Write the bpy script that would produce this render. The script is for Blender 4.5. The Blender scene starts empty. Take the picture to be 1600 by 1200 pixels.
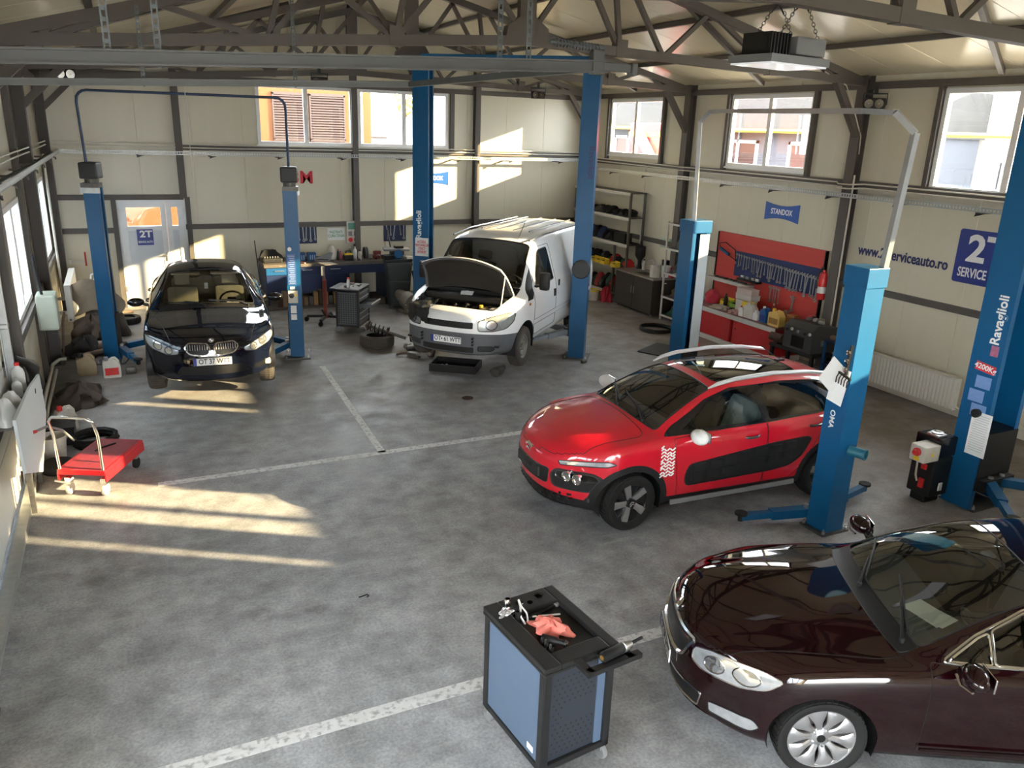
import bpy, bmesh, math, random
import numpy as np
from mathutils import Vector, Matrix, Euler
random.seed(7)
S = bpy.context.scene
COL = S.collection
PI = math.pi

# ---------------------------------------------------------------- camera, sky, sun, exposure
cam_d = bpy.data.cameras.new('camera')
cam = bpy.data.objects.new('camera', cam_d)
COL.objects.link(cam)
cam_d.sensor_width = 36.0
cam_d.lens = 1240.03 / 1600 * 36.0
cam_d.clip_start = 0.05
cam_d.clip_end = 400
CAMX = Vector(((0.901498, -0.431543, 0.032737)))
CAMY = Vector(((0.103367, 0.288155, 0.951989)))
CAMZ = Vector(((-0.420257, -0.854832, 0.304378)))
m = Matrix((CAMX, CAMY, CAMZ)).transposed().to_4x4()
m.translation = Vector((0, 0, 4.1))
cam.matrix_world = m
S.camera = cam

S.view_settings.view_transform = 'Standard'
S.view_settings.look = 'None'
S.view_settings.gamma = 1.0
S.view_settings.use_curve_mapping = False
S.view_settings.exposure = 2.6

w = bpy.data.worlds.new('sky')
S.world = w
w.use_nodes = True
wn = w.node_tree
wn.nodes.clear()
bg = wn.nodes.new('ShaderNodeBackground')
wo = wn.nodes.new('ShaderNodeOutputWorld')
bg.inputs[0].default_value = (0.90, 0.95, 1.0, 1)
bg.inputs[1].default_value = 3.9
wn.links.new(bg.outputs[0], wo.inputs[0])

sd = bpy.data.lights.new('sun', 'SUN')
sd.energy = 7.5
sd.angle = 0.009
sd.color = (1.0, 0.77, 0.42)
sun = bpy.data.objects.new('sun', sd)
COL.objects.link(sun)
sun.rotation_euler = Vector((-0.856, 0.517, -0.289)).to_track_quat('-Z', 'Y').to_euler()
sun.location = (30, -12, 12)

# ---------------------------------------------------------------- materials
MATS = {}
def pm(name, col, rough=0.5, metal=0.0, var=0.12, scale=6.0, bump=0.0, coat=0.0, spec=0.5, wear=None, wear_amt=0.5, emis=None, detail=5.0, stretch=None, back=None):
    """procedural principled material: base colour varied by object-space noise, optional wear colour, bump, coat"""
    if name in MATS: return MATS[name]
    m = bpy.data.materials.new(name); m.use_nodes = True
    t = m.node_tree; N = t.nodes; L = t.links
    b = N['Principled BSDF']
    tc = N.new('ShaderNodeTexCoord')
    mp = N.new('ShaderNodeMapping')
    if stretch: mp.inputs['Scale'].default_value = stretch
    L.new(tc.outputs['Object'], mp.inputs[0])
    nz = N.new('ShaderNodeTexNoise'); nz.inputs['Scale'].default_value = scale; nz.inputs['Detail'].default_value = detail
    L.new(mp.outputs[0], nz.inputs['Vector'])
    mx = N.new('ShaderNodeMix'); mx.data_type = 'RGBA'
    c = col
    mx.inputs[6].default_value = (c[0]*(1-var), c[1]*(1-var), c[2]*(1-var), 1)
    mx.inputs[7].default_value = (min(1,c[0]*(1+var)), min(1,c[1]*(1+var)), min(1,c[2]*(1+var)), 1)
    L.new(nz.outputs['Fac'], mx.inputs[0])
    out = mx.outputs[2]
    if wear:
        n2 = N.new('ShaderNodeTexNoise'); n2.inputs['Scale'].default_value = scale*2.3; n2.inputs['Detail'].default_value = 9
        L.new(mp.outputs[0], n2.inputs['Vector'])
        rp = N.new('ShaderNodeValToRGB')
        rp.color_ramp.elements[0].position = 0.72 - 0.3*wear_amt; rp.color_ramp.elements[1].position = 0.80 - 0.2*wear_amt
        L.new(n2.outputs['Fac'], rp.inputs[0])
        m2 = N.new('ShaderNodeMix'); m2.data_type = 'RGBA'
        L.new(rp.outputs[0], m2.inputs[0]); L.new(out, m2.inputs[6]); m2.inputs[7].default_value = (*wear, 1)
        out = m2.outputs[2]
    if back:
        ge = N.new('ShaderNodeNewGeometry')
        m3 = N.new('ShaderNodeMix'); m3.data_type = 'RGBA'
        L.new(ge.outputs['Backfacing'], m3.inputs[0]); L.new(out, m3.inputs[6]); m3.inputs[7].default_value = (*back, 1)
        out = m3.outputs[2]
    L.new(out, b.inputs['Base Color'])
    b.inputs['Roughness'].default_value = rough
    b.inputs['Metallic'].default_value = metal
    b.inputs['Specular IOR Level'].default_value = spec
    if coat:
        b.inputs['Coat Weight'].default_value = coat; b.inputs['Coat Roughness'].default_value = 0.03; b.inputs['Coat IOR'].default_value = 1.6
    if bump:
        bp = N.new('ShaderNodeBump'); bp.inputs['Strength'].default_value = bump; bp.inputs['Distance'].default_value = 0.01
        L.new(nz.outputs['Fac'], bp.inputs['Height']); L.new(bp.outputs[0], b.inputs['Normal'])
    if emis:
        b.inputs['Emission Color'].default_value = (*emis[:3], 1); b.inputs['Emission Strength'].default_value = emis[3]
    MATS[name] = m
    return m
def glass(name, tint, refl=0.9, rough=0.0, base=0.04):
    """thin pane: tinted see-through plus Fresnel mirror reflection"""
    if name in MATS: return MATS[name]
    m = bpy.data.materials.new(name); m.use_nodes = True
    t = m.node_tree; N = t.nodes; L = t.links; N.clear()
    o = N.new('ShaderNodeOutputMaterial'); tr = N.new('ShaderNodeBsdfTransparent'); gl = N.new('ShaderNodeBsdfGlossy')
    tr.inputs[0].default_value = (*tint, 1); gl.inputs[0].default_value = (refl, refl, refl, 1); gl.inputs['Roughness'].default_value = rough
    fw = N.new('ShaderNodeLayerWeight'); fw.inputs[0].default_value = .5
    pw = N.new('ShaderNodeMath'); pw.operation = 'POWER'; pw.inputs[1].default_value = 5.0; L.new(fw.outputs['Facing'], pw.inputs[0])
    lw = N.new('ShaderNodeMath'); lw.operation = 'MULTIPLY_ADD'; lw.inputs[1].default_value = .92; lw.inputs[2].default_value = .03; L.new(pw.outputs[0], lw.inputs[0])
    ad = N.new('ShaderNodeMath'); ad.operation = 'ADD'; ad.use_clamp = True; ad.inputs[1].default_value = base
    nz = N.new('ShaderNodeTexNoise'); nz.inputs['Scale'].default_value = 3
    m2 = N.new('ShaderNodeMath'); m2.operation = 'MULTIPLY_ADD'; m2.inputs[1].default_value = 0.02; L.new(nz.outputs['Fac'], m2.inputs[0])
    L.new(lw.outputs[0], m2.inputs[2]); L.new(m2.outputs[0], ad.inputs[0])
    mx = N.new('ShaderNodeMixShader')
    L.new(ad.outputs[0], mx.inputs[0]); L.new(tr.outputs[0], mx.inputs[1]); L.new(gl.outputs[0], mx.inputs[2]); L.new(mx.outputs[0], o.inputs[0])
    MATS[name] = m
    return m
def lin(r, g, b):
    f = lambda v: (v/255/12.92) if v/255 <= 0.04045 else ((v/255+0.055)/1.055)**2.4
    return (f(r), f(g), f(b))

STEEL_PAINT = pm('taupe painted steel', (0.088, 0.076, 0.065), 0.55, var=0.15, scale=3)
GALV = pm('galvanised steel', (0.42, 0.43, 0.42), 0.42, 0.7, var=0.2, scale=14)
GALV_DARK = pm('dark galvanised rail', (0.10, 0.115, 0.12), 0.45, 0.3, var=0.2, scale=10)
CHROME = pm('chrome', (0.82, 0.82, 0.82), 0.08, 1.0, var=0.03)
STEEL = pm('brushed steel', (0.50, 0.50, 0.49), 0.32, 0.9, var=0.12, scale=20)
DARK_STEEL = pm('oily dark steel', (0.10, 0.095, 0.085), 0.45, 0.6, var=0.4, scale=15, wear=(0.22, 0.17, 0.12), wear_amt=0.4)
CAST = pm('cast aluminium', (0.24, 0.22, 0.19), 0.5, 0.5, var=0.35, scale=12, bump=0.3)
RUST = pm('rusty iron', (0.075, 0.045, 0.03), 0.75, 0.2, var=0.4, scale=14, bump=0.3)
BLACK = pm('black plastic', (0.009, 0.009, 0.0095), 0.48, spec=.35, var=0.2, scale=20)
BLACK_GLOSS = pm('gloss black', (0.008, 0.008, 0.009), 0.12, var=0.1)
DARKGREY = pm('charcoal plastic', (0.030, 0.031, 0.032), 0.5, spec=.35, var=0.15, scale=15)
GREY = pm('mid grey plastic', (0.20, 0.205, 0.21), 0.5, var=0.1)
RUBBER = pm('tyre rubber', (0.011, 0.011, 0.011), 0.72, spec=.3, var=0.25, scale=12, bump=0.1)
RUBBER_DUSTY = pm('dusty tyre rubber', (0.058, 0.050, 0.041), 0.85, var=0.3, scale=12, bump=0.1)
WHITE = pm('white plastic', (0.72, 0.72, 0.70), 0.4, var=0.05)
OFFWHITE = pm('dirty white plastic', (0.55, 0.52, 0.45), 0.5, var=0.15, scale=10, wear=(0.2, 0.17, 0.13), wear_amt=0.2)
PAPER = pm('paper', (0.78, 0.78, 0.76), 0.8, var=0.04)
RED = pm('red paint', (0.40, 0.014, 0.016), 0.38, var=0.12, scale=4, wear=(0.20, 0.02, 0.02), wear_amt=0.1)
RED_PL = pm('red plastic', (0.6, 0.02, 0.02), 0.35, var=0.1)
YELLOW = pm('yellow plastic', (0.75, 0.52, 0.03), 0.4, var=0.1)
GREENPL = pm('green plastic', (0.012, 0.07, 0.04), 0.45, var=0.2)
BLUE_LIFT = pm('blue lift paint', (0.003, 0.082, 0.205), 0.36, spec=.35, var=0.12, scale=3, wear=(0.03, 0.07, 0.12), wear_amt=0.05)
BLUE_NAVY = pm('navy paint', (0.006, 0.018, 0.07), 0.45, var=0.15, scale=5)
BLUE_MID_SUNLIT = pm('mid blue and sunlit drawer', (0.008, 0.075, 0.21), 0.4, var=0.15, scale=5)
BLUE_SIGN = pm('sign blue', lin(38, 52, 130), 0.35, var=0.05)
TEXTWHITE = pm('white lettering', (0.8, 0.8, 0.8), 0.5, var=0.02)
TEXTBLACK = pm('black lettering', (0.01, 0.01, 0.012), 0.5, var=0.02)
TEXTNAVY = pm('navy lettering', lin(35, 40, 95), 0.5, var=0.03)
TEXTRED = pm('red lettering', (0.6, 0.01, 0.03), 0.5, var=0.03)
PVC = pm('white window frame', (0.75, 0.75, 0.74), 0.35, var=0.04)
WINGLASS = glass('window glass', (0.96, 0.97, 0.97))
WOOD = pm('worn wood', (0.28, 0.18, 0.10), 0.65, var=0.3, scale=5, stretch=(1, 8, 1))

# ---------------------------------------------------------------- mesh helpers
def rotm(rx=0, ry=0, rz=0): return Euler((rx, ry, rz)).to_matrix()
class MB:
    """collects simple shapes and builds ONE mesh object"""
    def __init__(s): s.v = []; s.f = []
    def add(s, vs, fs, M=None):
        o = len(s.v)
        if M is not None: vs = [M @ Vector(p) for p in vs]
        s.v += [tuple(p) for p in vs]; s.f += [tuple(i+o for i in f) for f in fs]
        return s
    def box(s, x0, x1, y0, y1, z0, z1, M=None, c=0.0):
        if c <= 0:
            vs = [(x,y,z) for x in (x0,x1) for y in (y0,y1) for z in (z0,z1)]
            return s.add(vs, [(0,1,3,2),(4,6,7,5),(0,4,5,1),(2,3,7,6),(0,2,6,4),(1,5,7,3)], M)
        bm = bmesh.new(); bmesh.ops.create_cube(bm, size=1)
        for v in bm.verts: v.co = Vector(((x0+x1)/2+v.co.x*(x1-x0), (y0+y1)/2+v.co.y*(y1-y0), (z0+z1)/2+v.co.z*(z1-z0)))
        bmesh.ops.bevel(bm, geom=bm.edges[:], offset=min(c, .49*min(x1-x0,y1-y0,z1-z0)), segments=2, affect='EDGES', profile=.6)
        bm.verts.index_update()
        s.add([v.co[:] for v in bm.verts], [[v.index for v in f.verts] for f in bm.faces], M); bm.free()
        return s
    def cb(s, cx, cy, cz, sx, sy, sz, M=None, c=0.0):
        return s.box(cx-sx/2, cx+sx/2, cy-sy/2, cy+sy/2, cz-sz/2, cz+sz/2, M, c)
    def lathe(s, prof, n=16, M=None, cap=True):
        """profile [(r,z)...] turned about z"""
        vs = []; fs = []
        for r, z in prof:
            for k in range(n):
                a = 2*PI*k/n; vs.append((r*math.cos(a), r*math.sin(a), z))
        for i in range(len(prof)-1):
            for k in range(n):
                k2 = (k+1) % n
                fs.append((i*n+k, i*n+k2, (i+1)*n+k2, (i+1)*n+k))
        if cap:
            if prof[0][0] > 1e-6: fs.append(tuple(range(n-1, -1, -1)))
            if prof[-1][0] > 1e-6: fs.append(tuple((len(prof)-1)*n+k for k in range(n)))
        return s.add(vs, fs, M)
    def cyl(s, p, q, r, n=12, r2=None):
        p = Vector(p); q = Vector(q); d = q-p
        M = Matrix.Translation(p) @ d.to_track_quat('Z', 'Y').to_matrix().to_4x4()
        return s.lathe([(r, 0), (r if r2 is None else r2, d.length)], n, M)
    def bar(s, p, q, w, h, up=(0, 0, 1)):
        """rectangular bar from p to q, w across, h along up"""
        p = Vector(p); q = Vector(q); d = (q-p); l = d.length; d.normalize(); u = Vector(up); x = d.cross(u)
        if x.length < 1e-4: x = d.cross(Vector((1, 0, 0)))
        x.normalize(); z = x.cross(d).normalized()
        M = Matrix((x, d, z)).transposed().to_4x4(); M.translation = p
        return s.box(-w/2, w/2, 0, l, -h/2, h/2, M)
    def tube(s, pts, r, n=8, closed=False, flat=None):
        pts = [Vector(p) for p in pts]; N = len(pts); vs = []; fs = []
        up = Vector((0, 0, 1)); px = None
        for i, p in enumerate(pts):
            a = pts[(i-1) % N] if (closed or i > 0) else p; b = pts[(i+1) % N] if (closed or i < N-1) else p
            d = b-a
            if d.length < 1e-9: d = Vector((0, 0, 1))
            d.normalize()
            if px is None:
                px = d.cross(up)
                if px.length < .1: px = d.cross(Vector((1, 0, 0)))
            px = px - d*px.dot(d)
            if px.length < 1e-6: px = d.orthogonal()
            px.normalize(); py = d.cross(px)
            rr = r[i] if isinstance(r, (list, tuple)) else r
            for k in range(n):
                an = 2*PI*k/n; vs.append(p + px*rr*math.cos(an) + py*rr*math.sin(an)*(flat or 1))
        for i in range(N if closed else N-1):
            j = (i+1) % N
            for k in range(n):
                k2 = (k+1) % n; fs.append((i*n+k, j*n+k, j*n+k2, i*n+k2))
        if not closed:
            fs.append(tuple(range(n))); fs.append(tuple((N-1)*n+k for k in range(n-1, -1, -1)))
        return s.add(vs, fs)
    def prism(s, poly, z0, z1, M=None):
        n = len(poly)
        vs = [(x, y, z0) for x, y in poly] + [(x, y, z1) for x, y in poly]
        fs = [tuple(range(n-1, -1, -1)), tuple(range(n, 2*n))] + [(i, (i+1) % n, n+(i+1) % n, n+i) for i in range(n)]
        return s.add(vs, fs, M)
    def sphere(s, c, r, n=12, sc=(1, 1, 1), M=None):
        h = n//2
        pr = [(max(1e-5, math.sin(PI*i/h)), -math.cos(PI*i/h)) for i in range(h+1)]
        T = Matrix.Translation(Vector(c)) @ Matrix.Diagonal((r*sc[0], r*sc[1], r*sc[2], 1))
        return s.lathe(pr, n, (M @ T) if M is not None else T, cap=False)
    def build(s, name, mat, parent=None, loc=None, rot=None, smooth=None, M=None):
        me = bpy.data.meshes.new(name); me.from_pydata([tuple(v) for v in s.v], [], s.f); me.validate(); me.update()
        me.materials.append(mat)
        return link(name, me, parent, loc, rot, smooth, M)
def link(name, me, parent=None, loc=None, rot=None, smooth=None, M=None):
    if smooth:
        me.polygons.foreach_set('use_smooth', [True]*len(me.polygons))
        me.set_sharp_from_angle(angle=math.radians(smooth if smooth is not True else 40))
    o = bpy.data.objects.new(name, me); COL.objects.link(o)
    if parent is not None: o.parent = parent
    if M is not None: o.matrix_local = M
    if loc is not None: o.location = loc
    if rot is not None: o.rotation_euler = rot
    return o
def thing(name, label, cat, loc=(0, 0, 0), rz=0.0, group=None, rot=None):
    o = bpy.data.objects.new(name, None); COL.objects.link(o); o.empty_display_size = .1
    o.location = loc; o.rotation_euler = rot if rot is not None else (0, 0, rz)
    return tag(o, label, cat, group)
def tag(o, label, cat=None, group=None, kind=None):
    if label: o['label'] = label
    if cat: o['category'] = cat
    if group: o['group'] = group
    if kind: o['kind'] = kind
    return o
def structure(name, label, mesh=None):
    o = mesh if mesh is not None else bpy.data.objects.new(name, None)
    if mesh is None: COL.objects.link(o)
    o['kind'] = 'structure'
    if label: o['label'] = label
    return o
def inst(o, name, parent=None, loc=None, rot=None, M=None):
    """copy of one object sharing its mesh"""
    c = o.copy(); c.name = name; COL.objects.link(c)
    if parent is not None: c.parent = parent
    if M is not None: c.matrix_local = M
    if loc is not None: c.location = loc
    if rot is not None: c.rotation_euler = rot
    return c
def copy_tree(o, parent=None):
    c = o.copy(); COL.objects.link(c); c.parent = parent
    for ch in list(o.children): copy_tree(ch, c)
    return c
def text(s, size, mat, parent, M, name='lettering', ext=0.002, bold=0.0, sx=1.0, align='CENTER', shear=0.0):
    cu = bpy.data.curves.new(name, 'FONT'); cu.body = s; cu.size = size; cu.extrude = ext; cu.offset = bold*size
    cu.align_x = align; cu.align_y = 'CENTER'; cu.resolution_u = 3; cu.shear = shear; cu.space_line = 0.95
    t = bpy.data.objects.new('txt', cu); COL.objects.link(t)
    bpy.context.view_layer.update()
    me = bpy.data.meshes.new_from_object(t.evaluated_get(bpy.context.evaluated_depsgraph_get()))
    bpy.data.objects.remove(t); bpy.data.curves.remove(cu)
    for v in me.vertices: v.co.x *= sx
    me.materials.clear(); me.materials.append(mat)
    me.name = name
    return link(name, me, parent, M=M)
FACE_NY = Matrix.Rotation(PI/2, 4, 'X')                                   # lettering that faces -Y
FACE_NX = Matrix.Rotation(-PI/2, 4, 'Z') @ Matrix.Rotation(PI/2, 4, 'X')   # lettering that faces -X
FACE_PX = Matrix.Rotation(PI/2, 4, 'Z') @ Matrix.Rotation(PI/2, 4, 'X')    # lettering that faces +X
def TR(x, y, z): return Matrix.Translation((x, y, z))
def rpoly(pts, r, n=4):
    """polygon with rounded corners"""
    out = []; N = len(pts)
    for i in range(N):
        p = Vector(pts[i]); a = Vector(pts[i-1]); b = Vector(pts[(i+1) % N])
        rr = r[i] if isinstance(r, (list, tuple)) else r
        d1 = (a-p); d2 = (b-p); q = min(rr, .45*d1.length, .45*d2.length)
        p1 = p+d1.normalized()*q; p2 = p+d2.normalized()*q
        if q < 1e-5: out.append((p.x, p.y)); continue
        for k in range(n+1):
            t = k/n; out.append(tuple(p1*(1-t)**2 + p*2*t*(1-t) + p2*t*t))
    return out
# ---------------------------------------------------------------- the building
XL, XR, YF, YB = -1.40, 11.75, -7.0, 19.68
RX, RZ = 5.16, 6.72                                    # ridge
ZL, ZR = 4.93, 5.18                                    # eaves (roof underside at the walls)
def roof_z(x): return ZL + (RZ-ZL)*(x-XL)/(RX-XL) if x < RX else ZR + (RZ-ZR)*(XR-x)/(XR-RX)

# floor: concrete
def floor_mat():
    m = bpy.data.materials.new('worn concrete floor'); m.use_nodes = True
    t = m.node_tree; N = t.nodes; L = t.links; b = N['Principled BSDF']
    tc = N.new('ShaderNodeTexCoord')
    def noise(sc, det, stretch=None):
        mp = N.new('ShaderNodeMapping'); L.new(tc.outputs['Object'], mp.inputs[0])
        if stretch: mp.inputs['Scale'].default_value = stretch
        n = N.new('ShaderNodeTexNoise'); n.inputs['Scale'].default_value = sc; n.inputs['Detail'].default_value = det; n.inputs['Roughness'].default_value = .62
        L.new(mp.outputs[0], n.inputs['Vector']); return n
    def ramp(n, p0, c0, p1, c1):
        r = N.new('ShaderNodeValToRGB'); r.color_ramp.elements[0].position = p0; r.color_ramp.elements[1].position = p1
        r.color_ramp.elements[0].color = (*c0, 1); r.color_ramp.elements[1].color = (*c1, 1); L.new(n.outputs['Fac'], r.inputs[0]); return r
    def mixc(f, a, bb, typ='MIX'):
        x = N.new('ShaderNodeMix'); x.data_type = 'RGBA'; x.blend_type = typ
        if isinstance(f, float): x.inputs[0].default_value = f
        else: L.new(f, x.inputs[0])
        L.new(a, x.inputs[6]); L.new(bb, x.inputs[7]); return x.outputs[2]
    big = ramp(noise(.55, 6), .30, (0.29, 0.294, 0.305), .70, (0.43, 0.432, 0.44))
    mid = ramp(noise(3.2, 8), .32, (.62, .62, .62), .68, (1.18, 1.18, 1.18))
    c = mixc(1.0, big.outputs[0], mid.outputs[0], 'MULTIPLY')
    spk = ramp(noise(42, 4), .30, (.72, .72, .72), .66, (1.12, 1.12, 1.12))
    c = mixc(1.0, c, spk.outputs[0], 'MULTIPLY')
    scr = ramp(noise(1.5, 9, (1, 7, 1)), .56, (0, 0, 0), .80, (.55, .55, .55))          # pale drag scratches
    pale = N.new('ShaderNodeRGB'); pale.outputs[0].default_value = (.50, .49, .48, 1)
    c = mixc(scr.outputs[0], c, pale.outputs[0])
    oil = ramp(noise(.9, 7), .60, (0, 0, 0), .74, (.75, .75, .75))                      # oil stains
    dark = N.new('ShaderNodeRGB'); dark.outputs[0].default_value = (.055, .05, .045, 1)
    c = mixc(oil.outputs[0], c, dark.outputs[0])
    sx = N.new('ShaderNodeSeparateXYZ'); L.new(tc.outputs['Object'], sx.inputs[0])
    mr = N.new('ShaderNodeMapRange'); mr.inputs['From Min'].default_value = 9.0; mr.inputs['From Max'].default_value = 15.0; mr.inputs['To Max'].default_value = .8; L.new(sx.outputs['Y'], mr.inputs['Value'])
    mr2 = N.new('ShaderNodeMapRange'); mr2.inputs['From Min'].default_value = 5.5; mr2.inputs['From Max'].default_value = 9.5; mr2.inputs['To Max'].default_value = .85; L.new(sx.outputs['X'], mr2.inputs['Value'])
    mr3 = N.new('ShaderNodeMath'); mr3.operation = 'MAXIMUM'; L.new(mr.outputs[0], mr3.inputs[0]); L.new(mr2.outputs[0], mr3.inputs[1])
    dm = N.new('ShaderNodeMath'); dm.operation = 'MULTIPLY'; L.new(mr3.outputs[0], dm.inputs[0]); L.new(ramp(noise(1.1, 7), .25, (.35, .35, .35), .6, (1, 1, 1)).outputs[0], dm.inputs[1])   # trodden brown dirt of the back bays, with shade painted in towards the side wall
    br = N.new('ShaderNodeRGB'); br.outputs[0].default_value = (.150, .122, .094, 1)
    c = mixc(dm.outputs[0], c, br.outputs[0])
    L.new(c, b.inputs['Base Color'])
    r = ramp(noise(2.2, 5), .3, (.42, .42, .42), .7, (.72, .72, .72)); L.new(r.outputs[0], b.inputs['Roughness'])
    b.inputs['Specular IOR Level'].default_value = .35
    bp = N.new('ShaderNodeBump'); bp.inputs['Strength'].default_value = .25; bp.inputs['Distance'].default_value = .004
    L.new(noise(60, 5).outputs['Fac'], bp.inputs['Height']); L.new(bp.outputs[0], b.inputs['Normal'])
    return m
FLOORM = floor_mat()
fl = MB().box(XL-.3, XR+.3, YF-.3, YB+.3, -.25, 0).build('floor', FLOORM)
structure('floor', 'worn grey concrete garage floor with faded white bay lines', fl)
LINEM = pm('faded white line paint', (0.62, 0.62, 0.61), 0.7, var=0.2, scale=9, wear=(0.34, 0.34, 0.345), wear_amt=0.75)
for x0, y0, x1, y1, wd in ((-.6, 4.71, 6.2, 4.71, .13), (.05, 9.42, 5.6, 9.42, .12), (2.76, 9.42, 2.92, 13.6, .10), (6.9, 9.42, 10.3, 9.42, .1)):
    MB().bar((x0, y0, .0012), (x1, y1, .0012), wd, .002).build('floor_marking', LINEM, fl)

# walls: sandwich panels, each with chamfered joint edges
PANEL = pm('cream wall panel', lin(203, 196, 174), 0.34, var=0.03, scale=.8, spec=.45, stretch=(9, 9, .15))
ROOFP = pm('cream roof panel', lin(216, 205, 178), 0.24, var=0.05, scale=1.2, spec=.5, stretch=(.3, 9, .3))
def wall(name, label, axis, pos, inward, u0, u1, z0, ztop, holes, pitch, th=.08, off=0.0):
    """axis 'x': wall runs along x at y=pos; 'y': along y at x=pos. inward = +1/-1 direction of the room side"""
    W = structure(name, label)
    cuts = {}
    u = u0 - off
    cols = []
    while u < u1-1e-6:
        cols.append((max(u, u0), min(u+pitch, u1))); u += pitch
    for a, b in cols:
        es = sorted({a, b} | {h[0] for h in holes if a < h[0] < b} | {h[1] for h in holes if a < h[1] < b} | ({RX} if axis == 'x' and a < RX < b else set()))
        for p, q in zip(es[:-1], es[1:]):
            if q-p < 1e-4: continue
            mid = (p+q)/2
            zs = [z0] + [z for h in sorted(holes, key=lambda h: h[2]) if h[0]-1e-6 <= mid <= h[1]+1e-6 for z in (h[2], h[3])] + [None]
            for i in range(0, len(zs), 2):
                za, zb = zs[i], zs[i+1]
                if zb is not None and zb-za < .02: continue
                cl = .006 if abs(p-a) < 1e-6 and p > u0+1e-6 else 0; cr = .006 if abs(q-b) < 1e-6 and q < u1-1e-6 else 0
                prof = [(p, th), (q, th), (q, cr), (q-cr, 0), (p+cl, 0), (p, cl)]
                vs = []
                for top in (0, 1):
                    for uu, d in prof:
                        z = za if not top else (zb if zb is not None else ztop(uu))
                        o_ = pos - inward*d
                        vs.append((uu, o_, z) if axis == 'x' else (o_, uu, z))
                n = 6
                MB().add(vs, [tuple(range(n-1, -1, -1)), tuple(range(n, 2*n))] + [(k, (k+1) % n, n+(k+1) % n, n+k) for k in range(n)]).build('wall_panel', PANEL, W)
    return W
BW = [(2.97, 5.20, 3.60, 4.92), (5.31, 7.62, 3.60, 4.92)]
DOOR = (-.10, 1.29, 0.0, 2.38)
wall('wall_back', 'cream sandwich panel back wall with a door and two windows', 'x', YB, -1, XL, XR, 0, lambda x: roof_z(x)+.05, BW+[DOOR], 1.1, off=.35)
RW = [(16.25, 18.55, 3.58, 4.94), (11.58, 13.88, 3.52, 4.94), (5.22, 8.93, 3.40, 4.94), (0.54, 2.78, 3.38, 4.94), (-5.5, -3.3, 3.45, 4.94)]
wall('wall_right', 'cream sandwich panel side wall with high windows and signs', 'y', XR, -1, YF, YB, 0, lambda y: ZR+.03, RW, 1.0)
LW = [(10.75, 13.95, 1.42, 2.93), (15.75, 18.75, 1.42, 2.93), (0.2, 4.6, 1.42, 2.93), (-6.3, -1.5, 1.0, 4.4)]
SDOOR = (5.40, 9.90, 0.0, 4.3)
wall('wall_left', 'cream sandwich panel side wall with low windows and sectional gate', 'y', XL, 1, YF, YB, 0, lambda y: ZL+.03, LW+[SDOOR], 1.0)
FW = [(-1.2, 2.4, .02, 4.4)]  # unseen opening added to light the near floor
wall('wall_front', 'cream panel front wall with an added unglazed opening for light', 'x', YF, 1, XL, XR, 0, lambda x: roof_z(x)+.05, FW, 1.1)

# roof panels on both slopes
CE = structure('ceiling', 'cream ribbed roof panels on both slopes')
for sx in (0, 1):
    xa, za = (XL-.45, ZL-.45*(RZ-ZL)/(RX-XL)) if sx == 0 else (XR+.45, ZR-.45*(RZ-ZR)/(XR-RX))
    y = YF-.2
    while y < YB+.2:
        y1 = min(y+1.0, YB+.3)
        c = .008
        vs = []
        for (x, z) in ((xa, za), (RX, RZ)):
            for yy, d in ((y, .09), (y1, .09), (y1, c), (y1-c, 0), (y+c, 0), (y, c)): vs.append((x, yy, z+d))
        MB().add(vs, [(5, 4, 3, 2, 1, 0), (6, 7, 8, 9, 10, 11)] + [(k, (k+1) % 6, 6+(k+1) % 6, 6+k) for k in range(6)]).build('roof_panel', ROOFP, CE)
        y = y1

# windows
def window(n, label, axis, pos, inward, u0, u1, z0, z1, panes, mat=PVC, fw=.075):
    W = structure('window_%d' % n, label)
    def P(b, ua, ub, da, db, za, zb):
        if axis == 'x': b.box(ua, ub, min(pos+inward*da, pos+inward*db), max(pos+inward*da, pos+inward*db), za, zb)
        else: b.box(min(pos+inward*da, pos+inward*db), max(pos+inward*da, pos+inward*db), ua, ub, za, zb)
    b = MB()
    P(b, u0, u1, -.06, .03, z0, z0+fw); P(b, u0, u1, -.06, .03, z1-fw, z1)
    P(b, u0, u0+fw, -.06, .03, z0+fw, z1-fw); P(b, u1-fw, u1, -.06, .03, z0+fw, z1-fw)
    b.build('window_frame', mat, W)
    st = (u1-u0)/panes
    for k in range(1, panes):
        b = MB(); P(b, u0+k*st-.05, u0+k*st+.05, -.05, .025, z0+fw, z1-fw); b.build('mullion', mat, W)
    for k in range(panes):
        a = u0+k*st+(fw if k == 0 else .05); c = u0+(k+1)*st-(fw if k == panes-1 else .05)
        b = MB(); P(b, a, c, -.022, -.016, z0+fw, z1-fw); b.build('pane', WINGLASS, W)
    b = MB(); P(b, u0-.03, u1+.03, 0, .06, z0-.035, z0-.001); b.build('window_sill', mat, W)
    return W
window(1, 'white back wall window looking onto an orange house', 'x', YB, -1, *BW[0], 2)
window(2, 'white back wall window looking onto snowy bright roofs', 'x', YB, -1, *BW[1], 2)
for i, h in enumerate(RW): window(3+i, 'high white side wall window', 'y', XR, -1, *h, 2 if h[1]-h[0] < 3 else 3)
for i, h in enumerate(LW): window(8+i, 'low white window in the sectional gate wall', 'y', XL, 1, *h, 3)
for i, h in enumerate(FW[1:]): window(12+i, 'wide white front window', 'x', YF, 1, *h, 3)

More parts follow.
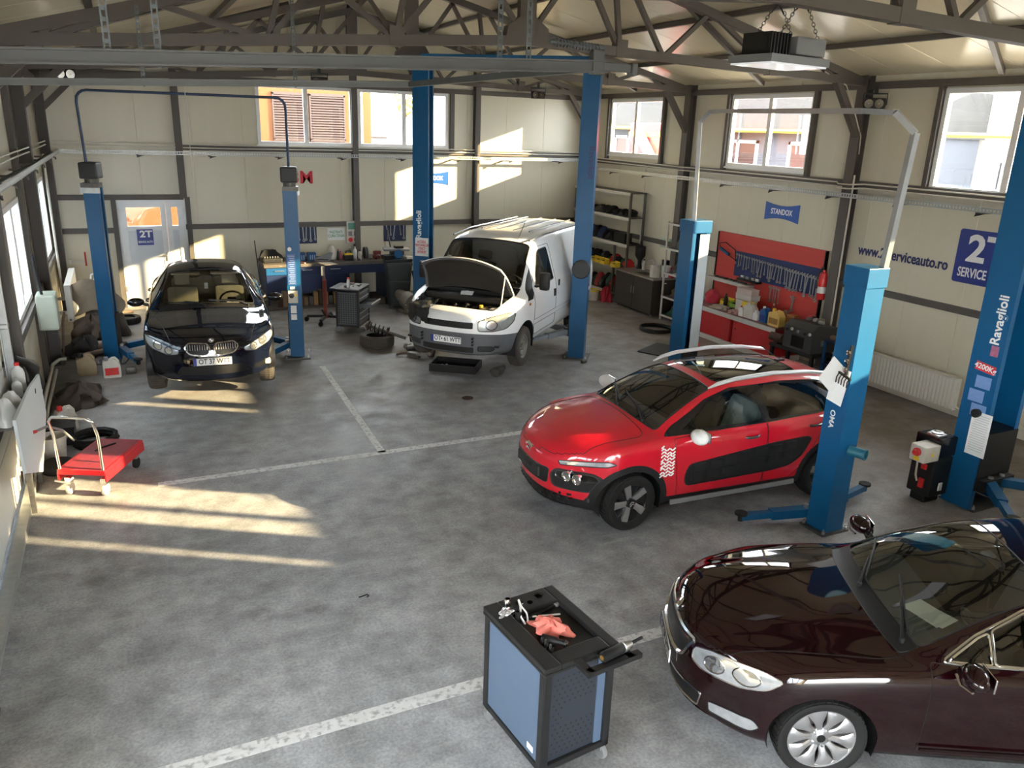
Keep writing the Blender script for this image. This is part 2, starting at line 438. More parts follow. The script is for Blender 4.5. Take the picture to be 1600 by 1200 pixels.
# two-leaf back door
D = structure('door_1', 'white two-leaf door with orange glass strips and a blue sign')
DOORM = pm('white door leaf', lin(205, 208, 212), .35, var=.03)
x0, x1, _, zt = DOOR
b = MB(); b.box(x0, x0+.06, YB-.03, YB+.05, 0, zt); b.box(x1-.06, x1, YB-.03, YB+.05, 0, zt); b.box(x0+.06, x1-.06, YB-.03, YB+.05, zt-.06, zt); b.build('door_frame', PVC, D)
ORG = pm('orange lit glass', lin(245, 160, 80), .3, var=.05)
for xa, xb in ((x0+.06, .875), (.88, x1-.06)):
    b = MB(); r = .11
    b.box(xa, xb, YB-.02, YB+.03, .01, .14); b.box(xa, xb, YB-.02, YB+.03, zt-.17, zt-.06)
    b.box(xa, xa+r, YB-.02, YB+.03, .14, zt-.17); b.box(xb-r, xb, YB-.02, YB+.03, .14, zt-.17); b.box(xa+r, xb-r, YB-.02, YB+.03, 1.70, 1.80)
    lf = b.build('door_leaf', PVC, D)
    MB().box(xa+r, xb-r, YB-.008, YB+.02, .14, 1.70).build('door_panel', DOORM, lf)
    MB().box(xa+r, xb-r, YB-.004, YB+.01, 1.80, zt-.17).build('pane', glass('door pane glass', (.95, .95, .95)), lf)
b = MB(); b.box(.80, .83, YB-.035, YB-.02, 1.0, 1.2); b.box(.71, .83, YB-.07, YB-.05, 1.12, 1.14); b.box(.81, .83, YB-.06, YB-.03, 1.12, 1.14); b.build('door_handle', STEEL, D)
for z in (.35, 1.2, 2.1):
    for xx in (x0+.03, x1-.05): MB().box(xx, xx+.03, YB-.05, YB-.03, z, z+.12, c=.008).build('hinge', PVC, D)

# steel frame: columns, girts, purlins, trusses
nt = [0]
def trim(label, b, mat=STEEL_PAINT):
    nt[0] += 1
    return structure('trim_%d' % nt[0], label, b.build('trim_%d' % nt[0], mat))
def hsec(b, x, y, z0, z1, wx=.16, wy=.14, t=.016, axis='x'):
    if axis == 'x':
        b.box(x-wx/2, x-wx/2+t, y-wy/2, y+wy/2, z0, z1); b.box(x+wx/2-t, x+wx/2, y-wy/2, y+wy/2, z0, z1); b.box(x-wx/2+t, x+wx/2-t, y-t/2, y+t/2, z0, z1)
    else:
        b.box(x-wx/2, x+wx/2, y-wy/2, y-wy/2+t, z0, z1); b.box(x-wx/2, x+wx/2, y+wy/2-t, y+wy/2, z0, z1); b.box(x-t/2, x+t/2, y-wy/2+t, y+wy/2-t, z0, z1)
TR_Y = [19.45, 15.2, 10.43, 5.68, 0.93, -3.8]
for y in TR_Y[:-1]:
    hs = [(XR-.09, ZR), (XL+.11, ZL)]
    for x, z in hs:
        b = MB(); hsec(b, x, y, 0, z, .18, .2); b.cb(x, y, .01, .26, .26, .02); trim('taupe steel wall column', b)
for x in (1.27, 5.20, 8.38):
    b = MB(); hsec(b, x, YB-.085, 0 if x > 2 else 2.42, roof_z(x)-.1, .14, .17, axis='y'); trim('taupe steel column of the back wall', b)
# girts
G = [((XL, YB-.05, 2.43), (1.27, YB-.05, 2.43)), ((1.27, YB-.05, 1.77), (XR, YB-.05, 1.77)), ((XL, YB-.05, 1.72), (-.13, YB-.05, 1.72)), ((XL, YB-.05, 4.97), (XR, YB-.05, 4.97)),
     ((XR-.005, YF, 1.63), (XR-.005, YB, 1.63)), ((XL+.05, YF, 1.37), (XL+.05, 5.0, 1.37)), ((XL+.05, 9.95, 1.37), (XL+.05, YB, 1.37)), ((XR-.05, YF, 5.02), (XR-.05, YB, 5.02)), ((XL+.05, YF, 4.8), (XL+.05, YB, 4.8)),
     ((XR-.05, YF, 3.40), (XR-.05, YB, 3.40)), ((1.27, YB-.05, 3.50), (XR, YB-.05, 3.50))]
for p, q in G: trim('taupe steel girt along the wall', MB().bar(p, q, .09, .11))
for x, z0, z1 in ((-.16, 0, 2.43), (1.35, 0, 2.43), (7.72, 3.5, 4.97)): trim('taupe steel post framing an opening', MB().box(x-.05, x+.05, YB-.09, YB, z0, z1))
for h in RW:
    for y in (h[0]-.05, h[1]+.05): trim('taupe steel post beside a high window', MB().box(XR-.09, XR, y-.04, y+.04, 3.4, 5.0))
for y in (14.15, 15.6): trim('taupe steel post beside a low window', MB().box(XL, XL+.09, y-.05, y+.05, .0, 4.8))
# roof bracing between trusses
for a, c_ in (((XR-.15, 8.0, ZR-.05), (7.6, 6.0, roof_z(7.6)-.06)), ((XL+.2, 8.0, ZL-.05), (3.0, 6.2, roof_z(3)-.06)), ((XR-.15, 12.9, ZR-.05), (7.6, 10.5, roof_z(7.6)-.06)), ((XL+.2, 12.9, ZL-.02), (3.0, 10.6, roof_z(3)-.06)), ((XR-.15, 17.3, ZR-.05), (7.6, 15.4, roof_z(7.6)-.06)), ((XL+.2, 17.3, ZL-.02), (3.0, 15.4, roof_z(3)-.06))):
    trim('taupe diagonal brace under the roof', MB().bar(a, c_, .07, .08))
for x in (-.1, 1.7, 3.5, 5.16, 6.9, 8.6, 10.2): trim('taupe purlin under the roof panels', MB().box(x-.04, x+.04, YF, YB, roof_z(x)-.085, roof_z(x)-.012))
# trusses
def truss(y):
    T = structure('roof_truss', 'taupe steel roof truss spanning the hall')
    zl, zr, zc = 4.80, 5.07, 5.26
    bz = lambda x: zl+(zc-zl)*(x-XL)/(RX-XL) if x < RX else zr+(zc-zr)*(XR-x)/(XR-RX)
    tz = lambda x: roof_z(x)-.15
    xl, xr = XL+.12, XR-.12
    for x0, x1 in ((xl, RX), (RX, xr)):
        MB().bar((x0, y, bz(x0)), (x1, y, bz(x1)), .13, .125).build('bottom_chord', STEEL_PAINT, T)
        MB().bar((x0, y, tz(x0)), (x1, y, tz(x1)), .12, .12).build('top_chord', STEEL_PAINT, T)
    nb = [-.62, 1.76, 3.32, 5.16, 6.66, 7.42, 9.52, 10.9]
    web = [(-.62, -.45), (-.62, .9), (1.76, .55), (1.76, 1.95), (1.76, 2.5), (3.32, 2.35), (3.32, 3.55), (3.32, 4.4), (5.16, 4.3), (5.16, 6.0), (6.66, 5.9), (6.66, 6.5), (7.42, 6.7), (7.42, 8.2), (9.52, 8.3), (9.52, 9.3), (9.52, 10.3), (10.9, 10.4)]
    for xb, xt in web: MB().bar((xb, y, bz(xb)), (xt, y, tz(xt)), .065, .065, (0, 1, 0)).build('web_member', STEEL_PAINT, T)
    MB().box(RX-.12, RX+.12, y-.05, y+.05, bz(RX)-.02, tz(RX)).build('king_post', STEEL_PAINT, T)
    MB().prism([(RX-.34, bz(RX)-.04), (RX+.34, bz(RX)-.04), (RX+.30, bz(RX)+.16), (RX+.1, bz(RX)+.3), (RX-.1, bz(RX)+.3), (RX-.30, bz(RX)+.16)], -.07, .07, TR(0, y, 0) @ Matrix.Rotation(PI/2, 4, 'X')).build('gusset_plate', STEEL_PAINT, T)
    for xb in (6.66, 9.52, 3.32): MB().box(xb-.09, xb+.09, y-.072, y+.072, bz(xb)-.07, bz(xb)+.16).build('splice_plate', STEEL_PAINT, T)
    for xa, xb in ((xr, XR-.78), (xl, XL+.78)): MB().bar((xa, y, 4.18), (xb, y, bz(xb)-.03), .11, .11, (0, 1, 0)).build('knee_brace', STEEL_PAINT, T)
    return T
for y in TR_Y: truss(y)
# ---------------------------------------------------------------- vehicle engine
def pchip(pts):
    X = np.array([p[0] for p in pts], float); Y = np.array([p[1] for p in pts], float)
    h = np.diff(X); d = np.diff(Y)/h; m_ = np.zeros_like(X)
    if len(X) > 2:
        for i in range(1, len(X)-1):
            if d[i-1]*d[i] > 0:
                w1 = 2*h[i]+h[i-1]; w2 = h[i]+2*h[i-1]; m_[i] = (w1+w2)/(w1/d[i-1]+w2/d[i])
    m_[0] = d[0]; m_[-1] = d[-1]
    def f(x):
        x = np.clip(np.asarray(x, float), X[0], X[-1]); i = np.clip(np.searchsorted(X, x, side='right')-1, 0, len(X)-2)
        t = (x-X[i])/h[i]
        return (2*t**3-3*t**2+1)*Y[i]+(t**3-2*t**2+t)*h[i]*m_[i]+(-2*t**3+3*t**2)*Y[i+1]+(t**3-t**2)*h[i]*m_[i+1]
    return f
class Shell:
    """car body skin lofted from section curves; regions are cut out of it and become separate parts"""
    def __init__(s, P):
        s.P = P; s.L = P['L']; s.F = {k: pchip(P[k]) for k in ('top', 'belt', 'w', 'g', 'crown', 'bot', 'shear')}
        F = s.F; L = s.L
        ss = np.unique(np.round(np.concatenate([np.linspace(0, .12, 8), np.linspace(.12, L-.12, P.get('ns', 110)), np.linspace(L-.12, L, 7)]), 4))
        NP = P.get('np', 34)
        def section(x):
            w, B, T, g, cr, zb = (float(F[k](x)) for k in ('w', 'belt', 'top', 'g', 'crown', 'bot'))
            ze = T-cr; B = min(B, ze-.004); tum = P.get('tumble', .93)
            c = [(0, zb), (.55*w, zb), (.86*w, zb), (.95*w, zb+.05), (.985*w, zb+.22*(B-zb)), (1.0*w, zb+.5*(B-zb)), (1.005*w, zb+.78*(B-zb)), (.985*w, B-.035*(1 if B > .6 else .5)), (tum*w, B+.005),
                 (tum*w*.5+g*.5+.012, B*.5+ze*.5), (g+.012+.02*(ze-B), ze-.10*(ze-B)), (g-.02, ze), (.66*g, T-.38*cr), (.33*g, T-.08*cr), (0, T)]
            c = [(-c[1][0], c[1][1])] + c + [(-c[-2][0], c[-2][1])]
            c = np.array(c); n = len(c)-3
            out = []
            for t in np.linspace(0, n, NP):
                i = min(int(t), n-1); u = t-i
                b = np.array([(1-u)**3, 3*u**3-6*u*u+4, -3*u**3+3*u*u+3*u+1, u**3])/6
                out.append(b @ c[i:i+4])
            out = np.array(out); out[0, 0] = 0; out[-1, 0] = 0
            return out
        secs = [section(x) for x in ss]
        bm = s.bm = bmesh.new()
        grid = []
        for x, sc in zip(ss, secs):
            lf = [bm.verts.new((x, y, z)) for y, z in sc]
            rt = [lf[0]] + [bm.verts.new((x, -y, z)) for y, z in sc[1:-1]] + [lf[-1]]
            grid.append((lf, rt))
        def quad(a, b, c, d):
            q = []
            for v in (a, b, c, d):
                if v not in q: q.append(v)
            if len(q) > 2:
                try: bm.faces.new(q[::-1])
                except ValueError: pass
        for i in range(len(ss)-1):
            for j in range(NP-1):
                a, b = grid[i][0], grid[i+1][0]; quad(a[j], b[j], b[j+1], a[j+1])
                a, b = grid[i][1], grid[i+1][1]; quad(a[j+1], b[j+1], b[j], a[j])
        for end in (0, -1):
            sc = secs[end]; jt = int(NP*.80); jb = int(NP*.17)
            fr = [sc[j][0]/sc[jt][0] for j in range(jt, NP)]; zt = [sc[j][1]-sc[jt][1] for j in range(jt, NP)]
            for side in (0, 1):
                sg = 1 if side == 0 else -1; rows = []
                for j in range(jb, jt+1):
                    t = (sc[j][1]-sc[jb][1])/(sc[jt][1]-sc[jb][1]); r = []
                    for k, (f_, z_) in enumerate(zip(fr, zt)):
                        if j == jt: r.append(grid[end][side][jt+k])
                        elif k == 0: r.append(grid[end][side][j])
                        else: r.append(bm.verts.new((ss[end], sg*sc[j][0]*f_, sc[j][1]+z_*t)))
                    rows.append(r)
                for a, b in zip(rows[:-1], rows[1:]):
                    for k in range(len(fr)-1):
                        if (side == 0) == (end == 0): quad(a[k], b[k], b[k+1], a[k+1])
                        else: quad(a[k+1], b[k+1], b[k], a[k])
        bmesh.ops.remove_doubles(bm, verts=bm.verts[:], dist=1e-5)
        s.lay = bm.faces.layers.int.new('tag'); s.tags = ['body']
        bm.normal_update()
    def tagid(s, n):
        if n not in s.tags: s.tags.append(n)
        return s.tags.index(n)
    def cut(s, name, poly, ax, flt, only=None):
        """cut a convex outline (2D, seen along the third axis) out of the skin; ax gives the two coordinates used"""
        bm = s.bm; A, B = ax; bm.normal_update()
        ar = sum(poly[i-1][0]*poly[i][1]-poly[i][0]*poly[i-1][1] for i in range(len(poly)))
        if ar < 0: poly = poly[::-1]
        mn = [min(p[k] for p in poly) for k in (0, 1)]; mx = [max(p[k] for p in poly) for k in (0, 1)]
        ok = None if only is None else {s.tagid(o) for o in only}
        cur = []
        for f in bm.faces:
            if ok is not None and f[s.lay] not in ok: continue
            c = f.calc_center_median()
            if not flt(c, f.normal): continue
            u = [v.co[A] for v in f.verts]; v_ = [v.co[B] for v in f.verts]
            if max(u) < mn[0] or min(u) > mx[0] or max(v_) < mn[1] or min(v_) > mx[1]: continue
            cur.append(f)
        for i in range(len(poly)):
            p = poly[i]; q = poly[(i+1) % len(poly)]; dx, dy = q[0]-p[0], q[1]-p[1]
            l = math.hypot(dx, dy)
            if l < 1e-6: continue
            no = Vector((0, 0, 0)); no[A] = dy/l; no[B] = -dx/l; co = Vector((0, 0, 0)); co[A] = p[0]; co[B] = p[1]
            if not cur: break
            es = {e for f in cur for e in f.edges}; vs = {v for f in cur for v in f.verts}
            r = bmesh.ops.bisect_plane(bm, geom=list(vs)+list(es)+cur, dist=1e-6, plane_co=co, plane_no=no)
            cur = [g for g in r['geom'] if isinstance(g, bmesh.types.BMFace) and (g.calc_center_median()-co).dot(no) < 0]
        if name is None: bmesh.ops.delete(bm, geom=cur, context='FACES')
        else:
            t = s.tagid(name)
            for f in cur: f[s.lay] = t
        return cur
    def cut2(s, name, poly, ax, flt, only=None):
        """the same outline on both sides of the car (mirrored in y)"""
        if 1 in ax:
            k = ax.index(1)
            s.cut(name, poly, ax, lambda c, n: c.y > -.001 and flt(c, n), only)
            s.cut(name, [(-p[0], p[1]) if k == 0 else (p[0], -p[1]) for p in poly], ax, lambda c, n: c.y < .001 and flt(c, n), only)
        else:
            s.cut(name, poly, ax, lambda c, n: c.y > 0 and flt(c, n), only); s.cut(name, poly, ax, lambda c, n: c.y < 0 and flt(c, n), only)
    def shear(s):
        F = s.F; pw = s.P.get('pw', 2.6); L = s.L; zn, kn = s.P.get('nose', (.5, .9)); zr, kr = s.P.get('tail', (.7, .35))
        for v in s.bm.verts:
            x = v.co.x; w = float(F['w'](x)); y = min(1.0, abs(v.co.y)/w)
            d = float(F['shear'](x))*y**pw
            d += kn*(v.co.z-zn)**2*math.exp(-(x/.28)**2) - kr*(v.co.z-zr)**2*math.exp(-((L-x)/.3)**2)
            v.co.x = x+d
            cr_ = s.P.get('crease')
            if cr_ and x < 1.5 and v.co.z > .6: v.co.z += cr_[1]*max(0.0, min(1.0, (cr_[0]-abs(v.co.y))/.05+.5))*max(0.0, min(1.0, (1.45-x)/.5))*min(1.0, x/.15)
        s.bm.normal_update()
    def finish(s, parent, mats, seams=(), seam_r=.004, multi=True, thick=None):
        """split by tag into parts; body normals are kept so reflections run on across the seams"""
        bm = s.bm; L2 = s.L/2
        for v in bm.verts: v.co.x = L2 - v.co.x
        bmesh.ops.reverse_faces(bm, faces=bm.faces[:])
        bm.normal_update(); bm.verts.index_update(); bm.faces.index_update()
        VN = [v.normal.copy() for v in bm.verts]
        objs = {}
        for ti, tn in enumerate(s.tags):
            fs = [f for f in bm.faces if f[s.lay] == ti]
            if not fs: continue
            groups = []
            if tn == 'body' or not multi: groups = [fs]
            else:
                left = set(fs)
                while left:
                    st = [left.pop()]; g = []
                    while st:
                        f = st.pop(); g.append(f)
                        for e in f.edges:
                            for f2 in e.link_faces:
                                if f2 in left: left.discard(f2); st.append(f2)
                    groups.append(g)
                groups = [g for g in groups if sum(f.calc_area() for f in g) > 6e-4]
                if mats[tn][1] == 'whole': groups = [[f for g in groups for f in g]]
            for g in groups:
                mp = {}; vs = []; fc = []; nn = []
                for f in g:
                    q = []
                    for v in f.verts:
                        if v.index not in mp: mp[v.index] = len(vs); vs.append(v.co[:]); nn.append(VN[v.index])
                        q.append(mp[v.index])
                    fc.append(q)
                nm = mats[tn][2] if len(mats[tn]) > 2 else tn
                me = bpy.data.meshes.new(nm); me.from_pydata(vs, [], fc); me.update(); me.materials.append(mats[tn][0])
                me.polygons.foreach_set('use_smooth', [True]*len(me.polygons))
                me.normals_split_custom_set_from_vertices([n[:] for n in nn])
                o = link(nm, me, parent)
                objs.setdefault(tn, []).append(o)
        # dark or chrome bead along the outline of chosen regions
        for tn, sname, smat, r in seams:
            ti = s.tags.index(tn) if tn in s.tags else -1
            es = [e for e in bm.edges if any(f[s.lay] == ti for f in e.link_faces) and (len(e.link_faces) < 2 or any(f[s.lay] != ti for f in e.link_faces))]
            adj = {}
            for e in es:
                for v in e.verts: adj.setdefault(v, []).append(e)
            used = set(); BB = {}
            for e in es:
                if e in used: continue
                chain = [e.verts[0], e.verts[1]]; used.add(e)
                for d in (1, 0):
                    while True:
                        v = chain[-1] if d else chain[0]
                        nx = [x for x in adj[v] if x not in used]
                        if not nx: break
                        used.add(nx[0]); o_ = nx[0].other_vert(v)
                        if d: chain.append(o_)
                        else: chain.insert(0, o_)
                pts = [chain[0].co.copy()]
                for v in chain[1:]:
                    if (v.co-pts[-1]).length > .012: pts.append(v.co.copy())
                cl = (pts[0]-pts[-1]).length < .03 and len(pts) > 6
                ys = [p.y for p in pts]; b = BB.setdefault(1 if min(ys) > -.02 else -1 if max(ys) < .02 else 0, MB())
                if len(pts) > 1: b.tube(pts[:-1] if cl else pts, r, 5, closed=cl)
            for b in BB.values(): objs.setdefault(sname, []).append(b.build(sname, smat, parent, smooth=60))
        bm.free()
        return objs
PARK = DARKGREY
def circ(cx, cz, r, n=36): return [(cx+r*math.cos(2*PI*k/n), cz+r*math.sin(2*PI*k/n)) for k in range(n)]
def tyre_mesh(R, wd, rim, mat, parent, tread=44, name='tyre'):
    """tyre turned about the y axis, with rounded shoulders, side ring and cut tread blocks"""
    h = wd/2; b = MB(); MY = Matrix.Rotation(PI/2, 4, 'X')
    side = [(rim-.005, -h*.80), (rim+.02, -h*.96), (rim+(R-rim)*.45, -h*1.0), (rim+(R-rim)*.5, -h*1.015), (rim+(R-rim)*.8, -h*.97), (R-.022, -h*.88), (R-.010, -h*.74)]
    b.lathe(side+[(R-.006, 0)]+[(r, -z) for r, z in side[::-1]], 48, MY, cap=False)
    for k in range(tread):
        a = 2*PI*k/tread
        for z0, z1, sk in ((-h*.84, -h*.30, .25), (-h*.24, h*.24, 0), (h*.30, h*.84, -.25)):
            da = 2*PI/tread*.36
            pts = []
            for aa, rr in ((a-da, R-.014), (a+da, R-.014), (a+da, R), (a-da, R)):
                for zz in (z0, z1):
                    q = aa+sk*(zz)*.9; r2 = rr-(.010 if abs(zz) > h*.7 else 0); pts.append((r2*math.cos(q), r2*math.sin(q), zz))
            b.add(pts, [(0, 1, 3, 2), (2, 3, 5, 4), (4, 5, 7, 6), (6, 7, 1, 0), (0, 2, 4, 6), (1, 7, 5, 3)], MY)
    return b.build(name, mat, parent, smooth=35)
ALLOY = pm('silver alloy', (0.52, 0.52, 0.53), .28, .85, var=.04)
ALLOY_DK = pm('black alloy', (0.015, 0.015, 0.016), .3, .3, var=.1)
DISC = pm('brake disc iron', (0.16, 0.145, 0.13), .4, .8, var=.2)
def wheel_base(parent, R, wd, rim, rubber=RUBBER, rimmat=ALLOY, out=1):
    """wheel part: rim barrel; children tyre and brake disc. outer face towards +y*out"""
    MY = Matrix.Rotation(PI/2, 4, 'X'); h = wd/2
    b = MB(); pr = [(rim+.004, -h*.82), (rim-.012, -h*.80), (rim-.03, -h*.5), (rim-.045, 0), (rim-.03, h*.55), (rim-.012, h*.80), (rim+.004, h*.82)]
    b.lathe(pr, 40, MY, cap=False)
    w_ = b.build('wheel', rimmat, parent, smooth=50)
    tyre_mesh(R, wd, rim, rubber, w_)
    b = MB(); b.lathe([(.06, -.012), (rim*.66, -.012), (rim*.66, .012), (.06, .012)], 32, MY @ TR(0, 0, -out*.01)); b.lathe([(0.001, -.05), (.07, -.05), (.07, .05), (.001, .05)], 16, MY)
    b.box(-rim*.72, -rim*.35, -.05, .05, -rim*.28, rim*.28, c=.02)
    b.build('brake_disc', DISC, w_, smooth=40)
    return w_
def fan(b, r0, r1, a0, a1, ya, yb, th, w0=None, w1=None):
    """one spoke: tapering bar from radius r0 to r1 at angle a0..a1, face depth ya (hub) to yb (rim)"""
    c = lambda r, a, y: (r*math.cos(a), y, r*math.sin(a))
    vs = []
    for r, hw, y in ((r0, w0, ya), ((r0+r1)/2, (w0+w1)/2*.92, (ya+yb)/2+.006), (r1, w1, yb)):
        am = a0+(a1-a0)*((r-r0)/(r1-r0))
        tx, tz = -math.sin(am), math.cos(am); px, pz = r*math.cos(am), r*math.sin(am)
        for q, dy in ((-1, -.006), (-.55, 0), (.55, 0), (1, -.006)): vs.append((px+tx*hw*q, y+dy, pz+tz*hw*q))
        for q in (1, -1): vs.append((px+tx*hw*q, y-th, pz+tz*hw*q))
    f = []
    for i in (0, 6):
        for k in range(6): f.append((i+k, i+(k+1) % 6, i+6+(k+1) % 6, i+6+k))
    f += [(0, 5, 4, 3, 2, 1), (12, 13, 14, 15, 16, 17)]
    b.add(vs, f)
def seats(parent, P, mat, x_front, x_rear=None, hw=.36, z=.28, head=True):
    """front seats and a rear bench: cushion + leaning backrest + head rest, joined as one part each"""
    def seat(x, y, w, nm):
        b = MB(); b.cb(x, y, z+.13, .50, w, .20, c=.05)
        M = Matrix.Translation((x-.27, y, z+.2)) @ Matrix.Rotation(math.radians(-17), 4, 'Y')
        b.cb(0, 0, .28, .15, w*.96, .60, M, c=.06)
        if head:
            for yy in ([0] if w < .7 else [-w*.32, w*.32]): b.cb(-.01, yy, .70, .10, .26, .17, M, c=.04)
        b.build(nm, mat, parent, smooth=50)
    for y in (hw, -hw): seat(x_front, y, .5, 'front_seat')
    if x_rear is not None: seat(x_rear, 0, 1.2, 'rear_seat')
def steering(parent, x, y, z, mat=BLACK):
    b = MB(); M = Matrix.Translation((x, y, z)) @ Matrix.Rotation(math.radians(-62), 4, 'Y')
    b.tube([M @ Vector((.185*math.cos(a), .185*math.sin(a), 0)) for a in [2*PI*k/24 for k in range(24)]], .016, 8, closed=True)
    b.cb(0, 0, 0, .12, .14, .05, M, c=.02); b.box(-.02, .02, -.17, .17, -.01, .01, M); b.cyl(M @ Vector((0, 0, 0)), M @ Vector((0, 0, -.3)), .03)
    b.build('steering_wheel', mat, parent, smooth=45)
def plate(parent, M, txt, w=.52, h=.11, lab=None):
    p = MB().box(-w/2, w/2, -.006, .006, -h/2, h/2, c=.003).build('number_plate', PAPER, parent, M=M)
    b = MB(); f = .004
    for x0, x1, z0, z1 in ((-w/2, w/2, -h/2, -h/2+f), (-w/2, w/2, h/2-f, h/2), (-w/2, -w/2+f, -h/2, h/2), (w/2-f, w/2, -h/2, h/2)): b.box(x0, x1, -.0085, -.005, z0, z1)
    b.build('plate_border', TEXTBLACK, p)
    MB().box(-w/2+.004, -w/2+.046, -.008, -.005, -h/2+.004, h/2-.004).build('plate_band', BLUE_SIGN, p)
    if txt: text(txt, h*.92, TEXTBLACK, p, Matrix.Translation((.024, -.0075, .002)) @ FACE_NY, ext=.001, bold=.012, sx=.80)
    return p
def arches(sh, xs, zc, R, wd_at, parent, L, mat=BLACK):
    """wheel wells behind the arches"""
    for x in xs:
        for sg in (1, -1):
            b = MB(); n = 22; vs = []; y0, y1 = sg*(wd_at-.012), sg*(wd_at-.36)
            for k in range(n+1):
                a = -.30+(PI+.60)*k/n
                for y in (y0, y1): vs.append((L/2-x+R*math.cos(a), y, max(zc+R*math.sin(a), .12)))
            fs = [(2*k, 2*k+1, 2*k+3, 2*k+2) for k in range(n)] + [tuple(2*k+1 for k in range(n+1))]
            b.add(vs, fs); b.build('wheel_arch_liner', mat, parent, smooth=50)
def wiper(parent, p0, p1, b0, b1, lift=.018):
    """arm from p0 to p1 (near the blade middle), blade b0..b1"""
    b = MB(); b.tube([p0, ((Vector(p0)+Vector(p1))/2)+Vector((0, 0, .02)), p1], [.014, .010, .007], 6); b.cyl(Vector(p0)-Vector((0, 0, .02)), Vector(p0)+Vector((0, 0, .012)), .018)
    b.bar(b0, b1, .012, .022); b.build('wiper', BLACK, parent, smooth=45)
def on_ws(sh, s, y, off=.012):
    """a point on the sheared skin above (s,y): used for wipers, papers and stickers"""
    L = sh['L']; t = float(pchip(sh['top'])(s)); cr = float(pchip(sh['crown'])(s)); g = float(pchip(sh['g'])(s)); w = float(pchip(sh['w'])(s))
    d = float(pchip(sh['shear'])(s))*(min(1, abs(y)/w))**sh.get('pw', 2.6)
    return Vector((L/2-s-d, y, t-cr*.9*(abs(y)/g)**2.2+off))
LAMPS = pm('silver lamp', (.50, .52, .54), .16, .55, var=.25, scale=22, coat=1.0)
LAMPB = pm('bright lamp bowl', (.80, .81, .82), .08, .9, var=.12, scale=30, coat=1.0)
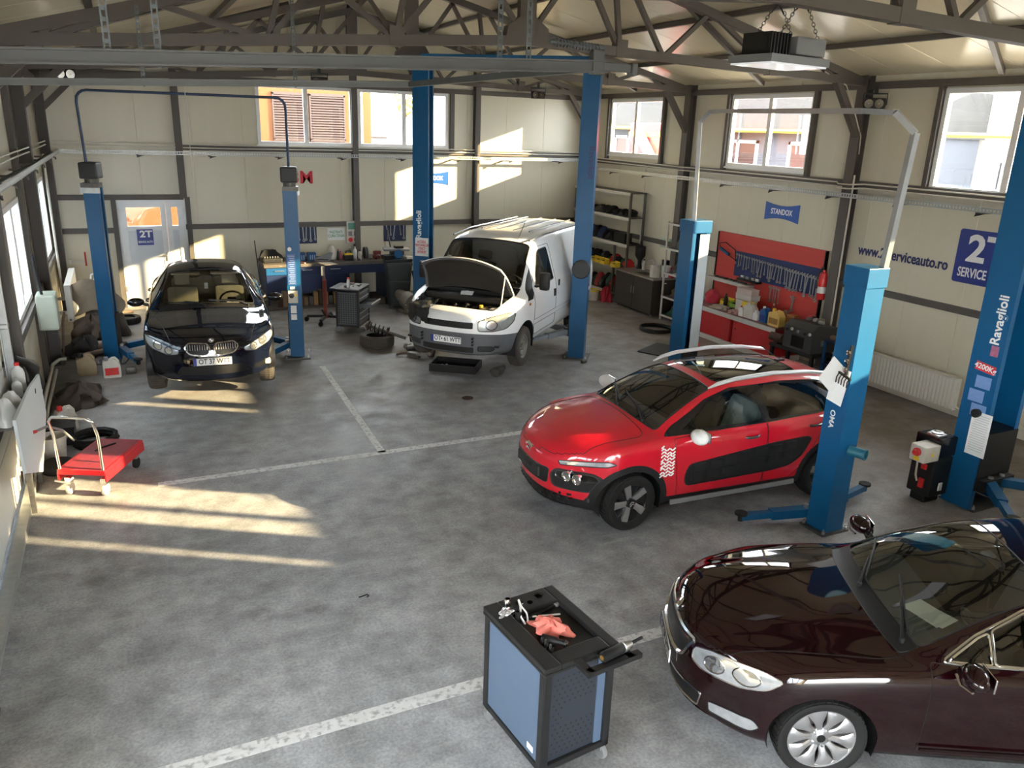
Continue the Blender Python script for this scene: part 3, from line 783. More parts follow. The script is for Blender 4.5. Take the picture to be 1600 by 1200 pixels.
# ---------------------------------------------------------------- red hatchback with side bump panels
def red_hatch():
    L = 4.157
    P = dict(L=L, ns=120, np=38,
        top=[(0, .74), (.04, .82), (.14, .905), (.40, .985), (.85, 1.055), (1.06, 1.085), (1.35, 1.22), (1.85, 1.415), (2.2, 1.472), (2.7, 1.488), (3.2, 1.465), (3.62, 1.40), (3.80, 1.30), (3.98, 1.08), (4.12, .92), (L, .84)],
        belt=[(0, .70), (.15, .82), (.5, .93), (1.0, .985), (1.6, 1.0), (2.8, 1.03), (3.6, 1.07), (3.9, .99), (L, .80)],
        w=[(0, .70), (.1, .76), (.35, .83), (.8, .862), (2, .865), (3.3, .862), (3.8, .82), (L, .74)],
        g=[(0, .56), (.2, .62), (.6, .66), (1.05, .70), (1.4, .66), (1.9, .575), (2.6, .565), (3.3, .55), (3.7, .56), (3.95, .60), (L, .60)],
        crown=[(0, .02), (.3, .04), (1.0, .07), (1.3, .055), (2, .055), (3.4, .06), (3.9, .05), (L, .03)],
        bot=[(0, .24), (.3, .20), (1, .19), (3.3, .20), (L, .30)],
        shear=[(0, .40), (.3, .30), (.62, .12), (.95, .17), (1.3, .16), (1.9, .10), (2.5, .0), (3.5, -.12), (3.9, -.25), (L, -.30)], pw=3.0, nose=(.62, .55), tail=(.7, .2))
    R0 = thing('red_hatchback', 'red crossover hatchback with black side pads, white mirror and silver roof rails', 'car', (0, 0, 0))
    sh = Shell(P); f_up = lambda c, n: n.z > .15; Z = lambda n: abs(n.y) > .35
    # glass and roof, cut before the plan curvature is applied
    sh.cut('windshield', rpoly([(1.09, -.655), (1.90, -.505), (1.90, .505), (1.09, .655)], .05), (0, 1), lambda c, n: n.z > .2 and c.z > 1.0)
    sh.cut('roof_glass', rpoly([(2.02, -.47), (3.22, -.44), (3.22, .44), (2.02, .47)], .14), (0, 1), lambda c, n: n.z > .5 and c.z > 1.2)
    sh.cut('rear_window', rpoly([(3.70, -.50), (3.93, -.56), (3.93, .56), (3.70, .50)], .04), (0, 1), lambda c, n: n.x > .2)
    sh.shear()
    side = lambda c, n: abs(n.y) > .30 and abs(c.y) > .4
    # black belt around the glasshouse, then the panes in it
    sh.cut2('pillar', rpoly([(1.20, 1.00), (1.33, 1.09), (1.78, 1.30), (2.12, 1.392), (2.8, 1.41), (3.42, 1.375), (3.66, 1.31), (3.50, 1.085), (2.6, 1.035)], .03, 3), (0, 2), side, ['body'])
    sh.cut2('front_side_window', rpoly([(1.42, 1.045), (1.85, 1.29), (2.16, 1.372), (2.42, 1.385), (2.46, 1.055)], .025, 3), (0, 2), side, ['pillar'])
    sh.cut2('rear_side_window', rpoly([(2.56, 1.06), (2.52, 1.388), (2.9, 1.388), (3.34, 1.355), (3.50, 1.30), (3.40, 1.10)], .03, 3), (0, 2), side, ['pillar'])
    # doors
    door = lambda c, n: abs(n.y) > .45 and abs(c.y) > .55 and c.z < 1.1
    sh.cut2('front_door', rpoly([(1.38, .33), (1.30, .98), (2.50, 1.05), (2.50, .33)], .03, 3), (0, 2), door, ['body'])
    sh.cut2('rear_door', rpoly([(2.51, .33), (2.51, 1.05), (3.42, 1.085), (3.34, .72), (3.02, .45), (2.95, .33)], .05, 3), (0, 2), door, ['body'])
    pad = rpoly([(1.48, .44), (1.46, .56), (1.50, .68), (2.6, .80), (3.06, .82), (3.13, .80), (3.02, .60), (2.86, .505), (2.6, .47)], .05, 3)
    sh.cut2('side_pad', pad, (0, 2), door, ['front_door', 'rear_door', 'body'])
    # cladding around the wheels, along the sill and the front bumper
    low = lambda c, n: abs(c.y) > .42
    for x in (.83, 3.425): sh.cut2('wheel_cladding', circ(x, .32, .435), (0, 2), low, ['body', 'rear_door', 'front_door'])
    sh.cut2('sill_cladding', [(1.1, .1), (3.2, .1), (3.2, .335), (1.1, .335)], (0, 2), low, ['body', 'rear_door', 'front_door'])
    sh.cut('front_bumper', [(-.2, .1), (.62, .1), (.62, .30), (-.2, .425)], (0, 2), lambda c, n: True, ['body', 'wheel_cladding'])
    for x in (.83, 3.425): sh.cut2(None, circ(x, .32, .365), (0, 2), low)
    front = lambda c, n: c.x < .62 and n.x < -.12 and c.z < .98
    sh.cut2('headlight', rpoly([(.47, .755), (.80, .80), (.835, .775), (.80, .745), (.50, .715)], .012, 2), (1, 2), lambda c, n: c.x < .75 and c.z < .98, ['body'])
    sh.cut2('lamp_pad', rpoly([(.43, .46), (.415, .60), (.47, .665), (.74, .655), (.80, .60), (.77, .50), (.70, .44)], .04, 3), (1, 2), lambda c, n: c.x < .6, ['body'])
    sh.cut2('lamp_lens', rpoly([(.46, .575), (.47, .65), (.74, .64), (.775, .58), (.70, .555)], .03, 3), (1, 2), lambda c, n: c.x < .6, ['lamp_pad'])
    sh.cut('grille', rpoly([(-.37, .47), (.37, .47), (.40, .64), (-.40, .64)], .03), (1, 2), front, ['body', 'front_bumper'])
    sh.cut('lower_grille', rpoly([(-.60, .27), (.60, .27), (.57, .40), (-.57, .40)], .03), (1, 2), lambda c, n: c.x < .45 and n.x < 0, ['front_bumper'])
    sh.cut2('tail_light', rpoly([(3.92, .86), (4.2, .86), (4.2, 1.02), (3.92, 1.02)], .03), (0, 2), lambda c, n: abs(c.y) > .35, ['body'])
    sh.cut('bonnet', rpoly([(-.02, -.60), (1.04, -.69), (1.04, .69), (-.02, .60)], .12), (0, 1), lambda c, n: n.z > .55 and c.x < 1.22 and c.z > .78, ['body'])
    PAINT = pm('red car paint', (0.52, 0.006, 0.020), .40, .0, var=.03, coat=1.0, back=(.03, .03, .03), spec=.2)
    CLAD = pm('black cladding', (0.011, 0.0115, 0.012), .5, spec=.35, var=.15, scale=40)
    WS = glass('car windscreen', (.62, .65, .63), base=.10); TINT = glass('dark car glass', (.05, .05, .05), base=.05); SG = glass('car side glass', (.40, .42, .41), base=.03); RG = glass('roof glass', (.10, .10, .10), base=.10)
    LAMP = glass('lamp lens', (.90, .92, .93)); TAIL = pm('tail lamp red', (.4, .01, .01), .15, coat=1)
    DRL = LAMPS
    mats = dict(body=(PAINT, ''), windshield=(WS, ''), roof_glass=(RG, ''), rear_window=(TINT, ''), pillar=(BLACK_GLOSS, ''), front_side_window=(SG, '', 'side_window'), rear_side_window=(TINT, '', 'side_window'), front_door=(PAINT, '', 'door'), rear_door=(PAINT, '', 'door'),
        side_pad=(CLAD, ''), wheel_cladding=(CLAD, ''), sill_cladding=(CLAD, ''), front_bumper=(CLAD, 'whole'), headlight=(DRL, 'whole'), lamp_lens=(LAMP, ''), lamp_pad=(CLAD, ''), grille=(CLAD, ''), lower_grille=(BLACK, ''), tail_light=(TAIL, ''), bonnet=(PAINT, ''))
    ob = sh.finish(R0, mats, [('windshield', 'windscreen_seal', BLACK, .009), ('roof_glass', 'roof_glass_seal', BLACK, .005), ('front_door', 'door_gap', BLACK, .0035), ('rear_door', 'door_gap', BLACK, .0035), ('bonnet', 'bonnet_gap', BLACK, .004), ('headlight', 'headlight_rim', BLACK, .006), ('lamp_pad', 'lamp_pad_rim', PAINT, .010), ('side_pad', 'side_pad_rim', CLAD, .010), ('grille', 'grille_rim', PAINT, .008)])
    h = L/2
    arches(None, (.83, 3.425), .32, .366, .84, R0, L)
    # pads: raised cells
    for sg in (1, -1):
      b = MB()
      for k in range(7):
        for r in range(2):
            s_ = 1.60+k*.20+r*.03; z = .515+k*.018+r*.115
            if s_ > 2.95: continue
            b.cb(h-s_-.01, sg*.868, z+.01, .150, .022, .085, c=.009)
      b.build('pad_cell', CLAD, R0, smooth=40)
    # lamps: reflectors behind the lenses, round lamps in the pads
    for sg in (1, -1):
        M = Matrix.Translation((h-.275, sg*.63, .60)) @ Matrix.Rotation(math.radians(90), 4, 'Y') @ Matrix.Rotation(sg*math.radians(-28), 4, 'X')
        b = MB()
        for yy in (-.075, .055): b.lathe([(.001, .0), (.042, .006), (.052, .05), (.056, .07), (.05, .075), (.044, .055)], 16, M @ TR(-.015, sg*yy, .0))
        b.build('lamp_bowl', CHROME, R0, smooth=50)
        b = MB(); b.lathe([(.001, .0), (.03, 0), (.036, .03), (.03, .03)], 14, Matrix.Translation((h-.40, sg*.70, .36)) @ Matrix.Rotation(PI/2, 4, 'Y')); b.build('fog_lamp', CHROME, R0, smooth=45)
    # lower grille mesh, blank plate, badge
    b = MB()
    for k in range(15):
        y = -.56+.08*k
        for z in (.30, .345, .39): b.cb(h-.078-.36*(abs(y)/.72)**3, y+(.04 if z == .345 else 0), z, .05, .045, .022)
    b.build('grille_mesh', CLAD, R0)
    MB().box(h-.03, h-.004, -.27, .27, .50, .61, c=.004).build('plate_holder', DARKGREY, R0)
    b = MB()
    for dz in (0, .052):
        for sg in (1, -1): b.bar((h-.005, 0, .745+dz), (h-.02, sg*.075, .700+dz), .026, .022, (1, 0, 0))
    b.build('chevron_badge', CHROME, R0)
    # mirrors, rails, handles, antenna, wipers
    for sg in (1, -1):
        mr = MB().tube([(h-1.52, sg*.84, 1.02), (h-1.50, sg*.93, 1.03)], .035, 8).build('door_mirror', BLACK, R0, smooth=50)
        b = MB(); b.sphere((0, 0, 0), 1, 18, (.085, .125, .078), Matrix.Translation((h-1.49, sg*1.00, 1.045)) @ Matrix.Rotation(sg*-.12, 4, 'Z')); b.build('mirror_cap', WHITE, mr, smooth=60)['label'] = 'white mirror cap'
        MB().cb(h-1.565, sg*1.0, 1.045, .012, .18, .11, c=.005).build('mirror_glass', CHROME, mr)
        pts = [(h-x, sg*y, z) for x, y, z in ((1.86, .560, 1.405), (1.98, .567, 1.448), (2.2, .572, 1.487), (2.7, .575, 1.513), (3.15, .565, 1.492), (3.45, .555, 1.452), (3.52, .552, 1.430))]
        MB().tube(pts, [.010, .028, .030, .030, .030, .026, .012], 10, flat=.75).build('roof_rail', pm('silver rail', (.62, .63, .64), .3, .4, var=.03), R0, smooth=50)
        for x, z in ((2.30, .90), (3.17, .945)): MB().tube([(h-x+.09, sg*.853, z), (h-x+.05, sg*.885, z+.004), (h-x-.05, sg*.885, z+.008), (h-x-.09, sg*.85, z+.01)], .014, 8).build('door_handle', PAINT, R0, smooth=50)
        MB().bar((h-1.30, sg*.867, .275), (h-2.95, sg*.867, .29), .02, .05).build('sill_strip', GREY, R0)
    # red and white leaf sticker ahead of the door
    b = MB(); rnd = random.Random(3)
    for k in range(46):
        x = 1.15+.035*(k % 5); z = .60+.036*(k//5)+rnd.uniform(-.008, .008); a = (.7, 2.4)[(k+k//5) % 2]; l = .026
        b.cb(0, 0, 0, l*1.5, .004, .015, Matrix.Translation((h-x, .872-.05*max(0, z-.72), z)) @ Matrix.Rotation(a, 4, 'Y') @ Matrix.Rotation(.0, 4, 'X'))
    b.build('leaf_sticker', PAPER, R0)
    b = MB(); b.cb(h-3.28, 0, 1.462, .12, .06, .03, c=.012); b.tube([(h-3.30, 0, 1.47), (h-3.13, 0, 1.56), (h-2.98, 0, 1.66)], .005, 5); b.build('antenna', BLACK, R0)
    wiper(R0, on_ws(P, 1.10, .46), on_ws(P, 1.24, .10), on_ws(P, 1.16, .40), on_ws(P, 1.28, -.16))
    wiper(R0, on_ws(P, 1.10, -.05), on_ws(P, 1.24, -.36), on_ws(P, 1.17, -.10), on_ws(P, 1.30, -.52))
    # inside
    DASH = pm('dark cabin plastic', (.025, .025, .026), .6, var=.1); SEAT = pm('grey seat cloth', (.06, .06, .062), .85, var=.2, scale=30)
    MB().prism([(h-1.05, .75), (h-1.05, 1.0), (h-1.35, 1.02), (h-1.62, .95), (h-1.65, .70)], -.66, .66, Matrix.Rotation(PI/2, 4, 'X')).build('dashboard', DASH, R0)
    MB().box(h-3.6, h-1.1, -.70, .70, .24, .30).build('cabin_floor', DASH, R0)
    seats(R0, P, SEAT, h-2.2, h-3.0, .37)
    steering(R0, h-1.78, .37, .93)
    # pale cover hung on the driver seat
    b = MB(); M = Matrix.Translation((h-2.44, .37, .52)) @ Matrix.Rotation(math.radians(-17), 4, 'Y'); b.cb(0, 0, .33, .20, .54, .66, M, c=.09); b.build('seat_cover', pm('pale seat sheet', (.50, .62, .60), .6, var=.2, scale=14, bump=.5), R0, smooth=50)
    # wheels
    for x, sg in ((.83, 1), (.83, -1), (3.425, 1), (3.425, -1)):
        w_ = wheel_base(R0, .318, .205, .218, rimmat=ALLOY_DK, out=sg)
        b = MB(); d = MB()
        for k in range(5):
            a = PI/2+2*PI*k/5
            fan(b, .05, .212, a, a, sg*.075, sg*.088, sg*.03, .030, .044)
            fan(d, .06, .208, a+PI/5, a+PI/5, sg*.055, sg*.066, sg*.02, .022, .052)
        b.build('spoke', ALLOY, w_, smooth=30); d.build('spoke', ALLOY_DK, w_, smooth=30)
        c = MB(); c.cb(0, sg*.083, 0, .10, .03, .10, Matrix.Rotation(PI/4, 4, 'Y'), c=.012); c.build('hub_cap', ALLOY_DK, w_)
        c = MB()
        for dz in (-.012, .014): c.bar((-.03, sg*.1, dz-.012), (0, sg*.1, dz+.012), .012, .006, (0, 1, 0)); c.bar((.03, sg*.1, dz-.012), (0, sg*.1, dz+.012), .012, .006, (0, 1, 0))
        c.build('hub_badge', CHROME, w_)
        w_.location = (h-x, sg*.752, .318)
        if x < 1: w_.rotation_euler = (0, .3, math.radians(6))
    return R0, P
def place(o, nose, yaw, z, L, sc=1.0, tilt=0.0):
    o.scale = (sc, sc, sc); L *= sc
    o.location = (nose[0]-math.cos(yaw)*L/2, nose[1]-math.sin(yaw)*L/2, z); o.rotation_euler = (0, tilt, yaw)
rh, _ = red_hatch()
place(rh, (3.798, 7.274), math.radians(176.5), 0, 4.157, 1.025)
# ---------------------------------------------------------------- maroon liftback
def maroon_car():
    L = 4.838; h = L/2
    P = dict(L=L, ns=125, np=38,
        top=[(0, .70), (.03, .76), (.10, .815), (.40, .885), (.9, .945), (1.34, .985), (1.5, 1.05), (1.9, 1.235), (2.35, 1.40), (2.75, 1.455), (3.2, 1.45), (3.75, 1.36), (4.35, 1.09), (4.75, 1.03), (L, .97)],
        belt=[(0, .66), (.12, .73), (.5, .81), (1.2, .90), (2, .935), (3.5, .96), (4.4, .97), (L, .90)],
        w=[(0, .72), (.12, .79), (.4, .87), (.8, .905), (2, .91), (3.8, .90), (4.5, .86), (L, .80)],
        g=[(0, .60), (.15, .64), (.6, .69), (1.34, .735), (1.6, .715), (2.0, .645), (2.4, .575), (2.8, .565), (3.3, .56), (3.8, .57), (4.3, .62), (L, .62)],
        crown=[(0, .02), (.3, .035), (1.3, .055), (1.6, .05), (2.4, .055), (3.5, .06), (4.3, .04), (L, .02)],
        bot=[(0, .22), (.3, .18), (1, .17), (3.8, .18), (L, .30)],
        shear=[(0, .36), (.3, .26), (.7, .10), (1.1, .15), (1.4, .20), (1.9, .16), (2.4, .12), (3.0, 0), (4.0, -.14), (L, -.26)], pw=2.8, crease=(.44, .014), nose=(.48, .55), tail=(.7, .2))
    R0 = thing('maroon_liftback', 'dark maroon five-door car with chrome window trim and paper on the dashboard', 'car')
    sh = Shell(P)
    sh.cut('cowl', rpoly([(1.33, -.70), (1.46, -.70), (1.46, .70), (1.33, .70)], .02), (0, 1), lambda c, n: n.z > .2)
    sh.cut('windshield', rpoly([(1.46, -.70), (2.39, -.555), (2.39, .555), (1.46, .70)], .05), (0, 1), lambda c, n: n.z > .2 and c.z > .9)
    sh.cut('rear_window', rpoly([(3.68, -.50), (4.28, -.56), (4.28, .56), (3.68, .50)], .05), (0, 1), lambda c, n: n.z > .2 and c.z > .9)
    sh.shear()
    side = lambda c, n: abs(n.y) > .30 and abs(c.y) > .4
    sh.cut2('pillar', rpoly([(1.66, .955), (1.88, 1.105), (2.2, 1.262), (2.5, 1.345), (2.9, 1.375), (3.4, 1.355), (3.8, 1.25), (4.08, 1.08), (4.12, .985)], .03, 3), (0, 2), side, ['body'])
    sh.cut2('quarter_window', rpoly([(1.70, .963), (1.90, 1.098), (1.97, 1.13), (1.97, .967)], .012, 2), (0, 2), side, ['pillar'])
    sh.cut2('front_side_window', rpoly([(1.99, .967), (1.99, 1.14), (2.2, 1.247), (2.5, 1.330), (2.80, 1.355), (2.86, .972)], .02, 3), (0, 2), side, ['pillar'])
    sh.cut2('rear_side_window', rpoly([(2.95, .975), (2.90, 1.358), (3.4, 1.335), (3.76, 1.235), (3.98, 1.06), (4.0, .985)], .03, 3), (0, 2), side, ['pillar'])
    door = lambda c, n: abs(n.y) > .4 and abs(c.y) > .5 and c.z < 1.2
    sh.cut2('front_door', rpoly([(1.57, .27), (1.58, .945), (2.90, .97), (2.90, .27)], .03, 3), (0, 2), door, ['body'])
    sh.cut2('rear_door', rpoly([(2.91, .27), (2.91, .97), (3.9, .985), (3.62, .6), (3.45, .45), (3.40, .27)], .04, 3), (0, 2), door, ['body'])
    low = lambda c, n: abs(c.y) > .42
    for x in (.95, 3.711): sh.cut2(None, circ(x, .318, .362), (0, 2), low)
    sh.cut2('sill_cladding', [(1.3, .1), (3.4, .1), (3.4, .255), (1.3, .255)], (0, 2), low, ['body'])
    fr = lambda c, n: c.x < .95 and c.z < .93
    sh.cut('grille', rpoly([(-.37, .575), (-.30, .545), (.30, .545), (.37, .575), (.43, .735), (-.43, .735)], .03), (1, 2), lambda c, n: c.x < .4 and n.x < -.2, ['body'])
    sh.cut2('headlight', rpoly([(.455, .60), (.445, .70), (.56, .745), (.80, .775), (.872, .755), (.845, .66), (.74, .595), (.55, .575)], .03, 3), (1, 2), lambda c, n: c.x < .80 and n.x < -.05, ['body'])
    sh.cut2('lamp_bowl', circ(.60, .66, .058, 20), (1, 2), lambda c, n: c.x < .8 and n.x < -.05, ['headlight']); sh.cut2('lamp_bowl', circ(.755, .69, .06, 20), (1, 2), lambda c, n: c.x < .8 and n.x < -.05, ['headlight'])
    sh.cut('lower_grille', rpoly([(-.52, .25), (.52, .25), (.56, .385), (-.56, .385)], .03), (1, 2), lambda c, n: c.x < .5 and n.x < -.2, ['body'])
    sh.cut2('fog_lamp', rpoly([(.60, .27), (.60, .36), (.815, .40), (.835, .345), (.80, .285)], .02, 3), (1, 2), lambda c, n: c.x < .7 and n.x < -.05, ['body'])
    sh.cut('bonnet', rpoly([(-.02, -.60), (1.30, -.76), (1.54, -.70), (1.54, .70), (1.30, .76), (-.02, .60)], .10), (0, 1), lambda c, n: n.z > .55 and c.x < 1.6 and c.z > .75, ['body'])
    sh.cut2('tail_light', rpoly([(4.45, .78), (5, .78), (5, .93), (4.45, .93)], .03), (0, 2), lambda c, n: abs(c.y) > .45, ['body'])
    PAINT = pm('dark maroon paint', (0.0085, 0.0008, 0.0020), .35, .0, var=.03, coat=1.0, back=(.02, .02, .02), spec=.0)
    WS = glass('windscreen green tint', (.70, .77, .72), base=.09); SG = glass('dark side glass', (.13, .14, .14))
    mats = dict(body=(PAINT, ''), cowl=(BLACK, ''), windshield=(WS, ''), rear_window=(SG, ''), pillar=(BLACK_GLOSS, ''), quarter_window=(SG, '', 'side_window'), front_side_window=(SG, '', 'side_window'), rear_side_window=(SG, '', 'side_window'), front_door=(PAINT, '', 'door'), rear_door=(PAINT, '', 'door'),
        sill_cladding=(BLACK, ''), grille=(BLACK_GLOSS, ''), headlight=(LAMPS, ''), lamp_bowl=(LAMPB, ''), lower_grille=(BLACK, ''), fog_lamp=(LAMPS, ''), bonnet=(PAINT, ''), tail_light=(pm('tail lamp red', (.4, .01, .01), .15, coat=1), ''))
    CHR = pm('satin chrome', (.72, .71, .69), .16, 1.0, var=.03)
    sh.finish(R0, mats, [('windshield', 'windscreen_seal', BLACK, .007), ('pillar', 'window_trim', CHR, .0095), ('front_door', 'door_gap', BLACK, .0035), ('rear_door', 'door_gap', BLACK, .0035), ('bonnet', 'bonnet_gap', BLACK, .004), ('grille', 'grille_frame', CHR, .016), ('headlight', 'headlight_rim', CHR, .006), ('lamp_bowl', 'lamp_bowl_rim', DARKGREY, .006), ('fog_lamp', 'fog_lamp_rim', BLACK, .006), ('lower_grille', 'bumper_trim', CHR, .009)])
    arches(None, (.95, 3.711), .318, .363, .885, R0, L)
    # grille slats follow the nose
    for k in range(19):
        y = -.36+.04*k; d = .36*(abs(y)/.72)**2.8
        b = MB(); b.tube([(h-.030-d+.004, y*.93, .565), (h-.048-d+.010, y, .64), (h-.085-d+.006, y*1.02, .715)], [.007, .012, .007], 6, flat=.8); b.build('grille_slat', BLACK_GLOSS, R0, smooth=50)
    b = MB(); b.lathe([(.001, .0), (.045, .0), (.05, .012), (.03, .018), (.001, .02)], 20, Matrix.Translation((h-.075, 0, .765)) @ Matrix.Rotation(math.radians(48), 4, 'Y')); b.build('bonnet_badge', CHROME, R0, smooth=40)
    plate(R0, Matrix.Translation((h+.012, 0, .46)) @ Matrix.Rotation(PI/2, 4, 'Z'), 'OT 09 WTT')
    # bumper crease, lamps
    for sg in (1, -1):
        mr = MB().tube([(h-1.80, sg*.86, .955), (h-1.78, sg*.96, .985)], [.045, .03], 8, flat=.6).build('door_mirror', PAINT, R0, smooth=50)
        b = MB(); b.sphere((0, 0, 0), 1, 20, (.080, .125, .072), Matrix.Translation((h-1.76, sg*1.03, 1.015)) @ Matrix.Rotation(sg*-.18, 4, 'Z')); b.build('mirror_cap', PAINT, mr, smooth=60)
        b = MB(); b.tube([(h-1.69, sg*.94, .965), (h-1.675, sg*1.04, .955), (h-1.70, sg*1.13, .97)], .012, 6, flat=.6); b.build('mirror_strip', CHR, mr, smooth=50)
        MB().cb(h-1.835, sg*1.03, 1.015, .012, .18, .10, c=.005).build('mirror_glass', CHROME, mr)
        for x in (2.72, 3.62): MB().tube([(h-x+.1, sg*.895, .86), (h-x+.06, sg*.93, .865), (h-x-.06, sg*.93, .868), (h-x-.1, sg*.89, .87)], .015, 8).build('door_handle', PAINT, R0, smooth=50)
        MB().bar((h-1.58, sg*.912, .335), (h-2.88, sg*.912, .345), .012, .02).build('door_strip', PAINT, R0)
    wiper(R0, on_ws(P, 1.40, .62), on_ws(P, 1.56, .30), on_ws(P, 1.46, .58), on_ws(P, 1.66, .02))
    wiper(R0, on_ws(P, 1.40, -.02), on_ws(P, 1.56, -.34), on_ws(P, 1.46, -.08), on_ws(P, 1.66, -.58))
    DASH = pm('dark cabin plastic', (.025, .025, .026), .6, var=.1); SEAT = pm('grey seat cloth', (.06, .06, .062), .85, var=.2, scale=30)
    MB().prism([(h-1.42, .70), (h-1.42, .93), (h-1.72, .95), (h-2.0, .91), (h-2.05, .65)], -.70, .70, Matrix.Rotation(PI/2, 4, 'X')).build('dashboard', DASH, R0)
    MB().box(h-4.2, h-1.4, -.74, .74, .22, .28).build('cabin_floor', DASH, R0)
    seats(R0, P, SEAT, h-2.55, h-3.5, .38, .24); steering(R0, h-2.1, .38, .90)
    b = MB(); b.lathe([(.001, .0), (.05, 0), (.05, .012)], 12, Matrix.Translation((h-2.27, 0, 1.33))); b.cb(h-2.33, 0, 1.29, .04, .22, .06, c=.015); b.build('inner_mirror', BLACK, R0)
    for sg in (1, -1):
        for x0, y, dx in ((.95, .775, 1), (3.711, .775, 1)):
            w_ = wheel_base(R0, .318, .225, .236, out=sg)
            b = MB()
            for k in range(10): 
                a = 2*PI*(k+.5)/10; c = lambda r, an, yy: (r*math.cos(an), sg*yy, r*math.sin(an))
                pr = [(.055, .026, .070), (.085, .022, .080), (.125, .026, .090), (.165, .042, .094), (.212, .066, .092), (.231, .070, .088)]
                vs = []
                for r, hw, yy in pr:
                    for q, dy in ((-1, -.010), (-.6, 0), (.6, 0), (1, -.010), (1, -.03), (-1, -.03)):
                        an = a+q*hw/r; vs.append(c(r, an, yy+dy))
                fs = []
                for i in range(len(pr)-1):
                    for m_ in range(6): fs.append((i*6+m_, i*6+(m_+1) % 6, i*6+6+(m_+1) % 6, i*6+6+m_))
                b.add(vs, fs)
            b.build('spoke', ALLOY, w_, smooth=35)
            c = MB(); MY = Matrix.Rotation(-sg*PI/2, 4, 'X'); c.lathe([(.001, .05), (.085, .05), (.080, .070), (.045, .078), (.038, .082), (.001, .084)], 24, MY)
            for k in range(5): c.lathe([(.011, .06), (.011, .088), (.001, .09)], 8, MY @ TR(.062*math.cos(2*PI*k/5+.3), .062*math.sin(2*PI*k/5+.3), 0))
            c.build('hub', ALLOY, w_, smooth=35)
            c = MB(); c.lathe([(.001, .083), (.03, .083), (.03, .086), (.001, .087)], 16, MY); c.build('hub_cap', BLACK, w_)
            w_.location = (h-x0, sg*y, .318); w_.rotation_euler = (0, .25, math.radians(3) if x0 < 1 else 0)
    # paper on the dashboard
    b = MB(); b.box(-.105, .105, -.15, .15, 0, .003); b.box(-.10, .10, -.13, .165, .003, .006, Matrix.Rotation(.12, 4, 'Z'))
    pp = b.build('paper_sheet', PAPER, None)
    return R0, P, pp
mc, MP, mpaper = maroon_car()
MC_POSE = ((3.43, 4.135), math.radians(150.7), 4.838, .976)
place(mc, MC_POSE[0], MC_POSE[1], 0, MC_POSE[2], MC_POSE[3])
bpy.context.view_layer.update()
def on_car(car, p, rz=0, rx=0, ry=0): return car.matrix_world @ Matrix.Translation(p) @ Euler((rx, ry, rz)).to_matrix().to_4x4()
mpaper.matrix_world = on_car(mc, (2.419-1.82, .22, .949), .5)
tag(mpaper, 'folded white paper lying on the dashboard of the maroon car', 'paper')

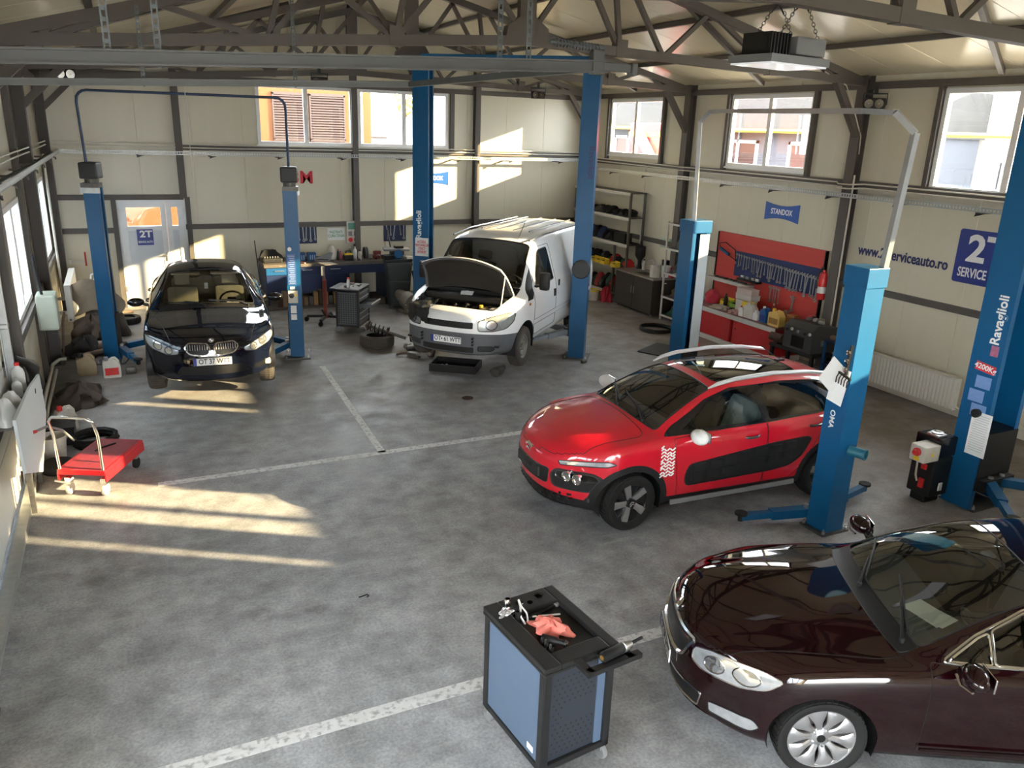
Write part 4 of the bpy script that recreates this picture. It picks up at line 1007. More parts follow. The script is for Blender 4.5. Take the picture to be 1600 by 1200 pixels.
# ---------------------------------------------------------------- black saloon on the first lift
def black_saloon():
    L = 4.841; h = L/2
    P = dict(L=L, ns=105, np=34,
        top=[(0, .66), (.03, .72), (.10, .775), (.45, .86), (1.0, .93), (1.42, .975), (1.6, 1.06), (2.0, 1.25), (2.45, 1.40), (2.85, 1.455), (3.3, 1.44), (3.7, 1.34), (4.15, 1.11), (4.4, 1.07), (4.75, 1.06), (L, 1.0)],
        belt=[(0, .62), (.12, .70), (.5, .80), (1.2, .90), (2, .93), (3.5, .96), (4.3, .98), (L, .93)],
        w=[(0, .73), (.12, .80), (.4, .88), (.8, .92), (2, .923), (3.8, .92), (4.5, .87), (L, .80)],
        g=[(0, .58), (.15, .62), (.6, .68), (1.42, .74), (1.7, .715), (2.1, .64), (2.5, .59), (2.9, .575), (3.4, .57), (3.9, .60), (4.2, .66), (L, .66)],
        crown=[(0, .02), (.3, .03), (1.4, .05), (1.7, .05), (2.4, .055), (3.5, .06), (4.2, .03), (L, .02)],
        bot=[(0, .21), (.3, .18), (1, .17), (3.8, .18), (L, .30)],
        shear=[(0, .34), (.3, .25), (.7, .10), (1.1, .14), (1.4, .18), (1.9, .15), (2.4, .12), (3.0, 0), (4.0, -.12), (L, -.22)], pw=2.8, nose=(.45, .5), tail=(.7, .2))
    R0 = thing('black_saloon', 'black saloon with twin kidney grilles on a low lift beside the door', 'car')
    sh = Shell(P)
    sh.cut('cowl', rpoly([(1.42, -.70), (1.52, -.70), (1.52, .70), (1.42, .70)], .02), (0, 1), lambda c, n: n.z > .2)
    sh.cut('windshield', rpoly([(1.52, -.70), (2.45, -.555), (2.45, .555), (1.52, .70)], .05), (0, 1), lambda c, n: n.z > .2 and c.z > .9)
    sh.cut('sunroof', rpoly([(2.75, -.42), (3.2, -.42), (3.2, .42), (2.75, .42)], .04), (0, 1), lambda c, n: n.z > .5 and c.z > 1.2)
    sh.cut('rear_window', rpoly([(3.62, -.50), (4.08, -.58), (4.08, .58), (3.62, .50)], .05), (0, 1), lambda c, n: n.z > .2 and c.z > .9)
    sh.shear()
    side = lambda c, n: abs(n.y) > .30 and abs(c.y) > .4
    sh.cut2('pillar', rpoly([(1.74, .945), (1.95, 1.10), (2.25, 1.255), (2.55, 1.34), (2.9, 1.37), (3.35, 1.35), (3.7, 1.24), (4.0, 1.08), (3.96, .985)], .03, 3), (0, 2), side, ['body'])
    sh.cut2('front_side_window', rpoly([(1.85, .96), (2.0, 1.095), (2.25, 1.235), (2.55, 1.325), (2.80, 1.348), (2.84, .965)], .02, 3), (0, 2), side, ['pillar'])
    sh.cut2('rear_side_window', rpoly([(2.92, .968), (2.88, 1.35), (3.33, 1.33), (3.6, 1.24), (3.78, 1.09), (3.78, .98)], .03, 3), (0, 2), side, ['pillar'])
    door = lambda c, n: abs(n.y) > .4 and abs(c.y) > .5 and c.z < 1.2
    sh.cut2('front_door', rpoly([(1.62, .27), (1.63, .94), (2.88, .965), (2.88, .27)], .03, 3), (0, 2), door, ['body'])
    sh.cut2('rear_door', rpoly([(2.89, .27), (2.89, .965), (3.85, .98), (3.62, .6), (3.45, .45), (3.40, .27)], .04, 3), (0, 2), door, ['body'])
    low = lambda c, n: abs(c.y) > .42
    for x in (.83, 3.718): sh.cut2(None, circ(x, .318, .365), (0, 2), low)
    F = lambda c, n: c.x < .5 and n.x < -.15
    sh.cut2('kidney_grille', rpoly([(.035, .60), (.025, .68), (.06, .735), (.30, .745), (.36, .69), (.30, .605), (.10, .575)], .04, 4), (1, 2), F, ['body'])
    sh.cut2('headlight', rpoly([(.44, .60), (.43, .665), (.56, .71), (.78, .755), (.885, .785), (.89, .70), (.80, .63), (.58, .575)], .03, 3), (1, 2), lambda c, n: c.x < .75 and n.x < -.05, ['body'])
    sh.cut2('lamp_bowl', circ(.57, .64, .05, 18), (1, 2), lambda c, n: c.x < .8 and n.x < -.05, ['headlight']); sh.cut2('lamp_bowl', circ(.71, .685, .058, 18), (1, 2), lambda c, n: c.x < .8 and n.x < -.05, ['headlight'])
    sh.cut('lower_grille', rpoly([(-.50, .30), (.50, .30), (.42, .43), (-.42, .43)], .03), (1, 2), F, ['body'])
    sh.cut2('fog_lamp_bay', rpoly([(.55, .30), (.52, .37), (.80, .39), (.83, .34), (.76, .30)], .02, 3), (1, 2), lambda c, n: c.x < .7 and n.x < -.05, ['body'])
    sh.cut('bonnet', rpoly([(.02, -.50), (1.35, -.77), (1.56, -.70), (1.56, .70), (1.35, .77), (.02, .50)], .10), (0, 1), lambda c, n: n.z > .55 and c.x < 1.65 and c.z > .72, ['body'])
    PAINT = pm('blue black paint', (0.003, 0.0045, 0.011), .35, .0, var=.03, coat=1.0, back=(.10, .09, .075), spec=.0)
    WS = glass('saloon windscreen', (.62, .62, .58)); SG = glass('dark side glass', (.13, .14, .14))
    mats = dict(body=(PAINT, ''), cowl=(BLACK, ''), windshield=(WS, ''), sunroof=(BLACK_GLOSS, ''), rear_window=(SG, ''), pillar=(BLACK_GLOSS, ''), front_side_window=(SG, '', 'side_window'), rear_side_window=(SG, '', 'side_window'), front_door=(PAINT, '', 'door'), rear_door=(PAINT, '', 'door'), kidney_grille=(BLACK, ''), headlight=(LAMPS, ''), lamp_bowl=(LAMPB, ''), lower_grille=(BLACK, ''), fog_lamp_bay=(BLACK_GLOSS, ''), bonnet=(PAINT, ''))
    sh.finish(R0, mats, [('windshield', 'windscreen_seal', BLACK, .008), ('pillar', 'window_trim', BLACK_GLOSS, .008), ('front_door', 'door_gap', BLACK, .0035), ('bonnet', 'bonnet_gap', BLACK, .004), ('kidney_grille', 'grille_frame', CHROME, .015), ('headlight', 'headlight_rim', BLACK, .006), ('lamp_bowl', 'lamp_bowl_rim', DARKGREY, .007)])
    arches(None, (.83, 3.718), .318, .366, .90, R0, L)
    for sg in (1, -1):
        for k in range(9):
            y = .06+.032*k; d = .34*(abs(y)/.73)**2.8
            MB().tube([(h-.026-d, sg*y, .598), (h-.040-d+.012, sg*y, .665), (h-.060-d, sg*y, .728)], .0055, 5).build('grille_slat', CHROME, R0, smooth=50)
        b = MB(); b.lathe([(.001, 0), (.035, .01), (.045, .04), (.04, .042)], 14, Matrix.Translation((h-.40, sg*.66, .345)) @ Matrix.Rotation(PI/2, 4, 'Y')); b.build('fog_lamp', CHROME, R0, smooth=45)
        MB().tube([(h-.20, sg*.50, .285), (h-.32, sg*.68, .285), (h-.52, sg*.82, .30)], .014, 6).build('bumper_strip', CHROME if sg < 0 else OFFWHITE, R0, smooth=50)
        mr = MB().tube([(h-1.86, sg*.87, .955), (h-1.84, sg*.97, .99)], [.045, .03], 8, flat=.6).build('door_mirror', PAINT, R0, smooth=50)
        b = MB(); b.sphere((0, 0, 0), 1, 16, (.075, .125, .07), Matrix.Translation((h-1.82, sg*1.04, 1.015)) @ Matrix.Rotation(sg*-.15, 4, 'Z')); b.build('mirror_cap', BLACK_GLOSS, mr, smooth=60)
        for x in (2.70, 3.60): MB().tube([(h-x+.1, sg*.905, .86), (h-x+.06, sg*.94, .865), (h-x-.06, sg*.94, .868), (h-x-.1, sg*.90, .87)], .015, 8).build('door_handle', PAINT, R0, smooth=50)
    # pale insert over the fog lamp on one side
    MB().cb(h-.40, .66, .345, .10, .30, .075, Matrix.Translation((0, 0, 0)), c=.02).build('bumper_insert', OFFWHITE, R0)
    # roundel
    bd = MB().lathe([(.001, 0), (.041, 0), (.043, .006), (.036, .009), (.001, .009)], 24, Matrix.Translation((h-.10, 0, .775)) @ Matrix.Rotation(math.radians(35), 4, 'Y')).build('bonnet_badge', CHROME, R0, smooth=30)
    for k, mt in ((0, WHITE), (1, BLUE_SIGN), (2, WHITE), (3, BLUE_SIGN)):
        a0 = k*PI/2; b = MB(); b.prism([(0, 0)]+[(.025*math.cos(a0+PI/2*i/5), .025*math.sin(a0+PI/2*i/5)) for i in range(6)], .009, .0105, Matrix.Translation((h-.10, 0, .775)) @ Matrix.Rotation(math.radians(35), 4, 'Y')); b.build('badge_quarter', mt, bd)
    plate(R0, Matrix.Translation((h+.016, 0, .50)) @ Matrix.Rotation(PI/2, 4, 'Z'), 'OT 37 WTT')
    wiper(R0, on_ws(P, 1.46, .60), on_ws(P, 1.57, .28), on_ws(P, 1.53, .55), on_ws(P, 1.57, .02))
    wiper(R0, on_ws(P, 1.46, -.05), on_ws(P, 1.57, -.34), on_ws(P, 1.53, -.10), on_ws(P, 1.57, -.58))
    DASH = pm('dark cabin plastic', (.025, .025, .026), .6, var=.1); SEAT = pm('beige seat leather', (.42, .38, .28), .6, var=.1)
    MB().prism([(h-1.5, .70), (h-1.5, .94), (h-1.8, .96), (h-2.05, .92), (h-2.1, .65)], -.70, .70, Matrix.Rotation(PI/2, 4, 'X')).build('dashboard', DASH, R0)
    MB().box(h-4.1, h-1.45, -.74, .74, .22, .28).build('cabin_floor', DASH, R0)
    seats(R0, P, SEAT, h-2.55, h-3.45, .38, .26); steering(R0, h-2.15, .38, .92)
    for sg in (1, -1): MB().cb(h-2.44, sg*.30, 1.335, .17, .44, .02, Matrix.Identity(4), c=.008).build('sun_visor', SEAT, R0)
    MB().cb(h-2.33, 0, 1.28, .04, .22, .07, c=.015).build('inner_mirror', BLACK, R0)
    MB().cb(h-2.30, 0, 1.15, .02, .06, .10, c=.01).build('air_freshener', WHITE, R0)
    for sg in (1, -1):
        for x0 in (.83, 3.718):
            w_ = wheel_base(R0, .318, .225, .215, rubber=RUBBER_DUSTY, out=sg)
            b = MB()
            for k in range(7): fan(b, .05, .212, 2*PI*k/7, 2*PI*k/7, sg*.07, sg*.085, sg*.03, .022, .04)
            b.build('spoke', ALLOY, w_, smooth=30)
            MB().lathe([(.001, .06), (.075, .06), (.07, .078), (.001, .082)], 18, Matrix.Rotation(-sg*PI/2, 4, 'X')).build('hub', ALLOY, w_, smooth=40)
            w_.location = (h-x0, sg*.775, .225); w_.rotation_euler = (0, .2, math.radians(-4) if x0 < 1 else 0)
    return R0, P
bs, BP = black_saloon()
place(bs, (.96, 11.80), math.radians(-94.5), .26, 4.841, 1.025)
bpy.context.view_layer.update()
b = MB(); b.prism([(-.16, -.1), (.12, -.12), (.16, .02), (.03, .09), (-.02, .05), (-.1, .1)], 0, .004); o = b.build('paper_sheet', PAPER); o.matrix_world = on_car(bs, (2.42-1.74, .40, .958), 1.5)
tag(o, 'creased white paper lying inside the windscreen of the black saloon', 'paper')
# ---------------------------------------------------------------- white panel van with its bonnet up, on the second lift
def white_van():
    L = 4.834; h = L/2
    P = dict(L=L, ns=110, np=40,
        top=[(0, .86), (.03, .93), (.10, .97), (.45, 1.08), (.80, 1.18), (.95, 1.25), (1.40, 1.70), (1.62, 1.885), (1.85, 1.955), (2.3, 1.99), (4.0, 1.995), (4.75, 1.97), (L, 1.94)],
        belt=[(0, .80), (.15, .88), (.5, 1.0), (1.0, 1.12), (1.6, 1.18), (2.4, 1.20), (L, 1.20)],
        w=[(0, .80), (.12, .86), (.4, .94), (.9, .985), (2, .987), (4.2, .985), (L, .95)],
        g=[(0, .66), (.2, .72), (.8, .80), (1.0, .80), (1.7, .72), (2.2, .73), (3.0, .76), (4.5, .76), (L, .74)],
        crown=[(0, .02), (.4, .04), (1.0, .05), (1.7, .05), (2.5, .055), (L, .055)],
        bot=[(0, .30), (.3, .27), (1, .27), (4, .28), (L, .36)],
        shear=[(0, .26), (.3, .20), (.7, .10), (1.0, .16), (1.5, .12), (1.9, .08), (2.6, 0), (4.4, 0), (L, -.10)], pw=2.8, nose=(.5, .20), tail=(.7, .02), tumble=.965)
    R0 = thing('panel_van', 'white panel van with its bonnet propped open and front wheels hanging on the lift', 'van')
    sh = Shell(P)
    sh.cut('cowl', rpoly([(.80, -.80), (.98, -.80), (.98, .80), (.80, .80)], .02), (0, 1), lambda c, n: n.z > .2 and c.z > .9)
    sh.cut('windshield', rpoly([(.98, -.79), (1.64, -.705), (1.64, .705), (.98, .79)], .06), (0, 1), lambda c, n: n.z > .2 and c.z > 1.0)
    sh.cut(None, rpoly([(.17, -.66), (.80, -.77), (.80, .77), (.17, .66)], .05), (0, 1), lambda c, n: n.z > .3 and .8 < c.z < 1.3)
    sh.shear()
    side = lambda c, n: abs(n.y) > .4 and abs(c.y) > .5
    sh.cut2('pillar', rpoly([(.98, 1.04), (1.30, 1.40), (1.62, 1.70), (1.74, 1.70), (1.34, 1.20), (1.30, 1.04)], .02, 2), (0, 2), side, ['body'])
    sh.cut2('door_window', rpoly([(1.40, 1.19), (1.50, 1.37), (1.78, 1.71), (1.86, 1.75), (2.22, 1.76), (2.26, 1.22)], .035, 3), (0, 2), side, ['body', 'pillar'])
    sh.cut2('front_door', rpoly([(1.28, .42), (1.28, 1.16), (1.30, 1.22), (1.76, 1.80), (2.34, 1.81), (2.36, .42)], .05, 3), (0, 2), side, ['body', 'pillar'])
    sh.cut('sliding_door', rpoly([(2.42, .42), (2.42, 1.80), (3.6, 1.80), (3.6, .42)], .05, 3), (0, 2), lambda c, n: side(c, n) and c.y < 0, ['body'])
    low = lambda c, n: abs(c.y) > .45
    sh.cut('front_bumper', [(-.3, .2), (.66, .2), (.66, .60), (-.3, .66)], (0, 2), lambda c, n: True, ['body'])
    for x in (.93, 3.863): sh.cut2(None, circ(x, .34, .40), (0, 2), low)
    F = lambda c, n: c.x < .75 and n.x < -.08
    sh.cut2('headlight', rpoly([(.50, .68), (.49, .83), (.66, .90), (.86, .945), (.93, .93), (.92, .80), (.86, .71), (.70, .675)], .03, 3), (1, 2), F, ['body'])
    sh.cut2('lamp_bowl', circ(.68, .775, .075, 18), (1, 2), F, ['headlight'])
    sh.cut('grille', rpoly([(-.42, .71), (.42, .71), (.42, .81), (-.42, .81)], .02), (1, 2), F, ['body'])
    sh.cut2('fog_recess', rpoly([(.50, .36), (.50, .44), (.70, .44), (.74, .40), (.70, .36)], .02, 3), (1, 2), F, ['front_bumper'])
    sh.cut('lower_grille', rpoly([(-.44, .33), (.44, .33), (.44, .42), (-.44, .42)], .02), (1, 2), F, ['front_bumper'])
    sh.cut2('side_strip', [(1.25, .60), (3.35, .60), (3.35, .68), (1.25, .68)], (0, 2), side, ['body', 'front_door', 'sliding_door'])
    PAINT = pm('white van paint', (0.74, 0.745, 0.74), .30, var=.03, scale=2, coat=.6, back=(.10, .10, .10), wear=(.35, .33, .30), wear_amt=.02)
    BUMP = pm('grey van bumper', (.085, .088, .095), .55, var=.12, scale=12)
    WS = glass('van windscreen', (.62, .64, .62), base=.06); SG = glass('van door glass', (.40, .42, .42))
    HL = pm('aged lamp lens', (.30, .32, .31), .18, .35, var=.3, scale=18, coat=1)
    mats = dict(body=(PAINT, ''), cowl=(BLACK, ''), windshield=(WS, ''), pillar=(BLACK, ''), door_window=(SG, ''), front_door=(PAINT, '', 'door'), sliding_door=(PAINT, '', 'sliding_door'), front_bumper=(BUMP, 'whole'), headlight=(HL, ''), lamp_bowl=(LAMPS, ''), grille=(BLACK, ''), fog_recess=(DARKGREY, ''), lower_grille=(BLACK, ''), side_strip=(PAINT, ''))
    sh.finish(R0, mats, [('windshield', 'windscreen_seal', BLACK, .012), ('door_window', 'window_seal', BLACK, .010), ('front_door', 'door_gap', BLACK, .0045), ('headlight', 'headlight_rim', BLACK, .007), ('side_strip', 'strip_edge', GREY, .003), ('fog_recess', 'recess_edge', BLACK, .005)])
    arches(None, (.93, 3.863), .34, .402, .965, R0, L)
    # engine bay: tray, crossmember, engine with its pieces
    GREASE = pm('greasy engine black', (.012, .0115, .011), .5, .2, var=.4, scale=14, bump=.3)
    b = MB(); b.box(h-.95, h-.20, -.80, .80, .42, .45); b.box(h-.97, h-.94, -.80, .80, .42, 1.14); b.box(h-.90, h-.40, -.76, -.73, .42, .90); b.box(h-.90, h-.40, .73, .76, .42, .90); b.box(h-.92, h-.66, -.72, .72, 1.00, 1.09, c=.02); b.build('engine_bay', GREASE, R0)
    b = MB(); b.box(h-.30, h-.16, -.66, .62, .86, .915, c=.015); b.box(h-.22, h-.14, -.60, .60, .80, .88, c=.01); b.build('lock_panel', OFFWHITE, R0)
    b = MB(); b.cb(h-.235, .02, .935, .06, .09, .05, c=.015); b.build('bonnet_lock', STEEL, R0)
    b = MB(); b.cb(h-.62, -.05, .70, .42, .70, .40, c=.06)
    for k in range(4): b.cyl((h-.62+.05, -.30+.17*k, .88), (h-.62+.05, -.30+.17*k, .95), .045, 10)
    b.build('engine_block', GREASE, R0, smooth=40)
    eng = MB().cb(h-.52, .48, .86, .24, .22, .22, c=.05).build('alternator', CAST, R0, smooth=40)
    for k in range(6): MB().tube([(h-.34-.05*k, -.55+.2*k, .86), (h-.50, -.5+.2*k, .97+.02*(k % 2)), (h-.76, -.42+.19*k, .90)], .022, 7).build('engine_hose', BLACK, R0, smooth=50)
    b = MB(); b.cb(h-.45, .63, .92, .18, .16, .14, c=.03); b.build('reservoir', OFFWHITE, R0, smooth=40); MB().cyl((h-.50, .36, .95), (h-.50, .36, 1.0), .03).build('filler_cap', YELLOW, R0, smooth=40)
    # dirty cloth hanging over the slam panel
    rnd = random.Random(5); nx, ny = 16, 20; vs = []
    for i in range(nx):
        for j in range(ny):
            u = i/(nx-1); v = j/(ny-1); y = -.78+.46*v; nose = h-.03-.26*(abs(y)/.82)**2.8
            t = min(1, u/.62); x = nose-.40*(1-t)+.02; z = .985+.06*(1-t)-.02*t
            if u > .62: x = nose+.045; z = .965-(u-.62)/.38*(.20+.05*math.sin(9*v))
            vs.append((x+.015*rnd.uniform(-1, 1), y+.015*rnd.uniform(-1, 1), z+.022*math.sin(11*v+4*u)*math.cos(7*u-3*v)+rnd.uniform(-.012, .012)))
    ragme = MB().add(vs, [(i*ny+j, (i+1)*ny+j, (i+1)*ny+j+1, i*ny+j+1) for i in range(nx-1) for j in range(ny-1)])
    # raised bonnet: shell with a folded rim, inner liner and a prop
    N1, N2 = 12, 18
    M = Matrix.Translation((h-.86, 0, 1.175)) @ Matrix.Rotation(math.radians(-54), 4, 'Y')
    def bon(dz, sh_):
        v = []
        for i in range(N1):
            for j in range(N2):
                u = i/(N1-1); y = (-1+2*j/(N2-1)); hw = .79-.10*u
                x = .69*u - .13*abs(y)**2.4*u*.9; v.append(M @ Vector((x*sh_, y*hw*sh_, dz+.04*math.sin(PI*u*.9)-.07*y*y+.0-.03*u*u)))
        return v
    top = bon(.03, 1); bot = bon(.005, 1); f = [(i*N2+j, (i+1)*N2+j, (i+1)*N2+j+1, i*N2+j+1) for i in range(N1-1) for j in range(N2-1)]
    o_ = N1*N2; edge = [(0, j) for j in range(N2)]+[(i, N2-1) for i in range(1, N1)]+[(N1-1, j) for j in range(N2-2, -1, -1)]+[(i, 0) for i in range(N1-2, 0, -1)]
    e = [i*N2+j for i, j in edge]; n = len(e)
    fs = [q[::-1] for q in f]+[tuple(k+o_ for k in q) for q in f]+[(e[k], e[(k+1) % n], e[(k+1) % n]+o_, e[k]+o_) for k in range(n)]
    bn = MB().add(top+bot, fs).build('bonnet', PAINT, R0, smooth=50)
    MB().add(bon(-.006, .93), f).build('bonnet_liner', pm('bonnet liner', (.022, .019, .017), .8, var=.5, scale=6), bn, smooth=50)
    ro = MB().tube([M @ Vector((.66-.13*abs(y)**2.4, y*.70, -.005-.07*y*y-.0)) for y in [-1+.125*k for k in range(17)]], .014, 6).build('bonnet_edge', PAINT, bn, smooth=50)
    MB().cyl((h-.40, .73, 1.0), M @ Vector((.42, .72, -.03)), .010).build('bonnet_prop', OFFWHITE, R0)
    # plate, mirrors, wipers, cabin, wheels
    plate(R0, Matrix.Translation((h+.022, 0, .52)) @ Matrix.Rotation(PI/2, 4, 'Z'), 'OT\u2022 61 WTT')
    for y in (-.44, .44):
        for z in (.47, .52, .57): MB().cyl((h-.03, y, z), (h+.006, y, z), .018, 8).build('bumper_plug', BLACK, R0)
    for sg in (1, -1):
        mr = MB().tube([(h-1.40, sg*.94, 1.22), (h-1.36, sg*1.06, 1.24)], .04, 8, flat=.6).build('door_mirror', BLACK, R0, smooth=50)
        MB().cb(h-1.36, sg*1.11, 1.32, .13, .17, .30, c=.05).build('mirror_cap', BLACK, mr, smooth=45)
        MB().cb(h-1.43, sg*1.11, 1.32, .012, .13, .25, c=.01).build('mirror_glass', CHROME, mr)
        MB().cb(h-2.26, sg*.995, .98, .07, .03, .13, c=.012).build('door_handle', BLACK, R0, smooth=45); MB().cb(h-2.48, sg*.992, 1.12, .05, .02, .11, c=.01).build('door_handle', BLACK, R0, smooth=45)
        MB().sphere((h-1.06, sg*.985, .98), .03, 8, (1.3, .4, .8)).build('side_repeater', pm('amber lamp', (.7, .25, .03), .2), R0, smooth=60)
        MB().tube([(h-1.66, sg*.70, 1.915), (h-2.4, sg*.735, 1.962), (h-4.78, sg*.75, 1.955)], .014, 6).build('roof_gutter', PAINT, R0, smooth=50)
    for y in (-.45, -.15, .15, .45): MB().tube([(h-2.3, y, 1.985), (h-3.4, y, 1.998), (h-4.6, y, 1.99)], .012, 6).build('roof_rib', PAINT, R0, smooth=50)
    MB().tube([(h-1.75, .46, 1.91), (h-1.88, .46, 2.02), (h-2.05, .46, 2.16)], .006, 5).build('antenna', BLACK, R0)
    for y0, y1, q in ((.55, .10, 1), (-.20, -.62, 1)): wiper(R0, on_ws(P, .93, y0), on_ws(P, 1.05, y1+.1), on_ws(P, 1.01, y0-.05), on_ws(P, 1.06, y1-.08))
    DASH = pm('dark cabin plastic', (.025, .025, .026), .6, var=.1); SEAT = pm('van seat cloth', (.05, .05, .055), .85, var=.2, scale=30)
    MB().prism([(h-1.02, .70), (h-1.02, 1.16), (h-1.32, 1.22), (h-1.5, 1.12), (h-1.55, .70)], -.80, .80, Matrix.Rotation(PI/2, 4, 'X')).build('dashboard', DASH, R0)
    MB().box(h-4.7, h-1.0, -.86, .86, .40, .46).build('cabin_floor', DASH, R0); MB().box(h-2.55, h-2.50, -.72, .72, .46, 1.84).build('bulkhead', GREY, R0)
    seats(R0, P, SEAT, h-2.0, None, .45, .62); steering(R0, h-1.62, .45, 1.18)
    for sg in (1, -1):
        for x0 in (.93, 3.863):
            w_ = wheel_base(R0, .335, .205, .20, rubber=RUBBER_DUSTY, rimmat=pm('grey steel wheel', (.20, .195, .18), .5, .4, var=.25, scale=14), out=sg)
            MY = Matrix.Rotation(-sg*PI/2, 4, 'X')
            b = MB(); b.lathe([(.001, .075), (.055, .075), (.06, .050), (.10, .045), (.135, .068), (.165, .055), (.195, .02)], 32, MY); b.build('wheel_disc', MATS['grey steel wheel'], w_, smooth=40)
            for k in range(10):
                a = 2*PI*k/10; b = MB(); b.sphere((0, 0, 0), .017, 8, (1.0, .6, .35), MY @ TR(.145*math.cos(a), .145*math.sin(a), .062)); b.build('vent_hole', BLACK, w_)
            for k in range(5):
                a = 2*PI*k/5; MB().lathe([(.012, .04), (.012, .066), (.001, .068)], 6, MY @ TR(.082*math.cos(a), .082*math.sin(a), 0)).build('wheel_nut', STEEL, w_)
            w_.location = (h-x0, sg*.86, .30 if x0 < 1 else .25); w_.rotation_euler = (0, .2, math.radians(2) if x0 < 1 else 0)
    return R0, P, ragme
wv, VP, ragme = white_van()
place(wv, (4.42, 11.39), math.radians(-137.5), .40, 4.834, 1.01)
bpy.context.view_layer.update()
CLOTHB = pm('oily black cloth', (.009, .009, .0085), .8, var=.5, scale=20, bump=.4)
o = ragme.build('work_cloth', CLOTHB, smooth=60); o.matrix_world = wv.matrix_world.copy()
tag(o, 'oily black cloth draped over the corner of the open van nose', 'cloth')
b = MB(); b.box(-.075, .075, -.10, .10, 0, .003); b.box(-.08, .07, -.105, .02, .003, .006, Matrix.Rotation(.2, 4, 'Z')); o = b.build('paper_sheet', PAPER)
o.matrix_world = on_car(wv, (2.417-.78, -.02, 1.105), .15, 0, .35)
tag(o, 'folded white paper lying on the black scuttle under the open van bonnet', 'paper')
# ---------------------------------------------------------------- sectional gate and its overhead rails
def vm(x, y, z=0, rz=0): return Matrix.Translation((x, y, z)) @ Matrix.Rotation(rz, 4, 'Z')
D2 = structure('door_2', 'white sectional gate in the low-window wall with overhead rails')
GATE = pm('white gate panel', lin(222, 222, 216), .38, var=.03)
for k in range(6):
    MB().box(-1.40, -1.355, 5.42, 9.88, .03+k*.715, .03+k*.715+.705, c=.008).build('gate_panel', GATE, D2)
for y in (5.40, 9.90):
    b = MB(); b.box(-1.33, -1.24, y-.012, y+.012, 0, 4.2); b.box(-1.33, -1.318, y-.05, y+.05, 0, 4.2); b.box(-1.252, -1.24, y-.05, y+.012, 0, 4.2); b.build('vertical_rail', GALV, D2)
    for z in (.25, 1.1, 1.9, 2.9): MB().cb(-1.30, y, z, .12, .12, .05, c=.008).build('rail_bracket', GALV, D2)
MB().bar((-1.26, 5.4, .04), (-1.26, 9.9, .04), .10, .08).build('bottom_rail', GALV, D2)
MB().cyl((-1.33, 5.5, 4.45), (-1.33, 9.8, 4.45), .018).build('gate_shaft', GALV, D2)
def zrail(x, y): return 4.40+.045*(x+.5)+.02*(y-5.45)/4.4
NEUT = pm('dark grey rail', (.085, .087, .085), .5, .2, var=.15)
for y, wd, hh in ((5.45, .045, .075), (9.88, .045, .06)):
    b = MB(); p, q = Vector((-1.25, y, zrail(-1.25, y))), Vector((3.36, y, zrail(3.36, y)))
    b.bar(p, q, .012, hh)
    for dz in (-hh/2, hh/2): b.bar(p+Vector((0, -wd/2, dz)), q+Vector((0, -wd/2, dz)), wd, .012)
    b.build('overhead_rail', NEUT if y < 6 else pm('mid grey rail', (.17, .175, .17), .5, .1), D2)
MB().bar((3.34, 5.45, zrail(3.34, 5.45)), (3.34, 9.88, zrail(3.34, 9.88)), .07, .06).build('rail_crossbar', GALV_DARK, D2)
b = MB(); b.cb(3.30, 5.47, 4.60, .10, .07, .17, c=.01); b.cb(3.47, 5.47, 4.575, .24, .06, .06, c=.006); b.cb(3.62, 5.47, 4.57, .05, .08, .09, c=.01); b.build('end_bracket', NEUT, D2)
b = MB(); b.cyl((2.9, 5.47, 4.72), (3.36, 5.47, 4.70), .012)
b.tube([(2.92+.40*k/120, 5.47+.028*math.cos(k*PI/4), 4.718-.02*k/120+.028*math.sin(k*PI/4)) for k in range(121)], .0045, 5); b.build('spring', GALV_DARK, D2)
def perforated(b, p, q, wd=.04, along=(1, 0, 0)):
    """perforated steel strip: two flanks with rungs between round holes"""
    p, q = Vector(p), Vector(q); a = Vector(along).normalized(); d = q-p; n = max(2, int(d.length/.055))
    for s_ in (-1, 1): b.bar(p+a*s_*wd*.38, q+a*s_*wd*.38, .006, wd*.24, a)
    for k in range(n+1):
        c = p+d*(k/n); b.bar(c-a*wd*.3, c+a*wd*.3, .006, .024, d.normalized())
for x, y, zt in ((.02, 5.45, 5.15), (.30, 5.68, 5.3), (2.72, 5.45, 5.6), (2.60, 5.68, 5.6), (.35, 9.88, 5.2), (1.95, 9.88, 5.5)):
    b = MB(); perforated(b, (x, y, zrail(x, y)-.03), (x, y, zt)); b.build('perforated_hanger', GALV_DARK, D2)
MB().tube([(.75, 9.86, 4.45), (.755, 9.86, 3.7), (.76, 9.86, 3.45)], .004, 5).build('pull_cord', OFFWHITE, D2)

